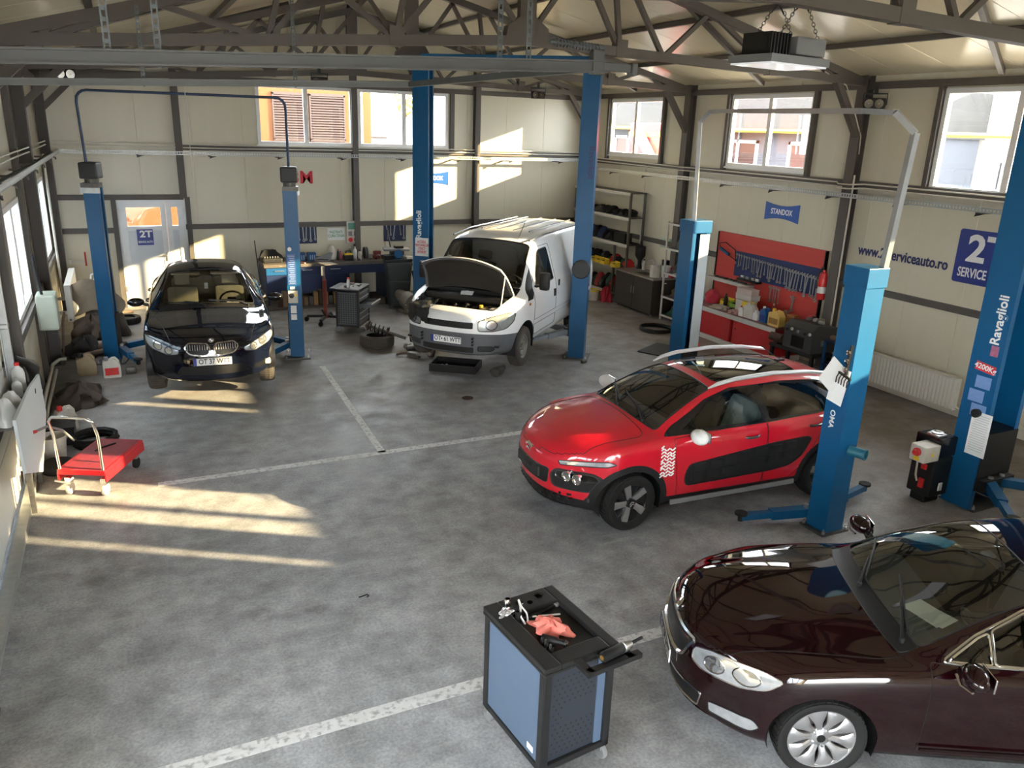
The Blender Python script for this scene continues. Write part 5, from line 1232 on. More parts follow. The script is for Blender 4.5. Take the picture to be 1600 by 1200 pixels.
# ---------------------------------------------------------------- cable tray, heating pipes
t = thing('cable_tray', 'perforated galvanised cable tray running round three walls under the windows', 'cable tray')
TZ = 3.36
runs = [((-1.05, 19.33), (-1.05, -3.0), (1, 0, 0)), ((-1.05, 19.33), (11.40, 19.33), (0, 1, 0)), ((11.40, 19.33), (11.40, -3.0), (1, 0, 0))]
for (xa, ya), (xb, yb), n in runs:
    TZ = 3.18 if min(xa, xb) > 5 else 3.36
    b = MB(); perforated(b, (xa, ya, TZ+.03), (xb, yb, TZ+.03), .075, (0, 0, 1)); b.build('perforated_web', GALV, t)
    w_ = Vector((-1, 0, 0)) if xa == xb and xa < 0 else (Vector((1, 0, 0)) if xa == xb else Vector((0, 1, 0)))
    MB().bar(Vector((xa, ya, TZ-.008))+w_*.05, Vector((xb, yb, TZ-.008))+w_*.05, .10, .005).build('tray_floor', GALV, t)
    L_ = (Vector((xb, yb, 0))-Vector((xa, ya, 0))); n_ = int(L_.length/1.45)
    for k in range(1, n_+1):
        c = Vector((xa, ya, TZ-.025))+L_*(k/(n_+.5)); MB().bar(c, c+w_*.34, .04, .03).build('tray_bracket', STEEL_PAINT, t)
        hk = MB(); d = L_.normalized()*.10; hk.add([c+Vector((0, 0, 0)), c+d*1.4, c-d*.2+Vector((0, 0, -.05)), c-w_*.02, c+d*1.4-w_*.02, c-d*.2+Vector((0, 0, -.05))-w_*.02], [(0, 1, 2), (5, 4, 3), (0, 3, 4, 1), (1, 4, 5, 2), (2, 5, 3, 0)]); hk.build('tray_hook', BLACK, t)
for k in range(2): MB().tube([(-1.16-.05*k, 19.2, 3.375), (-1.13-.04*k, 15, 3.37), (-1.18-.03*k, 11, 3.375), (-1.13, 5, 3.37)], .014, 6).build('tray_cable', BLACK, t, smooth=60)
t = thing('heating_pipes', 'pair of thin cream heating pipes running round the walls above the tray', 'pipes')
PIPE = pm('cream pipe', lin(205, 200, 185), .4, var=.05)
for dz, r in ((3.58, .013), (3.51, .013)):
    MB().tube([(-1.28, -3, dz), (-1.28, 14.6, dz), (-1.20, 14.7, dz+.03), (-1.28, 14.9, dz), (-1.28, 19.50, dz), (-1.20, 19.56, dz), (2.5, 19.56, dz-.015), (6, 19.56, dz+.01), (11.45, 19.56, dz), (11.60, 19.50, dz-.10), (11.60, 15.4, dz-.15), (11.5, 15.2, dz-.15), (11.6, 14.9, dz-.15), (11.62, 10.7, dz-.17), (11.48, 10.55, dz-.19), (11.48, 10.3, dz-.19), (11.62, 10.1, dz-.17), (11.62, -3, dz-.19)], r, 6).build('pipe', PIPE, t, smooth=60)
MB().tube([(-1.22, 17.6, 3.4), (-1.22, 17.6, 2.2), (-1.22, 17.62, .75), (-1.22, 17.7, .62)], .022, 8).build('riser_pipe', PIPE, t, smooth=60)
MB().tube([(-1.26, 15.72, 3.2), (-1.26, 15.72, 1.30), (-1.22, 15.68, 1.1), (-1.22, 15.3, 1.05)], .022, 8).build('riser_pipe', PIPE, t, smooth=60)
MB().tube([(-1.30, 9.98, .10), (-1.30, 14.6, .16), (-1.2, 14.75, .2), (-1.1, 14.75, .2)], .028, 8).build('floor_pipe', PIPE, t, smooth=60)
MB().tube([(-1.26, 9.98, .02), (-1.26, 14.6, .06)], .028, 8).build('floor_pipe', PIPE, t, smooth=60)
MB().tube([(11.66, 16.7, 3.35), (11.66, 16.7, .9)], .018, 8).build('riser_pipe', PIPE, t, smooth=60)
MB().tube([(11.60, 10.30, 3.9), (11.60, 10.32, 4.2), (11.55, 10.36, 4.35), (11.35, 10.40, 4.75), (11.2, 10.43, 5.0), (10.6, 10.36, 5.18)], .010, 6).build('cable', PIPE, t, smooth=60)
MB().tube([(11.58, 10.30, 3.55), (11.58, 10.30, 1.9), (11.58, 10.30, .35)], .016, 8).build('riser_pipe', PIPE, t, smooth=60)

# ---------------------------------------------------------------- two-post lifts
def cpost(b, w, d, h, lip=.07, t=.012, z0=0.02):
    """C-section opening towards +x"""
    W, D = w/2, d/2
    b.prism([(W, -D), (-W, -D), (-W, D), (W, D), (W, D-lip), (W-t, D-lip), (W-t, D-t), (-W+t, D-t), (-W+t, -D+t), (W-t, -D+t), (W-t, -D+lip), (W, -D+lip)], z0, h)
    return b
def lift_post(root, M, w, d, h, zc, arm_angles, armlen, mat=BLUE_LIFT, armmat=None, motor=False, base=.46):
    p = cpost(MB(), w, d, h).build('post', mat, root, M=M)
    b = MB(); b.box(-base/2, base/2, -base/2*1.15, base/2*1.15, 0, .022); b.build('base_plate', DARK_STEEL, p)
    for sx in (-1, 1):
        for sy in (-1, 1): MB().lathe([(.018, .02), (.018, .05), (.008, .052), (.008, .075)], 6, TR(sx*base*.42, sy*base*.48, 0)).build('anchor_bolt', STEEL, p)
    MB().box(-w/2+.014, w/2-.06, -d/2+.014, d/2-.014, h-.014, h).build('post_cap', mat, p)
    c = MB(); c.box(-w/2+.02, w/2+.02, -d/2+.02, d/2-.02, zc-.08, zc+.62); c.box(w/2, w/2+.10, -d/2+.03, d/2-.03, zc-.07, zc+.07); c.build('carriage', BLACK, p)
    MB().cyl((0, 0, .05), (0, 0, h-.1), .022).build('spindle', DARK_STEEL, p)
    for a, ln in zip(arm_angles, armlen):
        o = Vector((w/2+.06, .10*(1 if a > 0 else -1), zc)); e = o+Vector((math.cos(a), math.sin(a), 0))*ln; mid = o+(e-o)*.55
        ar = MB().bar(o, mid, .11, .10).build('lift_arm', armmat or mat, p)
        MB().bar(o+(e-o)*.45, e, .075, .07).build('arm_extension', armmat or mat, ar)
        b = MB(); b.lathe([(.03, -.05), (.03, .02), (.07, .025), (.07, .05), (.001, .05)], 14, Matrix.Translation(e)); b.build('lift_pad', RUBBER, ar, smooth=40)
        b = MB(); b.cyl(o+Vector((0, 0, -.06)), o+Vector((0, 0, .09)), .03); b.build('arm_pin', STEEL, ar)
    if motor:
        b = MB(); b.box(-w/2-.02, w/2+.02, -d/2-.05, d/2+.05, h+.14, h+.40, c=.03); mo = b.build('motor_cover', DARKGREY, p)
        b = MB(); b.lathe([(.10, h), (.11, h+.02), (.11, h+.14)], 20); b.box(-.15, .12, -.13, .13, h-.005, h+.07); b.build('motor', DARK_STEEL, mo)
        b = MB(); b.box(-.16, .14, -d/2-.006, -d/2+.01, h-.09, h); b.build('galvanised_collar', GALV, mo)
    return p
def sticker(parent, M, w, h, mat, name='sticker', t=.003):
    return MB().box(-w/2, w/2, -t, 0, -h/2, h/2).build(name, mat, parent, M=M)
def ang(p, q): return math.atan2(q[1]-p[1], q[0]-p[0])
LBL = pm('blue instruction label', (.05, .11, .30), .4, var=.35, scale=60)
# lift 1: black saloon
A, B = (-.40, 15.12), (2.66, 14.42)
L1 = thing('two_post_lift', 'slim blue two-post lift with a thin arched hose pipe holding the black saloon', 'car lift', ((A[0]+B[0])/2, (A[1]+B[1])/2, 0), group=None)
Mi = L1.matrix_world.inverted() if False else Matrix.Translation((-(A[0]+B[0])/2, -(A[1]+B[1])/2, 0))
r1 = ang(A, B)
pa = lift_post(L1, Mi @ vm(*A, 0, r1), .24, .27, 2.98, .24, (-1.1, .8), (.95, .95), motor=True)
pb = lift_post(L1, Mi @ vm(*B, 0, r1+PI), .24, .27, 2.98, .24, (-.8, 1.1), (.95, .95), motor=True)
arc = [(A[0]-.05, A[1], 3.35), (A[0]-.08, A[1], 4.3)]+[(A[0]-.08+.16*(1-math.cos(k*PI/8)), A[1], 4.33+.16*math.sin(k*PI/8)) for k in range(1, 5)]
ar2 = [(B[0]+.0-.16*(1-math.cos(k*PI/8)), B[1], 4.33+.16*math.sin(k*PI/8)) for k in range(4, 0, -1)]+[(B[0], B[1], 4.3), (B[0], B[1], 3.35)]
MB().tube([Mi @ Vector(p) for p in arc+ar2], .022, 8).build('overhead_pipe', pm('dark blue pipe', (.015, .04, .10), .4), L1, smooth=60)
FP = TR(0, .136, 0) @ Matrix.Rotation(PI, 4, 'Z') @ FACE_NY @ Matrix.Rotation(-PI/2, 4, 'X')     # outward side of the second post (its local +y faces the room)
def on_pb(x, z): return TR(x, .1365, z) @ Matrix.Rotation(PI, 4, 'Z')
sticker(pb, on_pb(.03, 1.62), .14, .55, LBL)
for k in range(14): sticker(pb, on_pb(.03, 1.86-.037*k) @ TR(.004*(k % 3), -.003, 0), .11-.02*(k % 3), .010, pm('pale print', (.35, .45, .62), .5), 'print_line', .001)
b = MB(); b.lathe([(.001, 0), (.035, 0), (.035, .004), (.001, .004)], 18, on_pb(.05, 1.98) @ Matrix.Rotation(PI/2, 4, 'X')); b.build('round_sticker', PAPER, pb)
sb = MB().box(-.085, .085, -.08, 0, -.11, .11, c=.012).build('switch_box', OFFWHITE, pb, M=on_pb(.03, 1.14))
MB().lathe([(.045, 0), (.042, .03), (.001, .034)], 18, TR(-.02, -.08, .03) @ Matrix.Rotation(PI/2, 4, 'X')).build('rotary_switch', BLACK, sb)
MB().lathe([(.02, 0), (.018, .02), (.001, .022)], 12, TR(.055, -.08, .035) @ Matrix.Rotation(PI/2, 4, 'X')).build('push_button', YELLOW, sb)
sticker(pb, on_pb(.03, .90), .10, .14, PAPER); sticker(pb, on_pb(.03, .76), .10, .10, PAPER); sticker(pb, on_pb(.03, 1.29), .08, .05, PAPER)
# lift 2: white van
A, B = (5.14, 14.52), (7.58, 12.66)
L2 = thing('two_post_lift', 'tall blue two-post lift with a top beam holding the white van', 'car lift', ((A[0]+B[0])/2, (A[1]+B[1])/2, 0))
Mi = Matrix.Translation((-(A[0]+B[0])/2, -(A[1]+B[1])/2, 0)); r2 = ang(A, B)
GARM = pm('grey lift arm', (.22, .24, .26), .5, var=.2)
qa = lift_post(L2, Mi @ vm(*A, 0, r2), .30, .34, 5.26, .50, (-.9, .8), (1.05, .8), armmat=GARM)
qb = lift_post(L2, Mi @ vm(*B, 0, r2+PI), .30, .34, 5.26, .50, (-.55, 1.0), (.85, 1.0), armmat=GARM)
MB().bar(Mi @ Vector((*A, 5.30)), Mi @ Vector((*B, 5.30)), .24, .09).build('top_beam', BLUE_LIFT, L2)
text('Ravaglioli', .14, PAPER, qa, TR(-.03, -.1715, 2.35) @ FACE_NY @ Matrix.Rotation(PI/2, 4, 'Z'), bold=.02)
text('Ravaglioli', .15, TEXTNAVY, qb, TR(-.08, .1715, 3.6) @ Matrix.Rotation(PI, 4, 'Z') @ FACE_NY @ Matrix.Rotation(-PI/2, 4, 'Z'), bold=.02)
b = MB(); b.lathe([(.001, 0), (.035, 0), (.032, .012), (.015, .014), (.001, .008)], 16, TR(-.155, .04, 1.35) @ Matrix.Rotation(-PI/2, 4, 'Y')); b.build('cable_gland', STEEL, qb)
b = MB(); b.lathe([(.001, 0), (.16, 0), (.17, .02), (.17, .10), (.15, .12), (.001, .12)], 28, TR(-.02, .17, 1.72) @ Matrix.Rotation(-PI/2, 4, 'X')); b.build('hose_reel', DARKGREY, qb, smooth=40)
b = MB(); b.lathe([(.001, 0), (.16, 0), (.17, .02), (.17, .10), (.15, .12), (.001, .12)], 28, TR(-.02, .17, 1.35) @ Matrix.Rotation(-PI/2, 4, 'X')); b.build('hose_reel', DARKGREY, qa, smooth=40)
# lift 3: red hatchback
A, B = (6.68, 5.60), (8.16, 10.2)
L3 = thing('two_post_lift', 'blue two-post lift with galvanised overhead hoop beside the red hatchback', 'car lift', ((A[0]+B[0])/2, (A[1]+B[1])/2, 0))
Mi = Matrix.Translation((-(A[0]+B[0])/2, -(A[1]+B[1])/2, 0))
ra = lift_post(L3, Mi @ vm(*A, 0, PI/2), .27, .26, 2.90, .13, (1.35, -1.35), (.80, 1.0), base=.34)
rb = lift_post(L3, Mi @ vm(*B, 0, -PI/2), .32, .34, 2.82, .13, (1.2, -1.2), (.85, .85))
MB().box(-.15, .15, -.145, .145, 2.72, 2.92, c=.006).build('post_head', BLUE_LIFT, ra); MB().box(-.175, .175, -.185, .185, 2.66, 2.85, c=.006).build('post_head', BLUE_LIFT, rb)
hp = [(A[0]+.10, A[1]-.10, 2.80), (A[0]+.19, A[1]-.12, 4.20), (A[0]+.10, A[1]+.06, 4.38), (A[0]+.14, A[1]+.5, 4.40), (B[0]-.05, B[1]-.3, 4.47), (B[0]-.03, B[1]-.1, 4.46), (B[0]-.10, B[1]+.02, 4.32), (B[0]-.06, B[1]-.02, 2.80)]
b = MB()
for p, q in zip(hp[:-1], hp[1:]): b.bar(Mi @ Vector(p), Mi @ Vector(q), .07, .055)
b.build('overhead_hoop', pm('grey galvanised hoop', (.32, .33, .33), .38, .3, var=.15), L3)
# lift 3 details on the faces seen from the hall: world -x face is local +y of post a (rotated 90 degrees), -y face is local -x
MXA = TR(0, .1305, 0) @ Matrix.Rotation(PI, 4, 'Z')            # local frame of the -x face
text('OMA', .09, PAPER, ra, MXA @ TR(-.02, -.001, 1.30) @ FACE_NY @ Matrix.Rotation(-PI/2, 4, 'Z'), bold=.01)
cup = MB().lathe([(.055, 0), (.055, .16), (.06, .165), (.06, .18), (.048, .18), (.046, .02), (.001, .02)], 20, TR(-.14, -.02, .98) @ Matrix.Rotation(-PI/2, 4, 'Y') @ Matrix.Rotation(.35, 4, 'X')).build('cup_holder', pm('teal tube', (.015, .12, .17), .4), ra, smooth=40)
MB().box(.155, .165, -.02, .16, .10, 2.64).build('pale_plate', pm('pale lift plate', (.42, .46, .47), .4, var=.05), rb)  # pale plate over half of the open side of the post
text('OMCN', .26, PAPER, rb, TR(0, .1715, 1.05) @ Matrix.Rotation(PI, 4, 'Z') @ FACE_NY @ Matrix.Rotation(PI/2, 4, 'Z'), bold=.02)
for z, hh in ((.62, .12), (.46, .10)): sticker(rb, TR(.03, .1705, z) @ Matrix.Rotation(PI, 4, 'Z'), .11, hh, PAPER)
b = MB(); b.lathe([(.02, 0), (.035, .05), (.001, .06)], 14, TR(.10, .17, .82) @ Matrix.Rotation(-PI/2, 4, 'X')); b.build('stop_button', RED_PL, rb, smooth=50)
# lift 4: beside the maroon car
P4 = (8.90, 5.42)
L4 = thing('two_post_lift', 'blue lift post with red load plate and black pump unit behind the maroon car', 'car lift', (P4[0], P4[1], 0))
pc = lift_post(L4, vm(0, 0, 0, -PI/2), .36, .60, 4.75, .35, (.75, -.75), (1.0, 1.0))
MX4 = TR(0, -.3005, 0) @ Matrix.Rotation(0, 4, 'Z')             # local -y is world -x
text('Ravaglioli', .15, PAPER, pc, MX4 @ TR(.06, -.001, 2.28) @ FACE_NY @ Matrix.Rotation(PI/2, 4, 'Z'), bold=.02)
pl = sticker(pc, MX4 @ TR(.02, 0, 1.72) @ Matrix.Rotation(.12, 4, 'Y'), .24, .10, pm('red label', (.55, .03, .04), .4)); text('4200Kg', .085, PAPER, pl, TR(0, -.0035, 0) @ FACE_NY, bold=.02)
lg = sticker(pc, MX4 @ TR(.08, 0, 1.93), .09, .12, pm('pale logo', (.35, .12, .2), .4, var=.6, scale=25)); 
for k, (x, z) in enumerate(((.03, 1.55), (-.02, 1.38), (.04, 1.22))): sticker(pc, MX4 @ TR(x, 0, z), .18, .14, pm('pale blue label', (.16, .27, .52), .4, var=.2, scale=40))
sh_ = sticker(pc, MX4 @ TR(.11, -.006, .95), .24, .52, PAPER, 'hanging_sheet'); 
for k in range(16): sticker(sh_, TR(0, -.0035, .22-.028*k), .19-.03*(k % 4 == 3), .006, pm('grey print', (.45, .45, .46), .6), 'print_line', .001)
b = MB(); b.lathe([(.012, 0), (.045, 0), (.05, .02), (.05, .06), (.02, .07)], 18, MX4 @ TR(.06, -.02, 1.20) @ Matrix.Rotation(PI/2, 4, 'X')); b.build('magnet_holder', BLACK, pc, smooth=40)
pu = MB().box(-.43, -.12, -.62, -.302, .10, .58, c=.02).build('pump_unit', BLACK, pc)
MB().box(-.44, -.11, -.60, -.302, .60, .84, c=.02).build('motor_housing', BLACK_GLOSS, pu)
MB().box(-.38, -.18, -.60, -.34, .0, .10, c=.02).build('oil_tank', BLACK, pu)
cb_ = MB().box(-.30, -.10, -.86, -.60, .58, .78, c=.015).build('control_box', OFFWHITE, pu)
b = MB(); b.lathe([(.05, 0), (.05, .02), (.03, .03), (.028, .06), (.001, .062)], 16, TR(-.20, -.86, .70) @ Matrix.Rotation(PI/2, 4, 'X')); b.build('stop_switch', RED_PL, cb_, smooth=40)
sticker(cb_, TR(-.20, -.861, .62), .07, .05, YELLOW); b = MB(); b.prism([(-.03, -.025), (.03, -.025), (0, .03)], 0, .002); b.build('warning_triangle', YELLOW, cb_, M=TR(-.099, -.73, .68) @ Matrix.Rotation(PI/2, 4, 'Z') @ Matrix.Rotation(PI/2, 4, 'X'))
MB().tube([(-.22, -.80, .58), (-.21, -.80, .4), (-.24, -.72, .3)], .012, 7).build('pump_cable', OFFWHITE, pu, smooth=60)
b = MB(); b.cb(-.25, -.50, .85, .16, .16, .03, c=.01); b.lathe([(.055, .85), (.07, .88), (.04, .885), (.03, .86)], 16, TR(-.25, -.5, 0)); b.build('oil_filler', STEEL, pu, smooth=40)
for z in (.25, .46): MB().cb(-.24, -.63, z, .07, .03, .07 if z > .3 else .12, c=.01).build('pump_label', RED_PL, pu)
MB().cb(-.115, -.45, .22, .01, .06, .10).build('pump_label', PAPER, pu)
pd = cpost(MB(), .25, .25, 4.75).build('post', BLUE_LIFT, L4, M=vm(0, -2.61, 0, PI/2))
MB().box(-.23, .23, -.32, .32, 0, .022).build('base_plate', DARK_STEEL, pd)

# papers, magnet tool rack on the red car's lift
b = MB(); b.box(-.11, .11, -.004, 0, -.33, 0); o = b.build('clipped_sheet', PAPER); o.matrix_world = Matrix.Translation((6.525, 5.60, 1.92)) @ Matrix.Rotation(-PI/2, 4, 'Z') @ Matrix.Rotation(.5, 4, 'Y')
tag(o, 'white sheet hanging tilted under the rake on the blue lift post', 'paper')
b = MB(); b.box(-.10, .10, -.004, 0, -.40, 0); o = b.build('clipped_sheet', PAPER); o.matrix_world = Matrix.Translation((6.535, 5.56, 1.88)) @ Matrix.Rotation(-PI/2, 4, 'Z') @ Matrix.Rotation(.15, 4, 'Y')
tag(o, 'white sheet hanging upright behind the tilted sheet on the lift post', 'paper')
rk = thing('hand_rake', 'small black magnetic rake stuck on the lift post over the papers', 'tool', (6.495, 5.49, 1.83))
rk.rotation_euler = (0, 0, -PI/2-.3)
b = MB(); b.bar((0, 0, 0), (.03, 0, .32), .025, .02); b.build('handle', BLACK, rk)
for z in (.06, .15, .24): MB().lathe([(.028, 0), (.028, .02), (.001, .022)], 12, TR(.02*z/.3, -.01, z) @ Matrix.Rotation(PI/2, 4, 'X')).build('magnet', CHROME, rk)
MB().bar((-.11, -.01, 0), (.11, -.01, -.02), .02, .02).build('rake_bar', BLACK, rk)
for k in range(5): MB().tube([(-.10+.05*k, -.01, 0), (-.10+.05*k, -.035, -.05), (-.11+.05*k, -.03, -.11)], .006, 5).build('tine', BLACK, rk)

# ---------------------------------------------------------------- radiators
def radiator(x, y0, y1, z0, z1, inward, label):
    t = thing('radiator', label, 'radiator', (x, (y0+y1)/2, z0)); dx = .10*inward; hl = (y1-y0)/2; hh = z1-z0
    RAD = pm('white radiator', lin(215, 212, 202), .35, var=.04)
    n = int((y1-y0)/.065); vs = []
    for k in range(n*4+1):
        y = -hl+2*hl*k/(n*4); d = (.0, .010, .012, .010)[k % 4]
        vs += [(dx+inward*d, y, .02), (dx+inward*d, y, hh-.02)]
    MB().add(vs, [(2*k, 2*k+2, 2*k+3, 2*k+1) for k in range(n*4)]).build('front_panel', RAD, t)
    for y in (-hl, hl): MB().box(min(0, dx), max(0, dx), y-.006, y+.006, 0, hh).build('side_panel', RAD, t)
    b = MB(); b.box(min(0, dx*1.1), max(0, dx*1.1), -hl, hl, hh-.012, hh); b.build('top_grille', RAD, t)
    for k in range(int(n*1.2)): 
        pass
    MB().cyl((dx/2, -hl-.01, .05), (dx/2, -hl-.09, .05), .02).build('valve', CHROME, t)
    for y in (-hl*.7, hl*.7): MB().box(min(0, -inward*.25), max(0, dx*.5), y-.02, y+.02, .08, .14).build('wall_bracket', RAD, t)
    return t
radiator(11.50, 7.55, 9.25, .14, .66, -1, 'long white ribbed radiator under the blue company sign')
radiator(-1.12, 16.6, 18.6, .42, 1.10, 1, 'white radiator low on the gate wall near the back corner')
b = MB(); b.box(11.60, 11.75, -3, 10.3, 0, .16, c=.01); b.build('plinth', PIPE); o = bpy.data.objects['plinth']; o.name = 'baseboard_right'; structure('baseboard_right', 'cream plinth along the side wall', o)

# ---------------------------------------------------------------- flood lights and the high-bay lamp
def flood(x, y, z, rz, label):
    t = thing('flood_light', label, 'lamp', (x, y, z), rz)
    b = MB(); b.cb(0, 0, 0, .34, .10, .18, c=.015)
    for k in range(7): b.box(-.15+.045*k, -.14+.045*k, .05, .09, -.08, .08)
    h_ = b.build('lamp_housing', BLACK, t)
    for sx in (-.08, .08):
        MB().lathe([(.001, .03), (.03, .032), (.065, .06), (.07, .062)], 16, TR(sx, 0, 0) @ Matrix.Rotation(PI/2, 4, 'X')).build('reflector', CHROME, h_, smooth=50)
        MB().sphere((sx, -.045, 0), .022, 8).build('bulb', WHITE, h_, smooth=60)
    b = MB(); b.box(-.19, -.18, -.02, .02, -.02, .16); b.box(.18, .19, -.02, .02, -.02, .16); b.box(-.19, .19, -.02, .02, .15, .17); b.box(-.03, .03, -.02, .02, .16, .30); b.build('bracket', BLACK, t)
flood(4.35, 19.30, 5.02, 0, 'black twin flood light over the back wall windows')
flood(-.62, 15.3, 4.72, .5, 'black twin flood light under the roof in the back corner beside the gate wall')
flood(9.9, 19.2, 4.98, -.3, 'black twin flood light half hidden behind the tall blue lift post')
flood(11.55, 10.1, 4.72, -1.0, 'black twin flood light on the column near the galvanised hoop')
hb = thing('high_bay_lamp', 'grey industrial lamp hanging on two chains from the roof', 'lamp', (5.93, 6.42, 4.88), .15)
GH = pm('grey lamp body', (.16, .165, .16), .45, .2, var=.1)
b = MB(); b.box(-.02, .42, -.22, .22, .0, .16, c=.01); b.build('gear_box', GH, hb)
bl = MB().box(-.36, -.04, -.14, .14, -.02, .14).build('ballast', BLACK, hb)
for k in range(7): MB().box(-.34+.045*k, -.325+.045*k, -.17, .17, -.02, .18).build('cooling_fin', BLACK, hb)
MB().prism([(-.42, -.02), (.46, -.02), (.46, -.09), (-.42, -.09)], -.26, .26, Matrix.Rotation(PI/2, 4, 'X')).build('reflector_rim', GH, hb)
MB().box(-.40, .44, -.24, .24, -.105, -.09).build('lamp_lens', pm('lit lamp lens', (.8, .8, .8), .2, emis=(.8, .88, 1.0, .05)), hb)
def chain(parent, p, q, n, r=.011):
    p, q = Vector(p), Vector(q)
    for k in range(n):
        c = p+(q-p)*((k+.5)/n); d = (q-p).normalized(); a = (q-p).length/n*.68
        e = d.orthogonal().normalized() if k % 2 else d.cross(d.orthogonal()).normalized()
        MB().tube([c+d*a*math.cos(t)+e*r*1.3*math.sin(t) for t in [2*PI*i/8 for i in range(8)]], .0042, 5, closed=True).build('chain_link', DARK_STEEL, parent)
for y in (-.16, .16):
    chain(hb, (-.20, y*.9, .16), (.0, y*.9, .42), 9); chain(hb, (.38, y*.9, .16), (.18, y*.9, .42), 9)
    MB().tube([(.0, y*.9, .40), (.09, y*.9, .48), (.18, y*.9, .40)], .008, 6).build('chain_hook', BLACK, hb, smooth=50); MB().tube([(.09, y*.9, .47), (.09, y*.9, .72)], .008, 6).build('hanger_rod', BLACK, hb)
# ---------------------------------------------------------------- small builders
def jug(name, label, loc, w, d, h, mat, cap=WHITE, rz=0, group=None, band=None, cat='canister'):
    """rectangular canister: shouldered body, handle loop, screw cap, label"""
    t = thing(name, label, cat, loc, rz, group)
    M = Matrix.Rotation(PI/2, 4, 'X')
    prof = rpoly([(-w/2, 0), (w/2, 0), (w/2, h*.62), (w*.20, h*.93), (w*.02, h*.93), (-w*.12, h*.86), (-w/2, h*.80)], w*.09, 3)
    MB().prism(prof, -d/2, d/2, M).build('body', mat, t, smooth=40)
    MB().tube([(w*.42, 0, h*.60), (w*.40, 0, h*.80), (w*.22, 0, h*.96), (w*.05, 0, h*.95)], d*.13, 7, flat=.9).build('handle', mat, t, smooth=50)
    MB().lathe([(d*.22, h*.84), (d*.22, h*1.0), (d*.18, h*1.02), (.001, h*1.02)], 14, TR(-w*.28, 0, 0)).build('cap', cap, t, smooth=40)
    if band: MB().box(-w*.40, w*.38, -d/2-.002, -d/2+.001, h*.14, h*.50).build('label', band, t)
    return t
def bottle(name, label, loc, r, h, mat, cap=WHITE, group=None, neck=.35, cat='bottle'):
    t = thing(name, label, cat, loc, 0, group)
    MB().lathe([(.001, 0), (r*.92, 0), (r, r*.12), (r, h*.62), (r*.85, h*.74), (r*neck, h*.86), (r*neck, h*.92)], 16).build('body', mat, t, smooth=45)
    MB().lathe([(r*neck*1.15, h*.89), (r*neck*1.15, h), (.001, h)], 14).build('cap', cap, t, smooth=40)
    return t
def bucket(name, label, loc, r, h, mat, rim=None, contents=None):
    t = thing(name, label, 'bucket', loc)
    MB().lathe([(.001, .004), (r*.80, .004), (r*.80, 0), (r*.82, 0), (r*.97, h*.90), (r*1.03, h*.90), (r*1.03, h), (r*.98, h), (r*.78, .012), (.001, .012)], 24).build('body', mat, t, smooth=35)
    b = MB(); b.tube([(r*1.04*math.cos(a), r*1.04*math.sin(a)*.35, h*.93-r*.9*abs(math.sin(a))) for a in [PI*k/12 for k in range(13)]], .006, 5); b.build('handle', STEEL, t, smooth=50)
    if rim: MB().lathe([(r*1.04, h*.86), (r*1.06, h*.94), (r*1.04, h*1.02), (r*.96, h*1.02), (r*.96, h*.94)], 24, cap=False).build('rim', rim, t, smooth=50)
    return t
def coil(name, label, loc, R, r, turns, mat, sq=1.0, cat='hose', tail=None):
    t = MB(); rnd = random.Random(int(R*1e4)); pts = []
    for k in range(turns*22+1):
        a = 2*PI*k/22; q = R*(1-.035*((k//22) % 3))+rnd.uniform(-.012, .012)
        pts.append((q*math.cos(a), q*sq*math.sin(a), r+r*1.7*(k/22)*.55))
    if tail: pts += tail
    o = t.tube(pts, r, 6).build(name, mat, None, loc, smooth=60)
    return tag(o, label, cat)
def lump(name, label, cat, loc, size, mat, seed=1, rough=.22, freq=3.0, rz=0, group=None, parent=None):
    """crumpled soft heap (cloth, bag): displaced dome resting on its base"""
    rnd = random.Random(seed); n, m_ = (16, 34) if max(size) > .5 or rough > .2 else (9, 18); vs = []; ph = [rnd.uniform(0, 6) for _ in range(6)]
    for i in range(n+1):
        for j in range(m_):
            th = PI/2*i/n; a = 2*PI*j/m_
            k = 1+rough*math.sin(freq*a+ph[0]+3*th)+rough*.7*math.sin(freq*1.7*a+ph[1]-5*th)+rough*.5*math.sin(7*th+ph[2]+2*a)+rough*.55*(abs(math.sin(2.6*a+4*th+ph[4]))-.6)+rough*.4*(abs(math.sin(5*a-6*th+ph[5]))-.6)
            r_ = math.cos(th)*k if i < n else 0.0
            vs.append((size[0]/2*r_*math.cos(a), size[1]/2*r_*math.sin(a), max(0.0, size[2]*math.sin(th)*(1+rough*.6*math.sin(4*a+ph[3])*math.cos(th)+.1*math.sin(9*a)))))
    fs = [(i*m_+j, i*m_+(j+1) % m_, (i+1)*m_+(j+1) % m_, (i+1)*m_+j) for i in range(n) for j in range(m_)]
    o = MB().add(vs, fs).build(name, mat, parent, loc, (0, 0, rz), smooth=45)
    return tag(o, label, cat, group) if cat else o
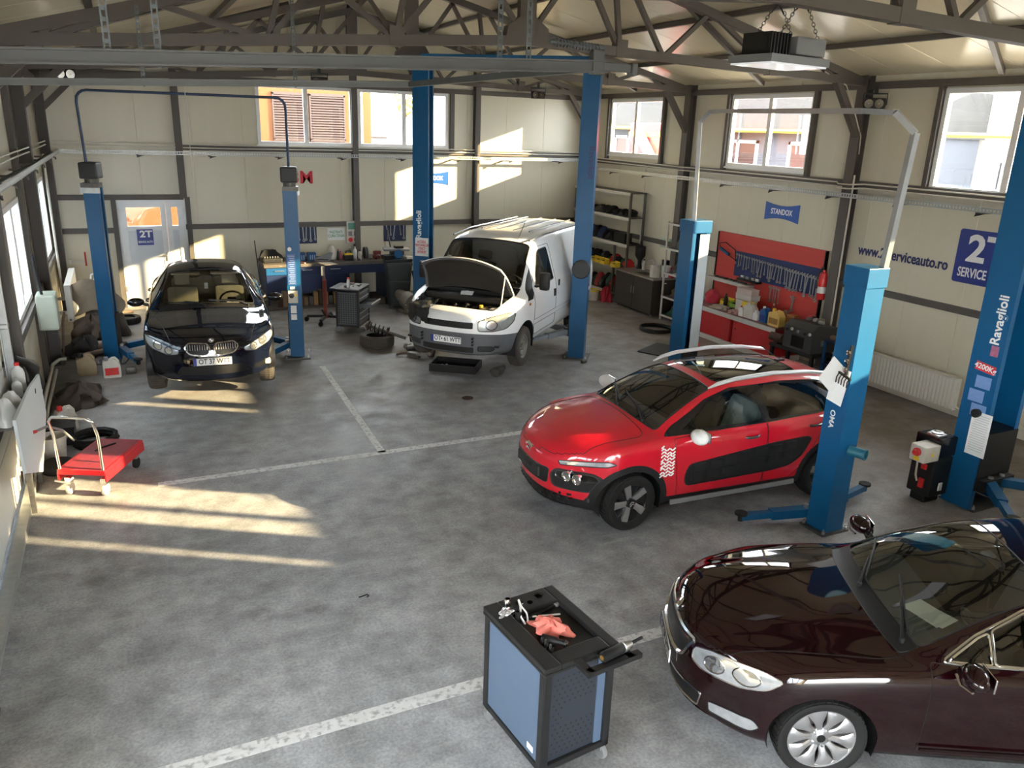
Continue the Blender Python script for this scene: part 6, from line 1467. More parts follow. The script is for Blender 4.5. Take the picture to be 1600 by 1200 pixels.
def wrench(l, mat, name='combination_wrench'):
    """open end up, ring end down; hangs in the x-z plane, origin at its top"""
    b = MB(); w = l*.055
    b.box(-w*.5, w*.5, -.003, .003, -l*.86, -l*.12)
    R = l*.095
    c = [(R*math.cos(a), R*math.sin(a)) for a in [math.radians(d) for d in range(130, 411, 20)]]
    inn = [(R*.45*math.cos(a), R*.45*math.sin(a)+R*.12) for a in [math.radians(d) for d in range(410, 129, -20)]]
    M = TR(0, 0, -l*.08) @ Matrix.Rotation(.26, 4, 'Y') @ Matrix.Rotation(PI/2, 4, 'X')
    n = len(c)
    vs = [(x, y, z) for z in (-.004, .004) for x, y in c+inn[::-1]]
    fs = []
    for k in range(n-1):
        for o in (0, 2*n): fs.append((o+k, o+k+1, o+n+k+1, o+n+k) if o else (o+n+k, o+n+k+1, o+k+1, o+k))
        fs.append((k, k+1, 2*n+k+1, 2*n+k)); fs.append((n+k+1, n+k, 3*n+k, 3*n+k+1))
    b.add(vs, fs, M)
    r = l*.075; seg = 10; vs = []
    for k in range(seg):
        a = 2*PI*k/seg
        for q in (r, r*.58):
            for y in (-.005, .005): vs.append((q*math.cos(a), y, -l*.92+q*math.sin(a)))
    fs = []
    for k in range(seg):
        i, j = 4*k, 4*((k+1) % seg); fs += [(i, j, j+1, i+1), (i+2, i+3, j+3, j+2), (i, i+2, j+2, j), (i+1, j+1, j+3, i+3)]
    b.add(vs, fs)
    return b.build(name, mat)
TOOLS = pm('worn tool steel', (.42, .41, .39), .35, .75, var=.35, scale=30)
ORD = ('first','second','third','fourth','fifth','sixth','seventh','eighth','ninth','tenth','eleventh','twelfth','thirteenth','fourteenth','fifteenth','sixteenth')
W0 = wrench(.24, TOOLS)
w0used = [False]
def hang_wrench(M, sc, label, group):
    o = W0 if not w0used[0] else W0.copy()
    if w0used[0]: o.name = 'combination_wrench'; COL.objects.link(o)
    w0used[0] = True
    o.matrix_world = M @ Matrix.Diagonal((sc, sc, sc, 1)); tag(o, label, 'wrench', group)
    return o

# ---------------------------------------------------------------- back wall: signs and boards
def wallsign(name, label, w, h, mat, M, cat='sign', depth=.012):
    o = MB().box(-w/2, w/2, -depth, 0, -h/2, h/2).build(name, mat, None, M=M); return tag(o, label, cat)
DS = wallsign('company_sign', 'small square blue company sign on the white back door', .33, .35, BLUE_SIGN, TR(.405, YB-.022, 1.555))
text('2T', .20, TEXTWHITE, DS, TR(.02, -.013, .065) @ FACE_NY, bold=.035, sx=1.15); text('SERVICE AUTO', .062, TEXTWHITE, DS, TR(0, -.013, -.105) @ FACE_NY, bold=.02, sx=.72)
lg = tag(text('3M', .40, TEXTRED, None, TR(3.93, YB-.012, 2.86) @ FACE_NY, name='red_logo_lettering', ext=.008, bold=.022, sx=1.05), 'red two-character logo lettering on the back wall behind the lift motor', 'lettering')
STX = pm('pale blue sign', lin(32, 84, 165), .35, var=.04)
def bowtie(label, M, w, h, s):
    n = 8; top = [(-w/2+w*k/n, h/2-.16*h*math.sin(PI*k/n)) for k in range(n+1)]; bt = [(w/2-w*k/n, -h/2+.16*h*math.sin(PI*k/n)) for k in range(n+1)]
    o = MB().prism(bt+top, 0, .012, Matrix.Rotation(PI/2, 4, 'X')).build('paint_brand_sign', STX, None, M=M); tag(o, label, 'sign')
    MB().prism([(x*.98, y*.55-.10*h) for x, y in bt+top][:9]+[(w/2*.98, -.18*h), (-w/2*.98, -.18*h)][::-1], .012, .013, Matrix.Rotation(PI/2, 4, 'X')) if False else None
    text(s, h*.42, TEXTWHITE, o, TR(0, -.0135, .0) @ FACE_NY, bold=.02, sx=.80); return o
bowtie('blue waisted paint sign on the back wall half hidden by the tall lift post', TR(7.22, YB-.001, 2.87), .86, .34, 'STANDOX')
bowtie('blue waisted paint sign on the cream side wall above the red tool board', TR(XR-.001, 12.08, 2.73) @ Matrix.Rotation(-PI/2, 4, 'Z'), .92, .36, 'STANDOX')
ur = tag(text('www.2tserviceauto.ro', .245, TEXTNAVY, None, TR(XR-.006, 9.22, 2.28) @ FACE_NX, name='web_address_lettering', ext=.003, bold=.022, sx=.80), 'navy web address lettering on the cream side wall', 'lettering')
CS = MB().prism(rpoly([(-.52, -.41), (.52, -.41), (.52, .41), (-.52, .41)], .05), 0, .012, Matrix.Rotation(PI/2, 4, 'X')).build('company_sign', BLUE_SIGN, None, M=TR(XR-.001, 7.71, 2.47) @ Matrix.Rotation(-PI/2, 4, 'Z'))
tag(CS, 'large blue company sign with white lettering on the side wall behind the lift post', 'sign')
text('2T', .56, TEXTWHITE, CS, TR(-.02, -.0135, .11) @ FACE_NY, bold=.03, sx=1.08); text('SERVICE AUTO', .20, TEXTWHITE, CS, TR(0, -.0135, -.25) @ FACE_NY, bold=.02, sx=.66)
so = wallsign('cleanliness_sign', 'pale sheet with green lettering taped above the blue bench', .42, .30, PAPER, TR(4.70, YB-.001, 1.52), depth=.004)
text('PASTRATI\nCURATENIA', .095, pm('green lettering', (.05, .30, .10), .5), so, TR(0, -.005, 0) @ FACE_NY, bold=.01, sx=.78)
ep = thing('power_panel', 'grey-white electric socket panel with green window and two red sockets', 'electric panel', (5.09, YB, 1.56))
MB().box(-.15, .15, -.10, 0, -.28, .28, c=.012).build('panel_body', OFFWHITE, ep); MB().box(-.11, .12, -.105, -.095, .08, .24).build('fuse_window', pm('green window', (.12, .30, .22), .2), ep)
for x in (-.065, .075): 
    MB().lathe([(.05, 0), (.055, .05), (.03, .055), (.001, .03)], 14, TR(x, -.10, -.17) @ Matrix.Rotation(PI/2, 4, 'X')).build('red_socket', RED_PL, ep, smooth=45); MB().box(x-.045, x+.045, -.112, -.10, -.08, .03).build('grey_socket', GREY, ep)
MB().cyl((.0, -.05, .28), (.0, -.05, 1.75), .02).build('conduit', PIPE, ep)
for i, (x, n, lab) in enumerate(((3.93, 6, 'dark blue wrench board beside the slim lift post on the back wall'), (6.20, 5, 'dark blue wrench board in the sun patch on the back wall'))):
    o = MB().box(-.29, .29, -.02, 0, -.26, .26).build('tool_board', BLUE_NAVY, None, M=TR(x, YB-.001, 1.57)); tag(o, lab, 'tool board')
    for k in range(n):
        hang_wrench(TR(x-.23+.46*k/(n-1), YB-.03, 1.57+.20) @ Matrix.Rotation((-.05, .12)[i]*((k % 3)-1), 4, 'Y'), 1.75-.12*(k % 2)-.3*i*(k % 2), '%s wrench from the door end on the dark blue board %s' % (ORD[k], 'near the slim lift post' if i == 0 else 'in the sun patch'), 'wrenches on the %s back wall board' % ('first', 'sunlit')[i])
acs = MB().box(-.13, .13, -.006, 0, -.17, .17).build('warning_sign', PAPER, None, M=TR(5.02, 14.26, 1.95) @ Matrix.Rotation(ang((5.14, 14.52), (7.58, 12.66)), 4, 'Z') @ TR(-.0, -.0, 0))
tag(acs, 'white access warning sign with red lettering on the far post of the van lift', 'sign')
text('ACCESUL\nPERSOANELOR\nSTRICT\nINTERZIS', .066, TEXTRED, acs, TR(0, -.007, 0) @ FACE_NY, bold=.02, sx=.62)

# ---------------------------------------------------------------- blue workbench along the back wall
wb = thing('workbench', 'long blue steel workbench with dark worktop along the back wall', 'workbench', (2.80, 18.62, 0))
TOPM = pm('worn dark worktop', (.10, .085, .07), .5, var=.4, scale=6, wear=(.30, .26, .20), wear_amt=.3)
MB().box(-.03, 2.95, -.03, 1.02, .93, 1.0).build('worktop', TOPM, wb)
for x0, x1 in ((0, .62), (.64, 1.26), (1.28, 1.92)):
    cbn = MB().box(x0, x1, .02, .98, .30, .93).build('bench_cabinet', BLUE_NAVY, wb)
    MB().box(x0+.015, x1-.015, 0, .022, .75, .915, c=.006).build('drawer', BLUE_MID_SUNLIT if x0 < .1 else BLUE_NAVY, cbn); MB().box(x0+.015, x1-.015, 0, .022, .32, .735, c=.006).build('door', BLUE_NAVY, cbn)  # first drawer lighter blue: sunlight put into its colour
    MB().box(x0+.20, x1-.20, -.02, .0, .84, .855).build('drawer_handle', STEEL, cbn)
MB().box(1.94, 2.9, .02, .06, .72, .93).build('apron', BLUE_NAVY, wb); MB().box(2.86, 2.92, .02, .98, 0, .93).build('leg', BLUE_NAVY, wb); MB().box(1.90, 1.94, .02, .98, 0, .93).build('leg', BLUE_NAVY, wb)
for x in (.02, .62, 1.27): MB().box(x, x+.05, .04, .09, 0, .30).build('leg', BLUE_NAVY, wb)
MB().box(-.06, 3.2, -.35, 1.0, 0, .045).build('floor_plinth', pm('dirty plinth', (.10, .085, .07), .7, var=.3), None, (2.80, 18.62, 0)); o = bpy.data.objects['floor_plinth']; tag(o, 'low dark board on the floor under the blue workbench', 'board')
rnd = random.Random(11)
for k in range(13):
    x = 3.05+.118*k; h_ = .20+.16*rnd.random()
    o = MB().box(-.05, .05, -.10, .10, 0, h_, c=.012).build('spare_part_box', (RUST, pm('brown carton', (.22, .14, .08), .8, var=.3), DARK_STEEL, pm('amber part', (.30, .17, .05), .5, var=.3))[k % 4], None, (x, 18.50, .046), (0, 0, rnd.uniform(-.06, .06)))
    tag(o, '%s dusty carton or part from the door end under the blue workbench' % ORD[k], 'spare part', 'dusty parts under the blue workbench')
# things on it
BZ = 1.001
t = thing('tool_case', 'open black tool case at the end of the blue bench', 'tool case', (3.0, 18.98, BZ), .1)
MB().box(-.22, .22, -.16, .16, 0, .10, c=.02).build('case_body', BLACK, t); MB().prism([(-.22, 0), (.22, 0), (.16, .16), (-.10, .18)], -.015, .015, TR(0, .17, .10) @ Matrix.Rotation(PI/2, 4, 'X')).build('case_lid', BLACK, t)
for k in range(6): MB().cyl((-.17+.06*k, -.08, .10), (-.15+.06*k, -.02, .13), .014).build('socket', TOOLS, t)
t = thing('printer_cover', 'dark angular plastic cover standing behind the tool case on the bench', 'cover', (3.05, 19.35, BZ)); MB().prism([(-.28, 0), (.30, 0), (.26, .10), (.08, .24), (-.20, .22)], -.05, .05, Matrix.Rotation(PI/2, 4, 'X')).build('cover_shell', DARKGREY, t)
o = MB().cyl((2.70, 18.58, .0), (2.74, 19.6, 1.42), .012).build('pry_bar', DARK_STEEL); tag(o, 'thin dark pry bar leaning on the wall at the end of the blue bench', 'bar')
for i, x in enumerate((3.68, 3.93)):
    t = thing('spray_can_tray', 'blue printed cardboard tray on the bench, %s' % ('beside the slim lift post' if i == 0 else 'nearer the grey tool'), 'tray', (x, 19.0, BZ))
    MB().prism([(-.09, 0), (.09, 0), (.10, .19), (-.10, .19)], -.07, .07, Matrix.Rotation(PI/2, 4, 'X')).build('tray_body', BLUE_MID_SUNLIT, t)
    for k in range(3): MB().box(-.05+.05*k, -.03+.05*k, -.073, -.0705, .03, .14).build('print_mark', pm('pale print', (.35, .45, .62), .5), t)
o = MB().box(-.02, .02, -.13, .13, -.01, .01, c=.008).build('marker_pen', pm('pink plastic', (.7, .25, .22), .4), None, (3.66, 18.72, BZ+.011), (0, 0, .3)); tag(o, 'pink marker lying at the front edge of the blue bench', 'marker')
t = thing('grease_gun', 'grey tool with sloping handle lying on the bench', 'tool', (4.19, 18.80, BZ), -.35); MB().prism([(-.22, 0), (.12, 0), (.20, .20), (.14, .21), (-.22, .07)], -.05, .05, Matrix.Rotation(PI/2, 4, 'X')).build('body', GREY, t); MB().box(-.18, .10, -.055, .055, .04, .06).build('grip', BLACK, t)
t = thing('plastic_pump', 'cream curved plastic oil jug standing on the blue bench', 'jug', (4.43, 19.05, BZ)); MB().lathe([(.001, 0), (.09, 0), (.11, .08), (.10, .18), (.07, .26), (.05, .31), (.03, .33), (.001, .33)], 18).build('body', OFFWHITE, t, smooth=50); MB().tube([(.09, 0, .08), (.15, 0, .15), (.12, 0, .26), (.05, 0, .29)], .014, 7).build('handle', OFFWHITE, t, smooth=50)
bt = [(4.56, 18.95, .032, .26, DARKGREY, RED_PL, 'slim dark bottle with red cap on the bench beside the cream jug'), (4.64, 19.05, .04, .20, pm('pink bottle', (.45, .12, .14), .4), BLACK, 'pink bottle on the bench behind the battery charger'), (4.98, 19.0, .05, .30, WHITE, WHITE, 'white bottle on the bench before the steel column'), (5.06, 18.86, .045, .24, OFFWHITE, BLACK, 'dirty white bottle with black cap on the bench beside the grey discs'), (4.90, 19.15, .04, .27, pm('clear green bottle', (.25, .35, .28), .3), WHITE, 'pale green bottle at the back of the blue bench')]
for x, y, r, h_, m_, c_, lab in bt: bottle('spray_bottle', lab, (x, y, BZ), r, h_, m_, c_)
t = thing('battery_charger', 'black and yellow boxy charger on the blue bench', 'charger', (4.78, 18.86, BZ)); MB().box(-.11, .11, -.08, .08, 0, .13, c=.02).build('body', BLACK, t); MB().box(-.10, .10, -.07, .07, .13, .165, c=.015).build('lid', YELLOW, t); MB().tube([(-.07, 0, .16), (-.05, 0, .22), (.05, 0, .22), (.07, 0, .16)], .012, 6).build('carry_handle', BLACK, t, smooth=50)
for k in range(4):
    o = MB().lathe([(.03, 0), (.14, 0), (.14, .014), (.03, .014)], 24, Matrix.Rotation(PI/2, 4, 'Y')).build('grinding_disc', (DARKGREY, GREY)[k % 2], None, (5.20+.024*k, 19.0, BZ+.141)); tag(o, '%s dark disc from the door end standing on the blue bench' % ORD[k], 'disc', 'discs standing on the blue bench')
t = thing('bench_vice', 'dark red bench vice at the bin end of the blue bench', 'vice', (5.50, 18.95, BZ)); MB().cb(0, 0, .04, .16, .14, .08, c=.01).build('base', pm('dark red iron', (.16, .02, .02), .5, var=.2), t); MB().cb(0, 0, .13, .12, .24, .10, c=.03).build('body', MATS['dark red iron'], t); MB().cb(0, -.15, .15, .13, .05, .12, c=.01).build('jaw', MATS['dark red iron'], t); MB().cyl((0, -.15, .12), (0, -.26, .12), .015).build('screw', STEEL, t); MB().cyl((-.08, -.25, .12), (.08, -.25, .12), .007).build('vice_handle', STEEL, t)
for k in range(16):
    x = 3.35+.14*k; y = 18.70+.6*rnd.random()
    if any(abs(x-q) < .14 for q in (3.68, 3.93, 4.2, 4.42, 4.78, 5.2, 5.5)): x += .17
    o = MB().cb(0, 0, .022, .05+.05*rnd.random(), .04+.04*rnd.random(), .044, c=.012).build('loose_part', (DARK_STEEL, CAST, BLACK)[k % 3], None, (x, y, BZ), (0, 0, rnd.random()*3)); tag(o, '%s small loose metal part from the door end on the blue bench' % ORD[k], 'part', 'loose parts on the blue bench')

# wheelie bin with scrap on top
t = thing('wheelie_bin', 'dark grey wheelie bin heaped with boards beside the blue bench', 'bin', (5.72, 17.95, 0), -.15)
BINM = pm('dark green grey bin', (.032, .040, .039), .4, var=.12)
vs = [(x*a, y*a-(0 if a > .9 else .0), z) for a, z in ((.78, .06), (1.0, 1.02), (1.06, 1.02), (1.06, 1.09), (.97, 1.09)) for x, y in rpoly([(-.29, -.33), (.29, -.33), (.29, .33), (-.29, .33)], .06, 3)]
n = 16; fs = [(k*n+j, k*n+(j+1) % n, (k+1)*n+(j+1) % n, (k+1)*n+j) for k in range(4) for j in range(n)]+[tuple(range(n-1, -1, -1)), tuple(4*n+j for j in range(n))]
MB().add(vs, fs).build('bin_body', BINM, t, smooth=35)
for sx in (-1, 1): MB().lathe([(.02, -.025), (.10, -.025), (.11, 0), (.10, .025), (.02, .025)], 20, TR(sx*.24, .26, .11) @ Matrix.Rotation(PI/2, 4, 'Y')).build('wheel', RUBBER, t, smooth=40)
for sx in (-1, 1): MB().cb(sx*.22, -.20, .03, .08, .08, .06).build('foot', BINM, t)
MB().box(-.25, .25, -.335, -.30, .60, .66, c=.01).build('rib', BINM, t)
for i, (dx, dy, dz, sx, sy, sz, m_, lab) in enumerate(((0, .05, 1.10, .66, .52, .05, DARKGREY, 'dark board lying across the top of the wheelie bin'), (-.20, -.05, 1.155, .36, .22, .09, BLACK, 'black plastic piece on the bin boards, bench end'), (.05, .22, 1.155, .34, .10, .16, DARK_STEEL, 'dark metal bracket standing on the bin boards'), (.20, -.10, 1.155, .20, .26, .06, OFFWHITE, 'pale housing piece on the bin boards'), (.0, .12, 1.32, .60, .34, .05, GREY, 'grey tray topping the scrap heap on the wheelie bin'), (.05, .08, 1.375, .20, .16, .06, BLACK, 'black lamp housing at the very top of the bin heap'))):
    o = MB().cb(0, 0, sz/2, sx, sy, sz, c=.015).build('scrap_piece', m_, None, (5.72+dx, 17.95+dy, dz), (0, 0, (-.15, .2, -.1, .3, -.2, .1)[i])); tag(o, lab, 'scrap')
o = MB().lathe([(.02, 0), (.10, 0), (.11, .03), (.10, .06), (.02, .06)], 22, Matrix.Rotation(1.1, 4, 'X')).build('blue_filter', BLUE_MID_SUNLIT, None, (5.66, 17.74, 1.26)); tag(o, 'round blue filter leaning in the bin heap', 'filter')
o = MB().cyl((6.02, 18.7, .0), (5.95, 19.5, 1.62), .018).build('broom_stick', DARK_STEEL); tag(o, 'thin dark stick leaning on the wall behind the wheelie bin', 'stick')
t = thing('wheel_arch_liner', 'black curved wheel arch liner standing on end beside the bin', 'car part', (6.10, 17.5, 0), .4)
MB().prism([(-.16, 0), (.10, 0), (.20, .35), (.14, .75), (-.06, .95), (-.16, .90), (-.05, .50)], -.10, .10, Matrix.Rotation(PI/2, 4, 'X')).build('liner_shell', BLACK, t); MB().box(-.05, .0, -.115, -.10, .70, .76).build('label', PAPER, t)

# gearbox on the floor
t = thing('gearbox', 'bare aluminium gearbox standing on the floor before the wheelie bin', 'gearbox', (5.72, 17.22, .0), .3)
GB = pm('dusty gearbox alloy', (.17, .15, .115), .6, .3, var=.4, scale=10, bump=.3)
MB().lathe([(.16, 0), (.23, .02), (.23, .06), (.19, .08), (.20, .30), (.15, .34), (.13, .52), (.10, .54), (.10, .62), (.001, .62)], 22, TR(0, -.22, .24) @ Matrix.Rotation(-PI/2+.25, 4, 'X')).build('bell_housing', GB, t, smooth=35)
b = MB()
for k in range(10): a = 2*PI*k/10; b.cyl((.21*math.cos(a), -.235, .24+.21*math.sin(a)), (.21*math.cos(a), -.19, .25+.21*math.sin(a)), .015, 6)
b.build('flange_bolt', STEEL, t); MB().lathe([(.001, 0), (.05, 0), (.05, .04), (.12, .05), (.12, .06)], 16, TR(0, -.24, .24) @ Matrix.Rotation(-PI/2, 4, 'X')).build('input_shaft', DARK_STEEL, t, smooth=40); MB().box(-.16, .16, -.2, .2, 0, .09, c=.02).build('sump', GB, t)

# transmission jack
t = thing('transmission_jack', 'red upright transmission jack with black four-legged base', 'jack', (3.74, 16.86, 0), .3)
JR = pm('dark red jack paint', (.18, .025, .018), .4, var=.2)
MB().lathe([(.06, .10), (.06, .14), (.042, .15), (.042, .88), (.045, .89), (.045, .91), (.026, .92), (.026, 1.17)], 16).build('column', JR, t, smooth=40); MB().lathe([(.026, .90), (.026, 1.18), (.05, 1.18), (.05, 1.20)], 14).build('ram', CHROME, t, smooth=40)
for k in range(4):
    a = PI/4+PI/2*k; c, s_ = math.cos(a), math.sin(a); lg = MB().bar((0, 0, .14), (.40*c, .40*s_, .12), .06, .05).build('leg', BLACK, t)
    MB().lathe([(.02, -.018), (.05, -.018), (.055, 0), (.05, .018), (.02, .018)], 14, TR(.42*c, .42*s_, .055) @ Matrix.Rotation(PI/2, 4, 'X')).build('caster', RUBBER, lg, smooth=40)
MB().cb(0, 0, 1.24, .34, .30, .02, Matrix.Rotation(.08, 4, 'Y')).build('saddle_plate', TOPM, t); MB().bar((-.03, -.03, .16), (-.14, -.10, .30), .03, .03).build('pump_pedal', BLACK, t); MB().cb(-.05, -.04, 1.1, .05, .05, .18).build('release_valve', STEEL, t)
t.scale = (1, 1, 1.02)

# grey tool trolley with one drawer pulled out
t = thing('tool_trolley', 'grey drawer tool trolley with one drawer pulled out near the van', 'tool trolley', (4.12, 16.0, 0), -.585)
TG = pm('trolley grey', (.105, .11, .115), .4, var=.08); TK = pm('trolley black frame', (.02, .02, .022), .4, var=.1)
hw, hd = .22, .33                                               # drawers open towards +x
for sx in (-1, 1):
    for sy in (-1, 1):
        MB().box(sx*hw-.025, sx*hw+.025, sy*hd-.025, sy*hd+.025, .14, .88, c=.006).build('corner_post', TK, t)
        cs = MB().lathe([(.02, -.02), (.06, -.02), (.065, 0), (.06, .02), (.02, .02)], 18, TR(sx*.26, sy*.18, .066) @ Matrix.Rotation(PI/2, 4, 'X')).build('caster', GREY, t, smooth=40); MB().cb(sx*.26, sy*.18, .12, .07, .06, .04).build('caster_fork', STEEL, cs)
MB().box(-hw, hw, -hd, hd, .14, .19).build('bottom_frame', TK, t)
for sy in (-1, 1):
    pn = MB().box(-hw+.02, hw-.02, sy*hd-.012, sy*hd+.012, .19, .86).build('side_panel', TG, t)
    b = MB()
    for i in range(8):
        for j in range(14): b.cb(-hw+.045+.05*i, sy*(hd+.013), .23+.045*j, .022, .002, .022)
    pb_ = b.build('perforation', BLACK, pn); pb_['kind'] = 'stuff'
MB().box(-hw-.012, -hw+.012, -hd+.02, hd-.02, .19, .86).build('rear_panel', TG, t)
b = MB(); b.box(-hw-.03, hw+.03, -hd-.03, hd+.03, .88, .93, c=.012); b.box(-hw-.16, -hw-.03, -hd+.02, hd-.02, .90, .93, c=.01); b.build('top_tray', TK, t); MB().box(-hw, hw, -hd, hd, .928, .935).build('tray_mat', TOPM, t)
for z0, z1, out in ((.76, .86, 0), (.66, .75, 0), (.56, .65, .26), (.46, .55, 0), (.33, .45, 0), (.20, .32, 0)):
    d = MB(); d.box(hw-.005+out, hw+.012+out, -hd+.03, hd-.03, z0, z1, c=.003)
    if out: d.box(-.1+out, hw+out, -hd+.03, -hd+.04, z0, z1-.02); d.box(-.1+out, hw+out, hd-.04, hd-.03, z0, z1-.02); d.box(-.1+out, hw+out, -hd+.03, hd-.03, z0, z0+.008)
    dr = d.build('drawer', TG, t); MB().box(hw+.010+out, hw+.030+out, -hd+.04, hd-.04, z1-.028, z1-.004, c=.004).build('drawer_handle', ALLOY, dr)
bottle('spray_can', 'white spray can with red cap standing on the grey tool trolley', (4.0, 15.85, .936), .033, .20, WHITE, RED_PL, neck=.75)
for k in range(9):
    a = -.22+.055*k; bq = rnd.uniform(-.13, .15); o = MB().cb(0, 0, .012, .05+.06*rnd.random(), .03, .024, c=.008).build('hand_tool', (BLACK, DARK_STEEL, RED)[k % 3 if k > 5 else k % 2], None, (4.12+bq*.83+a*.55, 16.0-bq*.55+a*.83, .936), (0, 0, rnd.random()*3)); tag(o, '%s small dark tool from the handle end on the grey drawer trolley' % ORD[k], 'tool', 'tools on the grey drawer trolley')

# tyre with a spring strut on it, scrap, drain pan, cat
t = thing('dusty_tyre', 'dusty tyre lying flat on the floor before the grey trolley', 'wheel', (4.22, 14.62, .125))
o = tyre_mesh(.335, .23, .205, RUBBER_DUSTY, t, 40, 'tyre_body'); o.matrix_local = Matrix.Rotation(PI/2, 4, 'X')
t = thing('spring_strut', 'suspension strut with coil spring lying across the loose tyre', 'car part', (4.20, 14.62, .36)); M = Matrix.Rotation(-.55, 4, 'Z') @ Matrix.Rotation(math.radians(106), 4, 'Y')
MB().lathe([(.03, -.15), (.03, .62), (.001, .62)], 14, M).build('damper', DARK_STEEL, t, smooth=40); MB().tube([M @ Vector((.078*math.cos(.35*k), .078*math.sin(.35*k), -.14+.0045*k)) for k in range(84)], .013, 6).build('coil_spring', BLACK, t, smooth=60)
for z in (-.15, .24): MB().lathe([(.02, z), (.10, z), (.10, z+.015), (.02, z+.015)], 18, M).build('spring_seat', RUST, t)
for i, (x, y, lab) in enumerate(((4.78, 14.10, 'brake caliper lying on the floor between loose tyre and van'), (4.98, 13.62, 'rusty suspension arm on the floor before the van corner'), (4.64, 13.62, 'oily bracket on the floor before the van corner'))):
    t = thing('scrap_part', lab, 'car part', (x, y, 0), i*1.1); MB().cb(0, 0, .05, .26, .12, .10, c=.03).build('casting', (DARK_STEEL, RUST, DARK_STEEL)[i], t, smooth=40); MB().tube([(.10, 0, .06), (.24, .06, .05), (.30, .14, .03)], .022, 7).build('arm', RUST, t, smooth=50); MB().lathe([(.02, 0), (.05, 0), (.05, .05), (.02, .05)], 14, TR(-.13, .05, .06) @ Matrix.Rotation(.6, 4, 'X')).build('bush', CAST, t, smooth=40)
t = thing('drain_pan', 'black shallow oil drain tray on the floor under the van nose', 'tray', (5.10, 12.68, 0), -.62)
b = MB(); b.box(-.42, .42, -.27, .27, .0, .012); 
for x0, x1, y0, y1 in ((-.42, -.40, -.27, .27), (.40, .42, -.27, .27), (-.40, .40, -.27, -.25), (-.40, .40, .25, .27)): b.box(x0, x1, y0, y1, .012, .13)
b.build('tray_body', BLACK, t); MB().box(-.40, .40, -.25, .25, .012, .03).build('old_oil', BLACK_GLOSS, t)
for x, y in ((-.25, .0), (-.18, .05)): MB().sphere((x, y, .04), .022, 8).build('plug', STEEL, t)
t = thing('starter_motor', 'grey cast starter motor lying on the floor before the drain tray', 'car part', (5.66, 12.06, .085), .75); MB().lathe([(.001, -.17), (.075, -.17), (.08, -.15), (.08, .05), (.055, .08), (.055, .2), (.03, .22), (.001, .22)], 18, Matrix.Rotation(PI/2, 4, 'Y')).build('housing', pm('dark cast metal', (.09, .085, .075), .5, .4, var=.4, scale=12), t, smooth=40); MB().lathe([(.001, -.1), (.035, -.1), (.035, .06), (.001, .06)], 14, TR(0, .095, .0) @ Matrix.Rotation(PI/2, 4, 'Y')).build('solenoid', DARK_STEEL, t, smooth=40)
t = thing('metal_bushing', 'small metal sleeve lying on the floor beside the tall lift post', 'car part', (7.48, 12.22, .032), .5); MB().lathe([(.02, -.06), (.032, -.06), (.032, .06), (.02, .06)], 14, Matrix.Rotation(PI/2, 4, 'Y')).build('sleeve', DARK_STEEL, t, smooth=40)
t = thing('floor_drain', 'round rusty floor drain in the concrete before the van', 'drain', (4.67, 11.09, 0)); MB().lathe([(.07, .001), (.09, .001), (.09, .006), (.07, .006)], 20).build('drain_ring', RUST, t)
for k in range(5): MB().box(-.06, .06, -.055+.024*k, -.045+.024*k, .001, .005).build('drain_bar', RUST, t)
# ---------------------------------------------------------------- side wall: red bench with tool board
rbw = thing('workbench', 'red steel workbench with pale edge strips along the cream side wall', 'workbench', (10.95, 11.0, 0))
RB = pm('red bench paint', (.46, .018, .022), .4, var=.1, scale=3); LIP = pm('pale bench strip', (.50, .49, .45), .5, var=.12)
MB().box(-.02, .72, 0, 2.72, .64, .675).build('worktop', pm('dark red worktop', (.16, .05, .045), .5, var=.5, scale=8, wear=(.08, .06, .05), wear_amt=.5), rbw)
MB().box(-.035, -.02, 0, 2.72, .59, .68).build('edge_strip', LIP, rbw); MB().box(-.01, .70, 0, 2.72, 0, .10).build('base_strip', LIP, rbw)
for y0, y1 in ((.03, 1.22), (1.26, 2.70)):
    cbn = MB().box(.02, .70, y0, y1, .10, .64).build('bench_cabinet', RB, rbw); MB().box(0, .022, y0+.02, y1-.02, .12, .60, c=.006).build('door', RB, cbn); MB().cyl((-.012, y1-.10, .42), (.0, y1-.10, .42), .018, 10).build('lock', DARK_STEEL, cbn)
rbd = thing('tool_board', 'large red back board over the red workbench', 'tool board', (11.72, 10.75, .70))
MB().box(-.03, .03, 0, 3.05, 0, 1.46).build('board', pm('red tool board', (.52, .045, .035), .5, var=.15, scale=2, stretch=(1, .4, 6)), rbd)
MB().prism([(.03, .60), (2.42, .60), (2.42, 1.10), (.03, 1.12)][::-1], .0, .015, TR(-.03, 0, 0) @ Matrix.Rotation(-PI/2, 4, 'Y') @ Matrix.Rotation(-PI/2, 4, 'Z') @ Matrix.Scale(-1, 4, (1, 0, 0))) if False else None
MB().box(-.048, -.03, .03, 2.42, .60, 1.12).build('pegboard', pm('blue pegboard', (.006, .022, .10), .45, var=.1), rbd)
for sy in (0, 3.03): MB().box(-.05, .03, sy, sy+.02, 0, 1.46).build('board_edge', BLACK, rbd)
sh_ = MB().box(-.26, -.05, 1.75, 3.03, .44, .50).build('shelf', LIP, rbd)
MB().box(-.20, -.048, 1.55, 2.15, .56, .60).build('tool_ledge', BLACK, rbd)
rnd = random.Random(21); MXW = Matrix.Rotation(-PI/2, 4, 'Z')
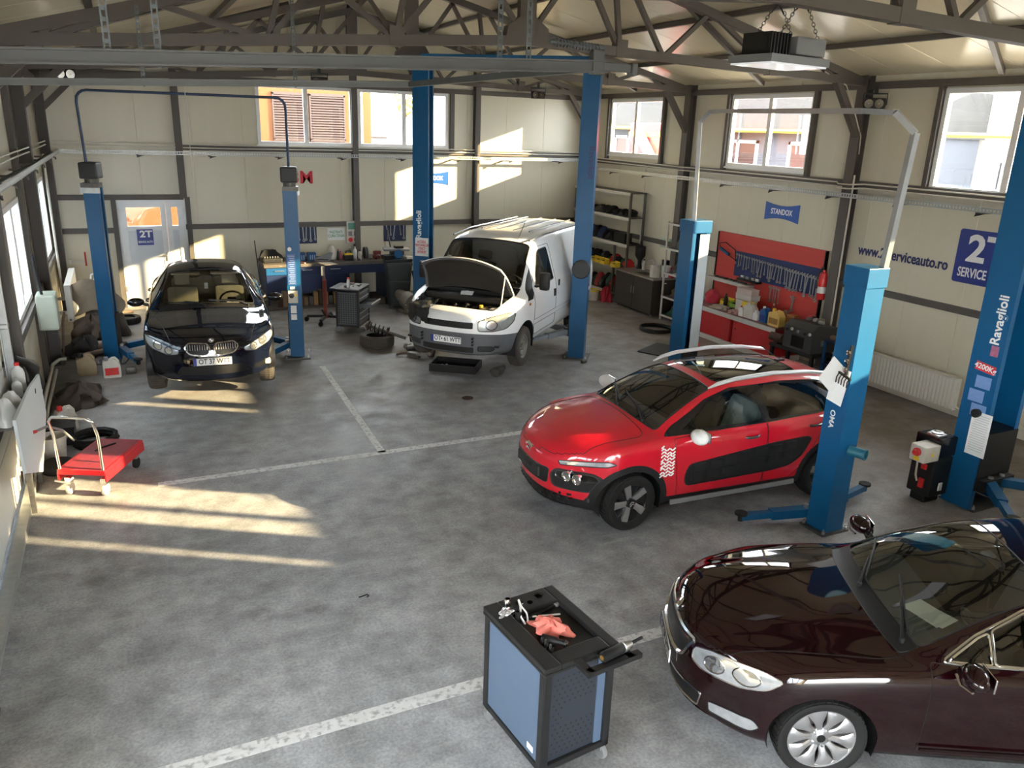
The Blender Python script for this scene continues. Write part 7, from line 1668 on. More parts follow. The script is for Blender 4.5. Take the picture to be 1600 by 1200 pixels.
for k in range(30):
    y = 10.82+2.28*(29-k)/29; r_ = k//15; sc = 1.05+.75*k/29+rnd.uniform(-.15, .25)
    hang_wrench(TR(11.645-.004*(k % 3), y, 1.78-.012*k*.3) @ MXW @ Matrix.Rotation(rnd.uniform(-.10, .16), 4, 'Y'), sc, '%s wrench of the %s half of the pegboard row' % (ORD[k % 15], ('far', 'near')[r_]), 'wrenches on the blue pegboard')
for k, (y, z) in enumerate(((12.05, 1.28), (12.0, 1.27), (11.93, 1.28), (11.86, 1.28), (11.80, 1.27), (11.45, 1.20), (11.40, 1.19), (11.36, 1.20))):
    hang_wrench(TR(11.665, y, z) @ MXW @ Matrix.Rotation((-.15, .1, 0, .06, -.05, -.25, .08, .16)[k], 4, 'Y'), 1.35, '%s wrench from the shelf rack end hanging under the pegboard' % ORD[k], 'wrenches below the pegboard')
t = thing('hacksaw_hoop', 'blue handled saw with thin black hoop hanging on the red board', 'saw', (11.60, 13.35, 1.72)); MB().bar((0, .25, .10), (0, -.05, .0), .05, .05).build('grip', BLUE_LIFT, t); MB().tube([(0, .25, .12), (.01, .30, .2), (.01, .1, .24), (.01, -.22, .12), (.01, -.28, -.10), (.01, -.05, -.02)], .010, 6).build('frame_hoop', BLACK, t, smooth=50)
def carton(name, lab, loc, sx, sy, sz, m_, rz=0, cat='box', cap=True):
    t = thing(name, lab, cat, loc, rz); MB().cb(0, 0, sz/2, sx, sy, sz, c=.004).build('carton', m_, t)
    if cap: MB().cb(0, 0, sz+.004, sx*1.03, sy*1.03, .012).build('lid', m_, t)
    return t
CARD = pm('grey white carton', (.55, .52, .48), .7, var=.1); CARDP = pm('pinkish carton', (.50, .40, .36), .7, var=.1)
carton('parts_box', 'white carton at the bottom of the box stack on the red bench', (11.42, 12.40, .676), .22, .40, .24, CARD); carton('parts_box', 'yellow carton before the box stack on the red bench', (11.25, 12.14, .676), .16, .24, .26, YELLOW); carton('parts_box', 'pale flat carton second from the top of the bench box stack', (11.42, 12.38, .94), .24, .46, .10, CARD); carton('parts_box', 'pinkish long carton topping the box stack on the red bench', (11.33, 12.30, 1.06), .20, .44, .12, CARDP)
carton('parts_box', 'orange carton behind the yellow jug on the red bench', (11.46, 11.12, .676), .14, .2, .2, pm('orange carton', (.55, .22, .07), .7, var=.1))
RZ_ = .676
for args in (('white small canister nearest the box stack on the red bench', 11.08, 12.12, .11, .20, WHITE, RED_PL), ('white square canister beside the blue canister on the red bench', 11.10, 11.72, .12, .19, WHITE, WHITE)):
    jug('canister', args[0], (args[1], args[2], RZ_), args[3], .09, args[4], args[5], args[6], -PI/2+.1)
jug('canister', 'large dirty white oil canister on the red bench', (11.12, 11.92, RZ_), .27, .14, .30, OFFWHITE, WHITE, -PI/2); jug('canister', 'blue oil canister between white and yellow ones on the red bench', (11.14, 11.53, RZ_), .18, .13, .30, pm('blue oil can', (.015, .10, .33), .35), WHITE, -PI/2-.1, band=BLUE_SIGN); jug('canister', 'yellow oil jug at the end of the canister row on the red bench', (11.12, 11.20, RZ_), .30, .16, .32, pm('pale yellow jug', (.68, .46, .13), .4, var=.1), YELLOW, -PI/2, band=pm('brown print', (.30, .16, .03), .5, var=.5, scale=40))
for x, y, r, h_, m_, c_, lab in ((11.35, 12.95, .045, .28, BLACK, BLACK, 'black bottle standing near the yellow bin on the red bench'), (11.40, 11.60, .04, .34, pm('dark red bottle', (.2, .03, .03), .3), CARDP, 'tall dark red bottle behind the blue canister'), (11.28, 11.40, .04, .26, pm('lime bottle', (.35, .45, .12), .4), OFFWHITE, 'lime bottle behind the yellow jug')): bottle('fluid_bottle', lab, (x, y, RZ_), r, h_, m_, c_)
for y, m_, lab in ((13.05, YELLOW, 'yellow open bin on the red bench by the black bottle'), (12.75, pm('lime bin', (.25, .42, .06), .5), 'lime green bin on the red bench behind the cloths')): 
    t = thing('parts_bin', lab, 'bin', (11.48, y, RZ_)); b = MB(); b.box(-.1, .1, -.12, .12, 0, .01); b.box(-.1, -.09, -.12, .12, .01, .10); b.box(.09, .1, -.12, .12, .01, .16); b.box(-.09, .09, -.12, -.11, .01, .13); b.box(-.09, .09, .11, .12, .01, .13); b.build('bin_body', m_, t); MB().cb(0, 0, .06, .14, .18, .10, c=.03).build('contents', BLACK, t)
lump('shop_rag', 'dirty pale rag lying at the shelf end of the red bench', 'cloth', (11.12, 12.85, RZ_), (.26, .4, .07), pm('dirty rag', (.42, .36, .30), .9, var=.4, scale=12), 3); lump('shop_rag', 'pinkish rag on the red bench beside the small white canister', 'cloth', (11.10, 12.36, RZ_), (.20, .26, .08), pm('pink rag', (.50, .30, .28), .9, var=.4, scale=12), 4); lump('red_work_bag', 'red cloth bag heaped at the post end of the red bench', 'bag', (11.40, 13.45, RZ_), (.3, .36, .28), pm('red cloth', (.42, .02, .04), .8, var=.2), 5, .12); lump('brown_paper_bag', 'reddish brown bag slumped behind the canisters on the red bench', 'bag', (11.50, 11.36, RZ_), (.18, .24, .26), pm('brown bag', (.22, .09, .06), .7, var=.2), 6, .10)
for k in range(14):
    o = MB().cb(0, 0, .02, .05+.05*rnd.random(), .04+.06*rnd.random(), .04, c=.012).build('loose_part', (BLACK, DARK_STEEL, TOOLS)[k % 3], None, (11.26+.05*(k % 2), 12.60+.083*k if k < 6 else 11.04+.012*k, RZ_), (0, 0, rnd.random()*3)); tag(o, '%s small dark part from the shelf rack end on the red bench' % ORD[13-k], 'part', 'loose parts on the red bench')
for k in range(7):
    o = MB().cb(0, 0, .018, .05, .10, .036, c=.01).build('socket_case', (BLACK, DARKGREY)[k % 2], None, (11.55, 12.66+.15*k, 1.201), (0, 0, .3*(k % 3))); tag(o, '%s dark tool box from the box stack on the pale board shelf' % ORD[k], 'tool box', 'tool boxes on the pale shelf')
for k, (y, m_) in enumerate(((12.80, TOOLS), (12.65, GREY), (12.48, CAST), (12.35, TOOLS))):
    o = MB().cb(0, 0, .03, .05, .10, .06, c=.015).build('small_tool', m_, None, (11.60, y, 1.301)); tag(o, '%s small grey tool from the shelf rack on the black board ledge' % ORD[k], 'tool', 'tools on the black ledge')
t = thing('machine_housing', 'dark grey boxy battery tester on a low black stand at the bench end', 'machine', (11.05, 10.28, 0))
MG = pm('dark machine grey', (.045, .047, .048), .45, var=.12)
MB().prism([(-.28, .47), (.30, .47), (.30, .92), (-.16, .98), (-.28, .88)], -.34, .34, Matrix.Rotation(PI/2, 4, 'X')).build('housing', MG, t); MB().box(-.292, -.27, -.16, .14, .52, .74, c=.01).build('slot', BLACK_GLOSS, t)
for k, (y, z) in enumerate(((-.28, .82), (-.16, .80), (.0, .81), (.15, .83), (.27, .80))): MB().lathe([(.03, 0), (.026, .02), (.001, .022)], 12, TR(-.283, y, z) @ Matrix.Rotation(-PI/2, 4, 'Y')).build('control_knob', (OFFWHITE, BLACK, GREY)[k % 3], t)
MB().box(-.05, .05, -.345, -.34, .6, .7).build('rating_plate', GREY, t); MB().box(-.30, .20, -.42, .66, .40, .46, c=.01).build('stand_top', BLACK, t)
for x, y in ((-.26, -.38), (-.26, .60), (.16, -.38), (.16, .60)): MB().box(x-.03, x+.03, y-.03, y+.03, 0, .40).build('leg', BLACK, t)
t = thing('brown_starter', 'brown cylindrical starter lying on the stand before the machine', 'car part', (10.90, 10.86, .545), .1); MB().lathe([(.001, -.18), (.08, -.18), (.085, .1), (.05, .13), (.05, .2), (.001, .2)], 18, Matrix.Rotation(PI/2, 4, 'X')).build('housing', RUST, t, smooth=40); MB().box(-.08, .08, -.04, .04, -.086, -.06).build('foot', RUST, t)
for k, (dx, dy, m_) in enumerate(((-.06, -.2, TOOLS), (.1, -.05, CAST), (-.05, .1, DARK_STEEL), (.12, .2, RED), (.0, .0, TOOLS), (.1, .12, BLACK))):
    o = MB().cb(0, 0, .03, .07, .11, .06, c=.02).build('engine_part', m_, None, (11.15+dx, 10.28+dy, .97+.0), (0, 0, .5*k)); tag(o, '%s small part heaped on top of the dark grey machine' % ORD[k], 'part', 'parts on the grey machine')
ex = thing('fire_extinguisher', 'red fire extinguisher hanging beside the red tool board', 'extinguisher', (11.60, 10.66, 1.28)); MB().lathe([(.001, 0), (.075, 0), (.08, .02), (.08, .42), (.06, .49), (.03, .51), (.025, .55), (.001, .55)], 20).build('cylinder', RED_PL, ex, smooth=40); MB().box(-.03, .03, -.02, .06, .55, .60, c=.01).build('valve_head', BLACK, ex); MB().tube([(-.02, .04, .57), (-.10, .06, .45), (-.09, .05, .2)], .012, 6).build('hose', BLACK, ex, smooth=50)
lb = MB().lathe([(.0815, .12), (.0815, .24)], 20, cap=False).build('label', PAPER, ex); MB().box(.07, .13, -.03, .03, .30, .36).build('wall_hook', DARK_STEEL, ex)
t = thing('tool_stand', 'small blue metal stand with tools between column and lift post', 'stand', (11.2, 9.62, 0)); MB().box(-.22, .22, -.24, .24, .72, .76).build('shelf', BLUE_NAVY, t)
for x in (-.2, .2):
    for y in (-.22, .22): MB().box(x-.02, x+.02, y-.02, y+.02, 0, .72).build('leg', BLUE_MID_SUNLIT, t)
MB().box(-.22, .22, -.24, .24, .30, .33).build('shelf', BLUE_NAVY, t)
for k, (dx, dy, m_, lab) in enumerate(((-.1, .12, WOOD, 'wood handled tool'), (-.08, -.06, RED_PL, 'red tool'), (.08, .0, DARK_STEEL, 'dark steel block'))): o = MB().cb(0, 0, .035, .09, .16, .07, c=.02).build('hand_tool', m_, None, (11.2+dx, 9.62+dy, .761), (0, 0, .6*k)); tag(o, lab+' lying on the small blue metal stand', 'tool')

# shelf rack, sink, narrow white rack
sr = thing('shelf_rack', 'taupe steel shelf rack with five levels on the cream side wall', 'shelf', (11.44, 18.12, 0))
LV = (.20, .88, 1.48, 2.14, 2.74)
for z in LV: s_ = MB().box(-.22, .26, -1.50, 1.20, z-.03, z).build('shelf_board', STEEL_PAINT, sr); MB().box(-.235, -.22, -1.50 if z > 1 else -.9, 1.20, z-.075, z).build('shelf_edge', OFFWHITE, s_)
for y in (-1.48, 1.17):
    for x in (-.19, .23): MB().box(x-.025, x+.025, y-.025, y+.025, 0, 2.74).build('upright', STEEL_PAINT, sr)
MB().box(-.22, -.17, -.95, -.90, .2, 1.48).build('upright', STEEL_PAINT, sr)
cols = [BLACK, DARKGREY, BLACK, RUBBER, BLUE_NAVY, DARK_STEEL]; rnd = random.Random(4)
for lv, n, hh, nm in ((1, 16, .24, 'wiring'), (2, 12, .26, 'hose'), (3, 9, .20, 'roller'), (0, 14, .36, 'scrap')):
    for k in range(n):
        y = 16.72+2.5*(k+.5)/n
        if lv == 2 and y < 17.4: continue
        m_ = cols[rnd.randrange(6)]
        if lv == 1: m_ = (RED_PL, GREENPL, BLACK, DARKGREY)[k % 4] if k < 8 else m_
        if lv == 0: m_ = (GREENPL, BLACK, DARK_STEEL, RED)[k % 4]
        lump('stored_part', '%s dark heap from the sink on the %s shelf of the steel rack' % (ORD[k], ('bottom', 'second', 'third', 'fourth')[lv]), 'part', (11.44, y, LV[lv]+.002), (.36, 1.9/n, hh*(.7+.5*rnd.random())), m_, 30+k+20*lv, .16, 3, group='parts on the %s rack shelf' % ('bottom', 'second', 'third', 'fourth')[lv])
for k, (y, m_) in enumerate(((17.95, YELLOW), (17.7, YELLOW), (17.45, YELLOW), (16.95, YELLOW))):
    t = thing('parts_bin', '%s yellow open bin from the tall post on the rack shelf edge' % ORD[k], 'bin', (11.13, y, LV[1]+.002), 0, 'yellow bins on the rack'); b = MB(); b.box(-.08, .08, -.11, .11, 0, .01); b.box(-.08, -.07, -.11, .11, .01, .08); b.box(.07, .08, -.11, .11, .01, .14); b.box(-.07, .07, -.11, -.10, .01, .12); b.box(-.07, .07, .10, .11, .01, .12); b.build('bin_body', m_, t); MB().cb(0, 0, .05, .11, .17, .08, c=.03).build('contents', DARK_STEEL, t)
carton('storage_box', 'dark box at the sink end of the third rack shelf', (11.32, 16.98, LV[2]+.002), .22, .50, .26, BLACK, cap=False)
t = thing('sink_cabinet', 'dark brown sink cabinet with two doors against the side wall', 'cabinet', (11.30, 15.82, 0)); DKW = pm('dark brown veneer', (.030, .024, .019), .45, var=.25, scale=4, stretch=(1, 1, .2))
MB().box(-.34, .34, -.80, .78, .06, .88).build('carcass', DKW, t)
for y0, y1 in ((-.79, -.01), (.0, .77)): d = MB().box(-.36, -.34, y0, y1, .08, .87, c=.003).build('door', DKW, t); MB().box(-.375, -.36, (-.06 if y0 < -.1 else .04), (-.04 if y0 < -.1 else .06), .45, .62).build('handle', STEEL, d)
wt = MB(); wt.box(-.37, .35, -.82, -.30, .88, .915); wt.box(-.37, .35, .30, .80, .88, .915); wt.box(-.37, -.22, -.30, .30, .88, .915); wt.box(.20, .35, -.30, .30, .88, .915); wt.build('worktop', pm('steel sink top', (.36, .33, .28), .35, .6, var=.2), t); MB().box(-.22, .20, -.30, .30, .74, .76).build('basin', STEEL, t)
for x, y in ((-.3, -.75), (-.3, .73), (.3, -.75), (.3, .73)): MB().box(x-.02, x+.02, y-.02, y+.02, 0, .06).build('foot', STEEL, t)
MB().tube([(.24, .05, .915), (.24, .05, 1.15), (.18, .05, 1.22), (.05, .05, 1.20), (.02, .05, 1.12)], .014, 8).build('tap', WHITE, t, smooth=60); sticker(t, TR(-.02, -.803, .80), .10, .025, PAPER)
bucket('white_bucket', 'dirty white plastic bucket standing on the sink top', (11.16, 15.28, .916), .14, .30, OFFWHITE); bucket('white_bucket', 'second white bucket behind the first on the sink top', (11.42, 15.22, .916), .12, .26, WHITE)
t = thing('grease_pump', 'black drum funnel pump standing behind the sink', 'pump', (11.50, 16.42, .916)); MB().lathe([(.001, 0), (.10, 0), (.05, .10), (.05, .20), (.13, .32), (.13, .55), (.03, .58), (.02, .68), (.001, .68)], 18).build('funnel_body', BLACK, t, smooth=40)
bottle('soap_bottle', 'clear grey bottle beside the tap on the sink cabinet', (11.50, 16.22, .916), .05, .26, OFFWHITE, BLACK); lump('red_rag', 'red rag heaped at the wall end of the sink cabinet', 'cloth', (11.52, 15.12, .916), (.18, .20, .22), pm('red cloth', (.42, .02, .04), .8), 8); carton('dark_case', 'dark upright case at the end of the sink cabinet', (11.60, 15.46, .916), .12, .20, .34, BLACK)
for k, (y, s_) in enumerate(((15.85, .22), (15.50, .26))): wallsign('notice_sheet', ('pale green notice taped over the sink', 'darker green notice nearest the white rack over the sink')[k], .24, s_, pm('pale green notice %d' % k, ((.42, .50, .40), (.12, .26, .20))[k], .6, var=.3, scale=30), TR(XR-.001, y, 1.62) @ Matrix.Rotation(-PI/2, 4, 'Z'), 'notice', .004)
nr = thing('narrow_rack', 'narrow white metal rack between sink and lift post', 'shelf', (11.3, 14.55, 0)); WR = pm('white rack steel', (.55, .53, .48), .5, var=.1)
for x in (-.18, .30):
    for y in (-.32, .32): MB().box(x-.018, x+.018, y-.018, y+.018, 0, 2.25).build('upright', WR, nr)
for z in (.12, .55, 1.10, 1.66, 2.22): s_ = MB().box(-.18, .30, -.32, .32, z-.02, z).build('shelf_board', STEEL_PAINT, nr); MB().box(-.20, -.18, -.34, .34, z-.035, z+.005).build('shelf_edge', WR, s_)
for k, (z, m_) in enumerate(((.121, GREENPL), (.551, RUST), (1.101, BLACK), (1.661, DARKGREY))): lump('stored_part', '%s shelf heap from the floor in the narrow white rack' % ORD[k], 'part', (11.36, 14.55, z), (.34, .48, .26), m_, 80+k, .15)
t = thing('hanging_plate', 'round white dish on the narrow rack shelf', 'dish', (11.14, 14.38, 1.102)); MB().lathe([(.001, 0), (.07, 0), (.12, .025), (.125, .03), (.07, .012), (.001, .012)], 22).build('dish_body', WHITE, t, smooth=40)
bucket('yellow_bag_bucket', 'bucket lined with a yellow bag at the foot of the rack', (10.72, 17.25, 0), .15, .27, OFFWHITE, YELLOW); lump('plastic_bag', 'clear grey plastic bag beside the yellow lined bucket', 'bag', (10.46, 17.42, 0), (.26, .26, .24), pm('clear plastic bag', (.45, .42, .38), .25, var=.3, spec=.8), 9); lump('red_rag', 'red cloth bag on the floor before the steel rack', 'bag', (10.95, 17.0, 0), (.25, .36, .36), pm('red cloth', (.42, .02, .04), .8), 10)
coil('air_hose', 'dark hose coiled on the floor before the sink cabinet', (10.33, 13.92, .0), .36, .016, 5, BLACK); o = MB().prism(rpoly([(-.45, -.25), (.45, -.25), (.45, .25), (-.45, .25)], .03), 0, .02).build('floor_mat', DARKGREY, None, (9.42, 12.55, .001), (0, 0, .5)); tag(o, 'flat dark mat lying on the floor behind the red hatchback', 'mat')

# ---------------------------------------------------------------- gate side
pt = thing('platform_trolley', 'red platform trolley with chrome push handle in the sun strip', 'trolley', (-.51, 9.78, 0), math.radians(64)); TRR = pm('trolley red', (.50, .012, .018), .3, var=.1, coat=.4)
MB().box(-.47, .47, -.27, .27, .27, .34, c=.012).build('deck', TRR, pt); MB().box(-.44, .44, -.24, .24, .341, .344).build('deck_mat', pm('scratched red deck', (.24, .02, .03), .5, var=.5, scale=9, wear=(.05, .02, .02), wear_amt=.4), pt)
MB().box(-.47, .47, -.275, -.255, .20, .30, c=.006).build('side_frame', TRR, pt); MB().box(-.47, .47, .255, .275, .20, .30, c=.006).build('side_frame', TRR, pt)
MB().tube([(-.45, -.24, .30), (-.47, -.245, .75), (-.53, -.24, .93), (-.56, -.18, .99), (-.57, 0, 1.0), (-.56, .18, .99), (-.53, .24, .93), (-.47, .245, .75), (-.45, .24, .30)], .017, 10).build('push_handle', CHROME, pt, smooth=60); MB().tube([(-.47, .10, .24), (-.56, .12, .22), (-.58, .24, .25)], .012, 8).build('brake_pedal', OFFWHITE, pt, smooth=50)
for x, y in ((-.38, -.2), (-.38, .2), (.38, -.2), (.38, .2)): c_ = MB().lathe([(.02, -.02), (.065, -.02), (.07, 0), (.065, .02), (.02, .02)], 18, TR(x, y, .07) @ Matrix.Rotation(PI/2, 4, 'X')).build('caster', OFFWHITE if x < 0 else RUBBER, pt, smooth=40); MB().cb(x, y, .17, .07, .06, .08).build('caster_fork', CHROME, c_)
MB().cyl((-.25, -.12, .344), (-.25, -.12, .44), .014).build('bolt_pin', CHROME, pt); MB().tube([(.05, .10, .352), (.18, .06, .352), (.30, -.02, .352)], .010, 6).build('rubber_strip', BLACK, pt)
bucket('white_bucket', 'paint stained white bucket on the floor behind the red trolley', (-1.08, 10.72, 0), .16, .30, OFFWHITE); coil('air_hose', 'black hose coiled on the floor beside the stained bucket', (-.62, 11.05, 0), .26, .018, 7, BLACK)
o = MB().lathe([(.001, 0), (.16, .0), (.20, .05), (.19, .11), (.10, .13), (.001, .12)], 24).build('air_bellow', RUBBER, None, (-1.02, 10.26, 0), smooth=50); tag(o, 'round dark rubber bellow on the floor beside the gate', 'car part')
jug('canister', 'yellowed canister with red cap behind the trolley handle', (-.98, 11.75, .0), .24, .16, .34, OFFWHITE, RED_PL, .3); t = thing('black_crate', 'black plastic crate under the leaning white panel', 'crate', (-1.02, 11.30, 0)); MB().box(-.16, .16, -.2, .2, 0, .24, c=.02).build('crate_body', BLACK, t); MB().box(-.17, .17, -.21, .21, .22, .25).build('rim', BLACK, t)
o = lump('sack_heap', 'crumpled brown sack on the floor by the gate wall pipes', 'sack', (-.86, 12.95, 0), (.62, .9, .26), pm('brown sack', (.060, .045, .035), .85, var=.4, scale=8), 12, .24, 4)
pn = thing('leaning_bonnet', 'long white car panel standing on a trestle against the gate', 'car part', (-1.08, 0, 0))
A_ = [(9.72, 1.38), (9.95, .90), (9.0, .62), (7.85, 1.02), (7.78, 1.53), (9.0, 1.47)]
A2 = [(10.30, 1.22), (10.42, .70), (9.3, .40), (8.1, .88), (8.0, 1.45), (9.3, 1.36)]
b = MB(); b.prism([(y, z) for y, z in A2], -.014, .014, Matrix(((0, 0, 1, 0), (1, 0, 0, 0), (0, 1, 0, 0), (0, 0, 0, 1)))); b.build('panel_skin', pm('glossy white panel', (.60, .64, .66), .5, var=.03, spec=.3), pn); b = MB(); b.cyl((.014, 9.7, 1.2), (.018, 9.7, 1.2), .03, 12); b.build('panel_hole', BLACK, pn)
for y in (9.15, 10.0): MB().box(-.13, -.08, y-.025, y+.025, 0, .85).build('trestle_leg', DARK_STEEL, pn)
MB().box(-.13, -.016, 9.1, 10.05, .80, .85).build('trestle_rail', DARK_STEEL, pn)
gs = thing('gate_shelf', 'narrow dark shelf on the gate behind the white panel', 'shelf', (-1.24, 9.6, 1.18)); MB().box(-.11, .10, -1.0, .55, -.03, 0).build('shelf_board', DARK_STEEL, gs); MB().box(-.11, -.09, -.9, .45, -.2, -.03).build('bracket', DARK_STEEL, gs)
bottle('spray_bottle', 'white bottle with red cap standing behind the white panel', (-1.22, 9.85, 1.181), .065, .32, WHITE, RED_PL); bottle('spray_bottle', 'small white bottle lying before the capped bottle by the white panel', (-1.22, 9.62, 1.181), .05, .20, WHITE, WHITE); lump('cleaning_cloth', 'white cloth bundle behind the white panel', 'cloth', (-1.24, 9.15, 1.181), (.20, .42, .2), WHITE, 14, .12); lump('cleaning_cloth', 'second white bundle next to the gate rail behind the panel', 'cloth', (-1.24, 8.75, 1.181), (.18, .3, .26), WHITE, 15, .1); bottle('spray_bottle', 'clear bottle with red label between bottle and black gloves', (-1.24, 10.02, 1.181), .05, .26, OFFWHITE, RED)
o = MB().tube([(-1.26, 10.05, 1.50), (-1.20, 10.35, 1.36), (-1.18, 10.6, 1.22), (-1.18, 10.85, 1.08), (-1.20, 11.15, .84)], [.035, .05, .10, .06, .09], 10).build('black_gloves', BLACK, smooth=60); tag(o, 'black work gloves hanging on the gate wall past the white bottle', 'gloves')
t = thing('hose_tap', 'red pistol with grey hose hanging from the gate rail', 'air gun', (-1.10, 8.95, .98)); MB().bar((0, 0, 0), (.05, .12, -.03), .03, .03).build('grip', RED, t); MB().tube([(.05, .12, -.03), (.12, .5, -.12), (.22, .9, -.32), (.30, 1.15, -.55)], .014, 7).build('hose', GREY, t, smooth=60)
swb = thing('switch_box', 'pale green electric switch box on the column by the gate wall', 'switch box', (-1.12, 13.2, 1.40)); MB().box(-.14, .12, -.20, .20, -.30, .22, c=.03).build('box_body', pm('pale green grey box', (.30, .33, .27), .4, var=.05), swb); MB().box(-.05, .05, .20, .28, -.2, .06, c=.01).build('socket_strip', OFFWHITE, swb); MB().lathe([(.03, 0), (.03, .06), (.001, .06)], 12, TR(0, .24, .0) @ Matrix.Rotation(0, 4, 'X')).build('isolator', BLACK, swb); MB().tube([(-.05, -.1, .2), (-.08, -.12, .5), (-.1, -.1, .8)], .02, 7).build('cable', BLACK, swb, smooth=50)
t = thing('hand_crank', 'red handled crank of a valve on the back corner wall', 'crank', (-1.12, 19.45, 1.10)); MB().cyl((0, 0, 0), (.30, -.02, -.02), .010).build('rod', STEEL, t); MB().cyl((.30, -.02, -.10), (.30, -.02, .20), .018).build('grip', RED, t); MB().cb(0, 0, 0, .06, .06, .12, c=.01).build('valve_body', OFFWHITE, t)
BRN = pm('dusty brown carpet', (.085, .062, .045), .85, var=.4, scale=7, bump=.3); RST2 = pm('dusty exhaust pipe', (.22, .16, .12), .7, .2, var=.4, scale=9)
for i, (x, y, sx, sy, sz, m_, lab) in enumerate(((-.72, 16.35, .7, .7, .55, BRN, 'brown carpet heap lowest in the corner scrap pile'), (-.50, 17.15, .7, .8, .62, pm('dark scrap', (.04, .034, .03), .8, var=.4), 'dark carpet heap behind the slim lift post'), (-.86, 15.66, .6, .55, .34, pm('dark scrap', (.04, .034, .03), .8, var=.4), 'dark heap at the front of the corner scrap pile'))): lump('scrap_heap', lab, 'scrap', (x, y, 0), (sx, sy, sz), m_, 60+i, .2, 3)
t = thing('seat_frame', 'beige car floor panel propped up on the corner scrap pile', 'car part', (-.62, 16.62, .52)); b = MB(); n_, m_ = 8, 8; vs = [(-.40+.8*i/n_+.1*math.sin(j*.7), .02*math.sin(i*1.3)+.18*j/m_, .05+.55*j/m_-.06*math.cos(i*.9)) for i in range(n_+1) for j in range(m_+1)]; b.add(vs+[(x, y+.03, z-.02) for x, y, z in vs], [(i*9+j, (i+1)*9+j, (i+1)*9+j+1, i*9+j+1) for i in range(n_) for j in range(m_)]+[(81+i*9+j+1, 81+(i+1)*9+j+1, 81+(i+1)*9+j, 81+i*9+j) for i in range(n_) for j in range(m_)]); b.build('panel_skin', pm('beige carpet', (.22, .17, .12), .85, var=.3, scale=8), t, smooth=60); MB().tube([(-.05, .20, .55), (-.02, .2, .72), (.10, .2, .76), (.14, .2, .60)], .03, 8).build('hoop', OFFWHITE, t, smooth=60)
for i, (pts, r, lab) in enumerate((([(-.55, 15.5, .08), (-.50, 15.9, .30), (-.42, 16.2, .58)], .06, 'pale exhaust pipe rising beside the slim lift post'), ([(-.95, 15.35, .06), (-.5, 15.5, .10), (-.32, 15.75, .14)], .05, 'dusty exhaust pipe lying before the scrap pile'), ([(-1.20, 15.6, .04), (-1.15, 15.7, .6), (-1.12, 15.9, .75)], .02, 'thin pale pipe leaning on the gate wall'))): o = MB().tube(pts, r, 10).build('exhaust_pipe', RST2, smooth=60); tag(o, lab, 'pipe')
t = thing('silencer', 'oval pale exhaust silencer under the carpet in the scrap pile', 'silencer', (-.52, 15.62, .16)); MB().lathe([(.001, -.2), (.09, -.2), (.11, -.17), (.11, .17), (.09, .2), (.001, .2)], 18, Matrix.Diagonal((1, 1, .8, 1)) @ Matrix.Rotation(PI/2, 4, 'Y')).build('drum', RST2, t, smooth=40)
jug('canister', 'dirty beige cut-open canister before the scrap pile', (-.80, 14.40, 0), .28, .22, .36, pm('dirty beige plastic', (.34, .26, .15), .5, var=.25, scale=10), BLACK, .1); jug('canister', 'white oil canister with red stripe at the foot of the lift post', (-.42, 14.12, 0), .26, .15, .34, OFFWHITE, GREY, .0, band=RED_PL); t = thing('scrap_part', 'small dark caster lying beside the white canister', 'car part', (-.14, 14.22, 0)); MB().cb(0, 0, .06, .16, .12, .12, c=.03).build('casting', DARK_STEEL, t, smooth=40)
t = thing('flat_wheel', 'thin black spare wheel lying on the floor near the white door', 'wheel', (-.18, 18.05, .07)); o = tyre_mesh(.31, .13, .20, RUBBER, t, 36, 'rubber_ring'); o.matrix_local = Matrix.Rotation(PI/2, 4, 'X'); MB().lathe([(.001, -.02), (.08, -.02), (.10, .0), (.20, .02), (.205, .0), (.09, -.04), (.001, -.04)], 28).build('disc', DARK_STEEL, t, smooth=40)
o = MB().box(-.03, .03, -.35, .35, 0, .03).build('timber_offcut', WOOD, None, (-.35, 19.1, .0), (0, 0, 1.4)); tag(o, 'pale timber offcut at the foot of the door frame', 'timber')
for k, (y, h_, m_) in enumerate(((10.85, .2, BLACK), (11.02, .24, OFFWHITE), (11.2, .16, DARKGREY))): bottle('sill_bottle', '%s small bottle on the low window sill from the gate' % ORD[k], (-1.355, y, 1.422), .03, h_, m_, BLACK)

# ---------------------------------------------------------------- tool cart in the foreground
ct = thing('tool_cart', 'black and blue-grey tool cart with perforated end in the open floor', 'tool cart', (2.305, 4.0, 0), .10); CBL = pm('blue grey cart panel', (.088, .132, .205), .38, var=.05); CFR = pm('black cart frame', (.012, .012, .013), .38, var=.1); CTP = pm('black cart tray', (.011, .011, .011), .42, var=.2, wear=(.04, .04, .038), wear_amt=.2)
X2, Y2 = .25, .35
for sx in (-1, 1):
    for sy in (-1, 1):
        MB().box(sx*X2-.03, sx*X2+.03, sy*Y2-.03, sy*Y2+.03, .12, .88, c=.008).build('corner_post', CFR, ct); c_ = MB().lathe([(.02, -.018), (.055, -.018), (.06, 0), (.055, .018), (.02, .018)], 20, TR(sx*.245, sy*.345, .061) @ Matrix.Rotation(PI/2, 4, 'Y')).build('caster', GREY, ct, smooth=40); MB().box(sx*.245-.028, sx*.245+.028, sy*.345-.025, sy*.345+.025, .085, .125).build('caster_fork', STEEL, c_)
MB().box(-X2-.03, X2+.03, -Y2-.03, Y2+.03, .12, .17, c=.008).build('bottom_frame', CFR, ct)
for sx in (-1, 1): pn = MB().box(sx*(X2+.012)-.008, sx*(X2+.012)+.008, -Y2+.03, Y2-.03, .17, .87).build('side_panel', CBL, ct)
sticker(ct, TR(-X2-.021, -.24, .23) @ Matrix.Rotation(-PI/2, 4, 'Z'), .07, .045, PAPER, 'maker_label')
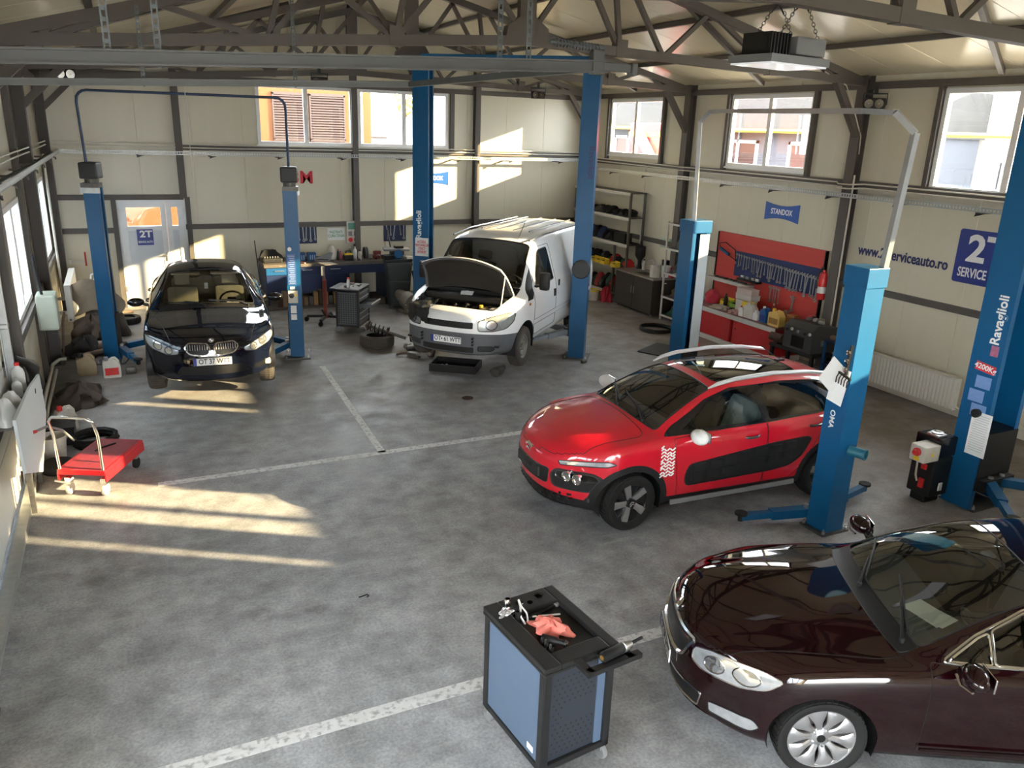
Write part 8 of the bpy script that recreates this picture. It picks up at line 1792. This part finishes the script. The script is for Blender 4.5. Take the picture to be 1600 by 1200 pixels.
ep_ = MB().box(-X2+.03, X2-.03, -Y2-.004, -Y2+.004, .17, .86).build('end_panel', pm('dark blue grey panel', (.026, .032, .043), .4, var=.05), ct); MB().box(X2-.09, X2-.03, -Y2-.012, -Y2-.004, .17, .86).build('end_rail', CBL, ct); MB().box(-X2+.03, X2-.03, Y2-.004, Y2+.004, .17, .86).build('end_panel', CFR, ct)
hb_ = MB(); 
for i in range(8):
    for j in range(16):
        if 6 <= j <= 9 and 1 < i: continue
        hb_.lathe([(.0075, 0), (.0075, .0012), (.001, .0012)], 8, TR(-X2+.07+.042*i+(.021 if j % 2 else 0), -Y2-.004, .22+.038*j) @ Matrix.Rotation(PI/2, 4, 'X'))
hb_ = hb_.build('perforation', TEXTBLACK, ep_); hb_['kind'] = 'stuff'
b = MB(); x0, x1, y0, y1 = -X2-.04, X2+.04, -Y2-.05, Y2+.04
b.box(x0, x1, y0, y1, .88, .905, c=.008); b.box(x0, -.17, y0, y1, .905, .945, c=.010); b.box(.21, x1, y0, y1, .905, .945, c=.010); b.box(-.17, .21, .20, y1, .905, .945, c=.008); b.box(-.17, .21, y0, -.27, .905, .945, c=.008); b.build('top_tray', CTP, ct)
b = MB(); b.bar((-.06, y0-.13, .925), (x1+.06, y0-.13, .925), .05, .035, (0, 0, 1)); b.bar((-.05, y0, .925), (-.05, y0-.15, .925), .05, .035); b.bar((.27, y0, .925), (.27, y0-.15, .925), .05, .035); b.box(.10, .24, y0-.10, y0, .915, .93); b.build('push_handle', CTP, ct)
for x, y, r in ((-.05, .30, .028), (.12, .31, .032), (.02, .27, .02)): MB().lathe([(r, .945), (r*1.1, .949), (r*.8, .946), (r*.75, .93), (.001, .93)], 16, TR(x, y, 0)).build('tool_well', BLACK_GLOSS, ct)
bpy.context.view_layer.update(); CM = ct.matrix_world.copy()
def oncart(o, x, y, z, rz=0, rx=0, ry=0): o.matrix_world = CM @ Matrix.Translation((x, y, z)) @ Euler((rx, ry, rz)).to_matrix().to_4x4(); return o
RAGM = pm('coral rag', (.62, .17, .13), .85, var=.25, scale=18, bump=.6)
tag(oncart(lump('shop_rag', None, None, (0, 0, 0), (.17, .25, .085), RAGM, 17, .26, 3.5), .0, -.02, .906, .6), 'crumpled coral red rag lying in the foreground tool cart tray', 'cloth')
def tcart(name, lab, cat, x, y, z, rz=0, rx=0, ry=0): t = thing(name, lab, cat); oncart(t, x, y, z, rz, rx, ry); return t
t = tcart('pliers', 'chrome pliers standing upright in the tool cart tray', 'pliers', -.10, .12, .906, .3, -.5); MB().tube([(-.015, 0, 0), (-.03, 0, .06), (-.004, 0, .12), (0, 0, .17)], .008, 6).build('arm', TOOLS, t, smooth=50); MB().tube([(.015, 0, 0), (.03, 0, .06), (.004, 0, .12), (.001, 0, .17)], .008, 6).build('arm', TOOLS, t, smooth=50)
t = tcart('socket', 'black impact socket standing near the pliers in the cart', 'socket', -.14, .16, .906); MB().lathe([(.02, 0), (.024, .01), (.024, .08), (.018, .085), (.015, .07), (.001, .07)], 16).build('body', BLACK, t, smooth=40)
t = tcart('chrome_socket', 'chrome ring socket on the far corner of the cart rim', 'socket', -.13, .325, .946); MB().lathe([(.02, 0), (.028, .0), (.03, .02), (.022, .045), (.014, .045), (.014, .01)], 18).build('body', CHROME, t, smooth=40)
lump('foil_wrap', 'crumpled silver wrapper on the cart rim beside the sockets', 'wrapper', (0, 0, 0), (.11, .07, .025), pm('silver foil', (.6, .6, .62), .25, .6, var=.3, scale=30), 19, .25); oncart(bpy.data.objects['foil_wrap'], -.20, .24, .946, .5)
t = tcart('screwdriver', 'white shafted screwdriver lying behind the coral rag', 'screwdriver', .06, .12, .917, -.35); MB().cyl((-.10, 0, 0), (.10, 0, .0), .006).build('shaft', WHITE, t); MB().cyl((-.16, 0, 0), (-.10, 0, 0), .010).build('handle', BLACK, t)
t = tcart('ratchet', 'black ratchet handle lying at the far end of the cart tray', 'ratchet', .09, .17, .918, .25); MB().bar((-.1, 0, 0), (.1, 0, 0), .018, .014).build('handle', BLACK, t); MB().lathe([(.02, -.01), (.022, 0), (.02, .012), (.001, .012)], 14, TR(.11, 0, 0)).build('head', TOOLS, t)
for k in range(5): t = tcart('drill_bit', '%s dark tool from the rag standing in the cart rim rack' % ORD[k], 'tool', -.135, -.13-.028*k, .906, 0, .1); t['group'] = 'dark bits in the cart rack'; MB().cyl((0, 0, 0), (0, 0, .06), .008).build('shank', (BLACK, DARK_STEEL)[k % 2], t)
t = tcart('air_ratchet', 'black cylindrical tool with steel tip lying beside the coral rag', 'tool', -.07, -.16, .934, -.9); MB().lathe([(.001, -.08), (.026, -.08), (.028, .02), (.02, .03), (.02, .07), (.026, .075), (.022, .09), (.001, .09)], 16, Matrix.Rotation(PI/2, 4, 'Y')).build('body', BLACK, t, smooth=40); MB().lathe([(.012, .09), (.012, .10), (.001, .10)], 12, Matrix.Rotation(PI/2, 4, 'Y')).build('tip', CHROME, t)
t = tcart('impact_gun', 'black and silver air tool lying across the cart handle', 'air tool', .19, -.49, .979, .12); MB().lathe([(.001, -.13), (.030, -.13), (.035, -.11), (.035, .04), (.030, .05)], 20, Matrix.Rotation(PI/2, 4, 'Y'), cap=False).build('body', BLACK, t, smooth=40); MB().lathe([(.030, .05), (.036, .055), (.036, .075), (.028, .08), (.028, .12), (.015, .13), (.001, .13)], 20, Matrix.Rotation(PI/2, 4, 'Y')).build('collar', STEEL, t, smooth=40); MB().cyl((.13, 0, 0), (.23, 0, 0), .011).build('spindle', BLACK, t); MB().lathe([(.012, -.132), (.018, -.134), (.012, -.136)], 10, Matrix.Rotation(PI/2, 4, 'Y')).build('brass_ring', pm('brass', (.30, .18, .04), .35, .7), t)
t = thing('bent_hook', 'tiny bent black hook lying on the open concrete floor', 'hook', (1.63, 6.22, .006)); MB().tube([(-.05, 0, 0), (0, .01, 0), (.03, .02, 0), (.04, -.01, 0), (.02, -.02, 0)], .006, 5).build('wire', BLACK, t, smooth=50)

# ---------------------------------------------------------------- outside the windows
o = MB().box(-60, 90, -50, 110, -.5, -.26).build('ground_outside', pm('pale yard ground', (.34, .31, .27), .9, var=.2, scale=.4)); structure('ground_outside', 'pale yard around the hall', o)
def block(name, lab, cat, loc, sx, sy, h_, m_, rz=0): t = thing(name, lab, cat, (loc[0], loc[1], -.26), rz); MB().box(-sx/2, sx/2, -sy/2, sy/2, 0, h_).build('wall', m_, t); return t
def gable(t, sx, sy, z, rise, m_, ov=.4, axis='x'):
    b = MB()
    for sg in (1, -1): b.add([(-sx/2-ov, 0, z+rise), (sx/2+ov, 0, z+rise), (sx/2+ov, sg*(sy/2+ov), z-.2), (-sx/2-ov, sg*(sy/2+ov), z-.2), (-sx/2-ov, 0, z+rise+.15), (sx/2+ov, 0, z+rise+.15), (sx/2+ov, sg*(sy/2+ov), z-.05), (-sx/2-ov, sg*(sy/2+ov), z-.05)], [(0, 1, 2, 3), (7, 6, 5, 4), (0, 3, 7, 4), (1, 5, 6, 2), (3, 2, 6, 7), (0, 4, 5, 1)])
    b.build('roof', m_, t); MB().prism([(-sy/2, z), (sy/2, z), (0, z+rise)], -sx/2, sx/2, Matrix.Rotation(PI/2, 4, 'Z') @ Matrix.Rotation(PI/2, 4, 'X')).build('gable_wall', m_ if False else t.children[0].data.materials[0], t)
t = block('orange_house', 'orange rendered house with brown louvred shutters behind the back window', 'house', (2.3, 30.2), 11, 6, 5.6, pm('orange render', (.11, .034, .004), .8, var=.06))
SHT = pm('brown shutter', (.034, .020, .018), .6, var=.15)
for x0, x1 in ((2.3, 3.42), (3.46, 4.62)):
    f_ = MB(); f_.box(x0, x0+.05, -3.08, -3.0, 3.85, 5.25); f_.box(x1-.05, x1, -3.08, -3.0, 3.85, 5.25); f_.box(x0, x1, -3.08, -3.0, 5.2, 5.28); f_.box(x0, x1, -3.08, -3.0, 3.80, 3.88); f_ = f_.build('shutter', SHT, t)
    for k in range(17): MB().add([(x0+.05, -3.09, 3.90+.078*k), (x1-.05, -3.09, 3.90+.078*k), (x1-.05, -3.03, 3.975+.078*k), (x0+.05, -3.03, 3.975+.078*k), (x0+.05, -3.08, 3.89+.078*k), (x1-.05, -3.08, 3.89+.078*k), (x1-.05, -3.02, 3.965+.078*k), (x0+.05, -3.02, 3.965+.078*k)], [(0, 1, 2, 3), (7, 6, 5, 4), (0, 4, 5, 1), (2, 6, 7, 3)]).build('slat', SHT, f_)
MB().box(-5, 5.5, -3.9, -3.0, 3.45, 3.78).build('porch_roof', pm('red tile strip', (.11, .030, .017), .8, var=.15, scale=5), t); MB().cyl((5.15, -3.08, 3.7), (5.15, -3.08, 5.5), .05).build('downpipe', WHITE, t)
t = block('white_house', 'white gabled house with blue roof behind the second back window', 'house', (19.6, 48), 8, 7, 3.6, pm('white render', (.40, .39, .37), .8, var=.04), PI/2); gable(t, 8, 7, 3.6, 3.0, pm('blue grey roof', (.05, .075, .11), .6, var=.1)); MB().box(-4.03, -3.98, -.4, .3, 4.3, 5.1).build('window', pm('orange window', (.55, .2, .08), .5), t)
t = block('timber_barn', 'grey plank barn with yellow door beside the white house', 'barn', (11.2, 44), 4.6, 4, 4.0, pm('grey planks', (.13, .12, .11), .8, var=.3, scale=3, stretch=(9, 9, .3))); gable(t, 4.6, 4, 4.0, 1.6, pm('dark roof', (.10, .08, .08), .8)); MB().box(.4, 1.7, -2.04, -2.0, .3, 3.5).build('door', pm('yellow door', (.60, .48, .14), .7, var=.2), t)
t = block('low_shed', 'low shed with an orange metal roof under the second back window', 'shed', (10.9, 31.5), 5, 4, 3.3, pm('shed render', (.5, .45, .4), .8)); MB().add([(-2.8, -2.4, 3.3), (2.8, -2.4, 3.3), (2.8, 2.4, 3.75), (-2.8, 2.4, 3.75), (-2.8, -2.4, 3.4), (2.8, -2.4, 3.4), (2.8, 2.4, 3.85), (-2.8, 2.4, 3.85)], [(3, 2, 1, 0), (4, 5, 6, 7), (0, 1, 5, 4), (1, 2, 6, 5), (2, 3, 7, 6), (3, 0, 4, 7)]).build('roof', pm('orange metal roof', (.20, .06, .015), .6, var=.15), t)
def tree(lab, loc, h_, r, m_, seed):
    t = thing('garden_tree', lab, 'tree', (loc[0], loc[1], -.26)); MB().cyl((0, 0, 0), (0, 0, h_*.6), .12, 8, .07).build('trunk', WOOD, t); b = MB(); q = random.Random(seed)
    for k in range(900):
        v = Vector((q.gauss(0, 1), q.gauss(0, 1), q.gauss(0, 1))).normalized()*r*q.random()**.4; v.z = v.z*1.2+h_*.72; a = Vector((q.gauss(0, 1), q.gauss(0, 1), q.gauss(0, 1))).normalized()*.11*r; c = a.orthogonal().normalized()*.07*r; b.add([v-a, v+c, v+a, v-c], [(0, 1, 2, 3)])
    o = b.build('crown', m_, t); o['kind'] = 'stuff'
tree('yellow autumn tree between the barn and the far roofs', (13.2, 54), 6.2, 1.7, pm('yellow leaves', (.22, .16, .04), .8, var=.3), 1); tree('second yellow tree behind the white house', (21.5, 64), 7.5, 1.8, pm('yellow leaves', (.22, .16, .04), .8, var=.3), 2); tree('round green shrub at the edge of the second back window', (10.9, 28.2), 3.9, .9, pm('green leaves', (.03, .07, .02), .8, var=.3), 3)
t = block('grey_building', 'long grey rendered building with white framed windows across the yard', 'building', (21.9, 24.6), 5, 15, 4.55, pm('grey blue render', (.070, .076, .092), .8, var=.1)); MB().box(-2.9, 2.6, -7.6, 7.6, 4.55, 5.9).build('roof', pm('weathered grey sheets', (.05, .048, .046), .8, var=.3, scale=2, stretch=(1, 9, 1)), t)
for k in range(4):
    y0 = -6.6+3.4*k; f_ = MB(); [f_.box(-2.56, -2.48, a, b_, c, d) for a, b_, c, d in ((y0, y0+.1, 2.2, 4.3), (y0+1.9, y0+2.0, 2.2, 4.3), (y0+.95, y0+1.05, 2.2, 4.3), (y0, y0+2, 4.2, 4.3), (y0, y0+2, 2.2, 2.3), (y0, y0+2, 3.4, 3.5))]; f_ = f_.build('window_frame', PVC, t); MB().box(-2.51, -2.505, y0, y0+2, 2.2, 4.3).build('pane', pm('brown curtained pane', (.07, .042, .035), .4, var=.3), f_)
t = thing('gas_pipe', 'yellow gas pipe running along the yard side of the grey building', 'pipe', (18.9, 18, 4.35)); MB().cyl((0, -7, 0), (0, 14, 0), .06).build('pipe_run', YELLOW, t); 
for y in (-6.5, 0, 7, 13.5): MB().cyl((0, y, -4.61), (0, y, 0), .04).build('post', PVC, t)
t = thing('red_lorry', 'red lorry body with grey slanted loading arm in the yard', 'lorry', (17.2, 23.3, -.26), 0); MB().box(-.9, .9, -1.6, 1.2, .8, 4.75, c=.05).build('body', RED_PL, t); MB().box(-.93, -.9, -1.6, 1.2, 4.3, 4.45).build('stripe', YELLOW, t); MB().bar((-.98, .4, 4.3), (-.98, -1.4, 2.6), .08, .4).build('loading_arm', GREY, t)
for y in (-1.1, .7): MB().lathe([(.1, -1), (.42, -1), (.42, 1), (.1, 1)], 20, TR(0, y, .42) @ Matrix.Rotation(PI/2, 4, 'Y')).build('wheel', RUBBER, t)
t = block('white_building', 'white rendered building with barred windows across the yard', 'building', (27.2, 14.6), 5, 9.5, 6.3, pm('white render', (.75, .73, .70), .8, var=.04))
for y in (1.1, -.9, -2.9): f_ = MB().box(-2.53, -2.5, y, y+.8, 3.1, 3.9).build('window', GREY, t); [MB().box(-2.56, -2.54, y+.1+.15*k, y+.13+.15*k, 3.1, 3.9).build('bar', DARKGREY, f_) for k in range(5)]
MB().box(-2.6, -2.5, 3.9, 4.6, .5, 5.6).build('door', pm('pale cyan door', (.35, .60, .65), .5), t); MB().cb(-2.9, -1.2, 2.4, .5, .8, 1.2, c=.1).build('awning', MATS['pale cyan door'], t)
t = block('added_building', 'added blue grey building wall blocking sky beyond the low side windows', 'building', (-6.4, 16), 4, 22, 7.2, pm('blue grey render', (.20, .28, .40), .8, var=.1))  # added wall, set close to cut sky light at the low windows
for k in range(6): MB().box(1.98, 2.03, -9.5+3.4*k, -8.1+3.4*k, 1.9, 3.6).build('window', pm('pale neighbour pane', (.55, .60, .66), .3, var=.2), t)
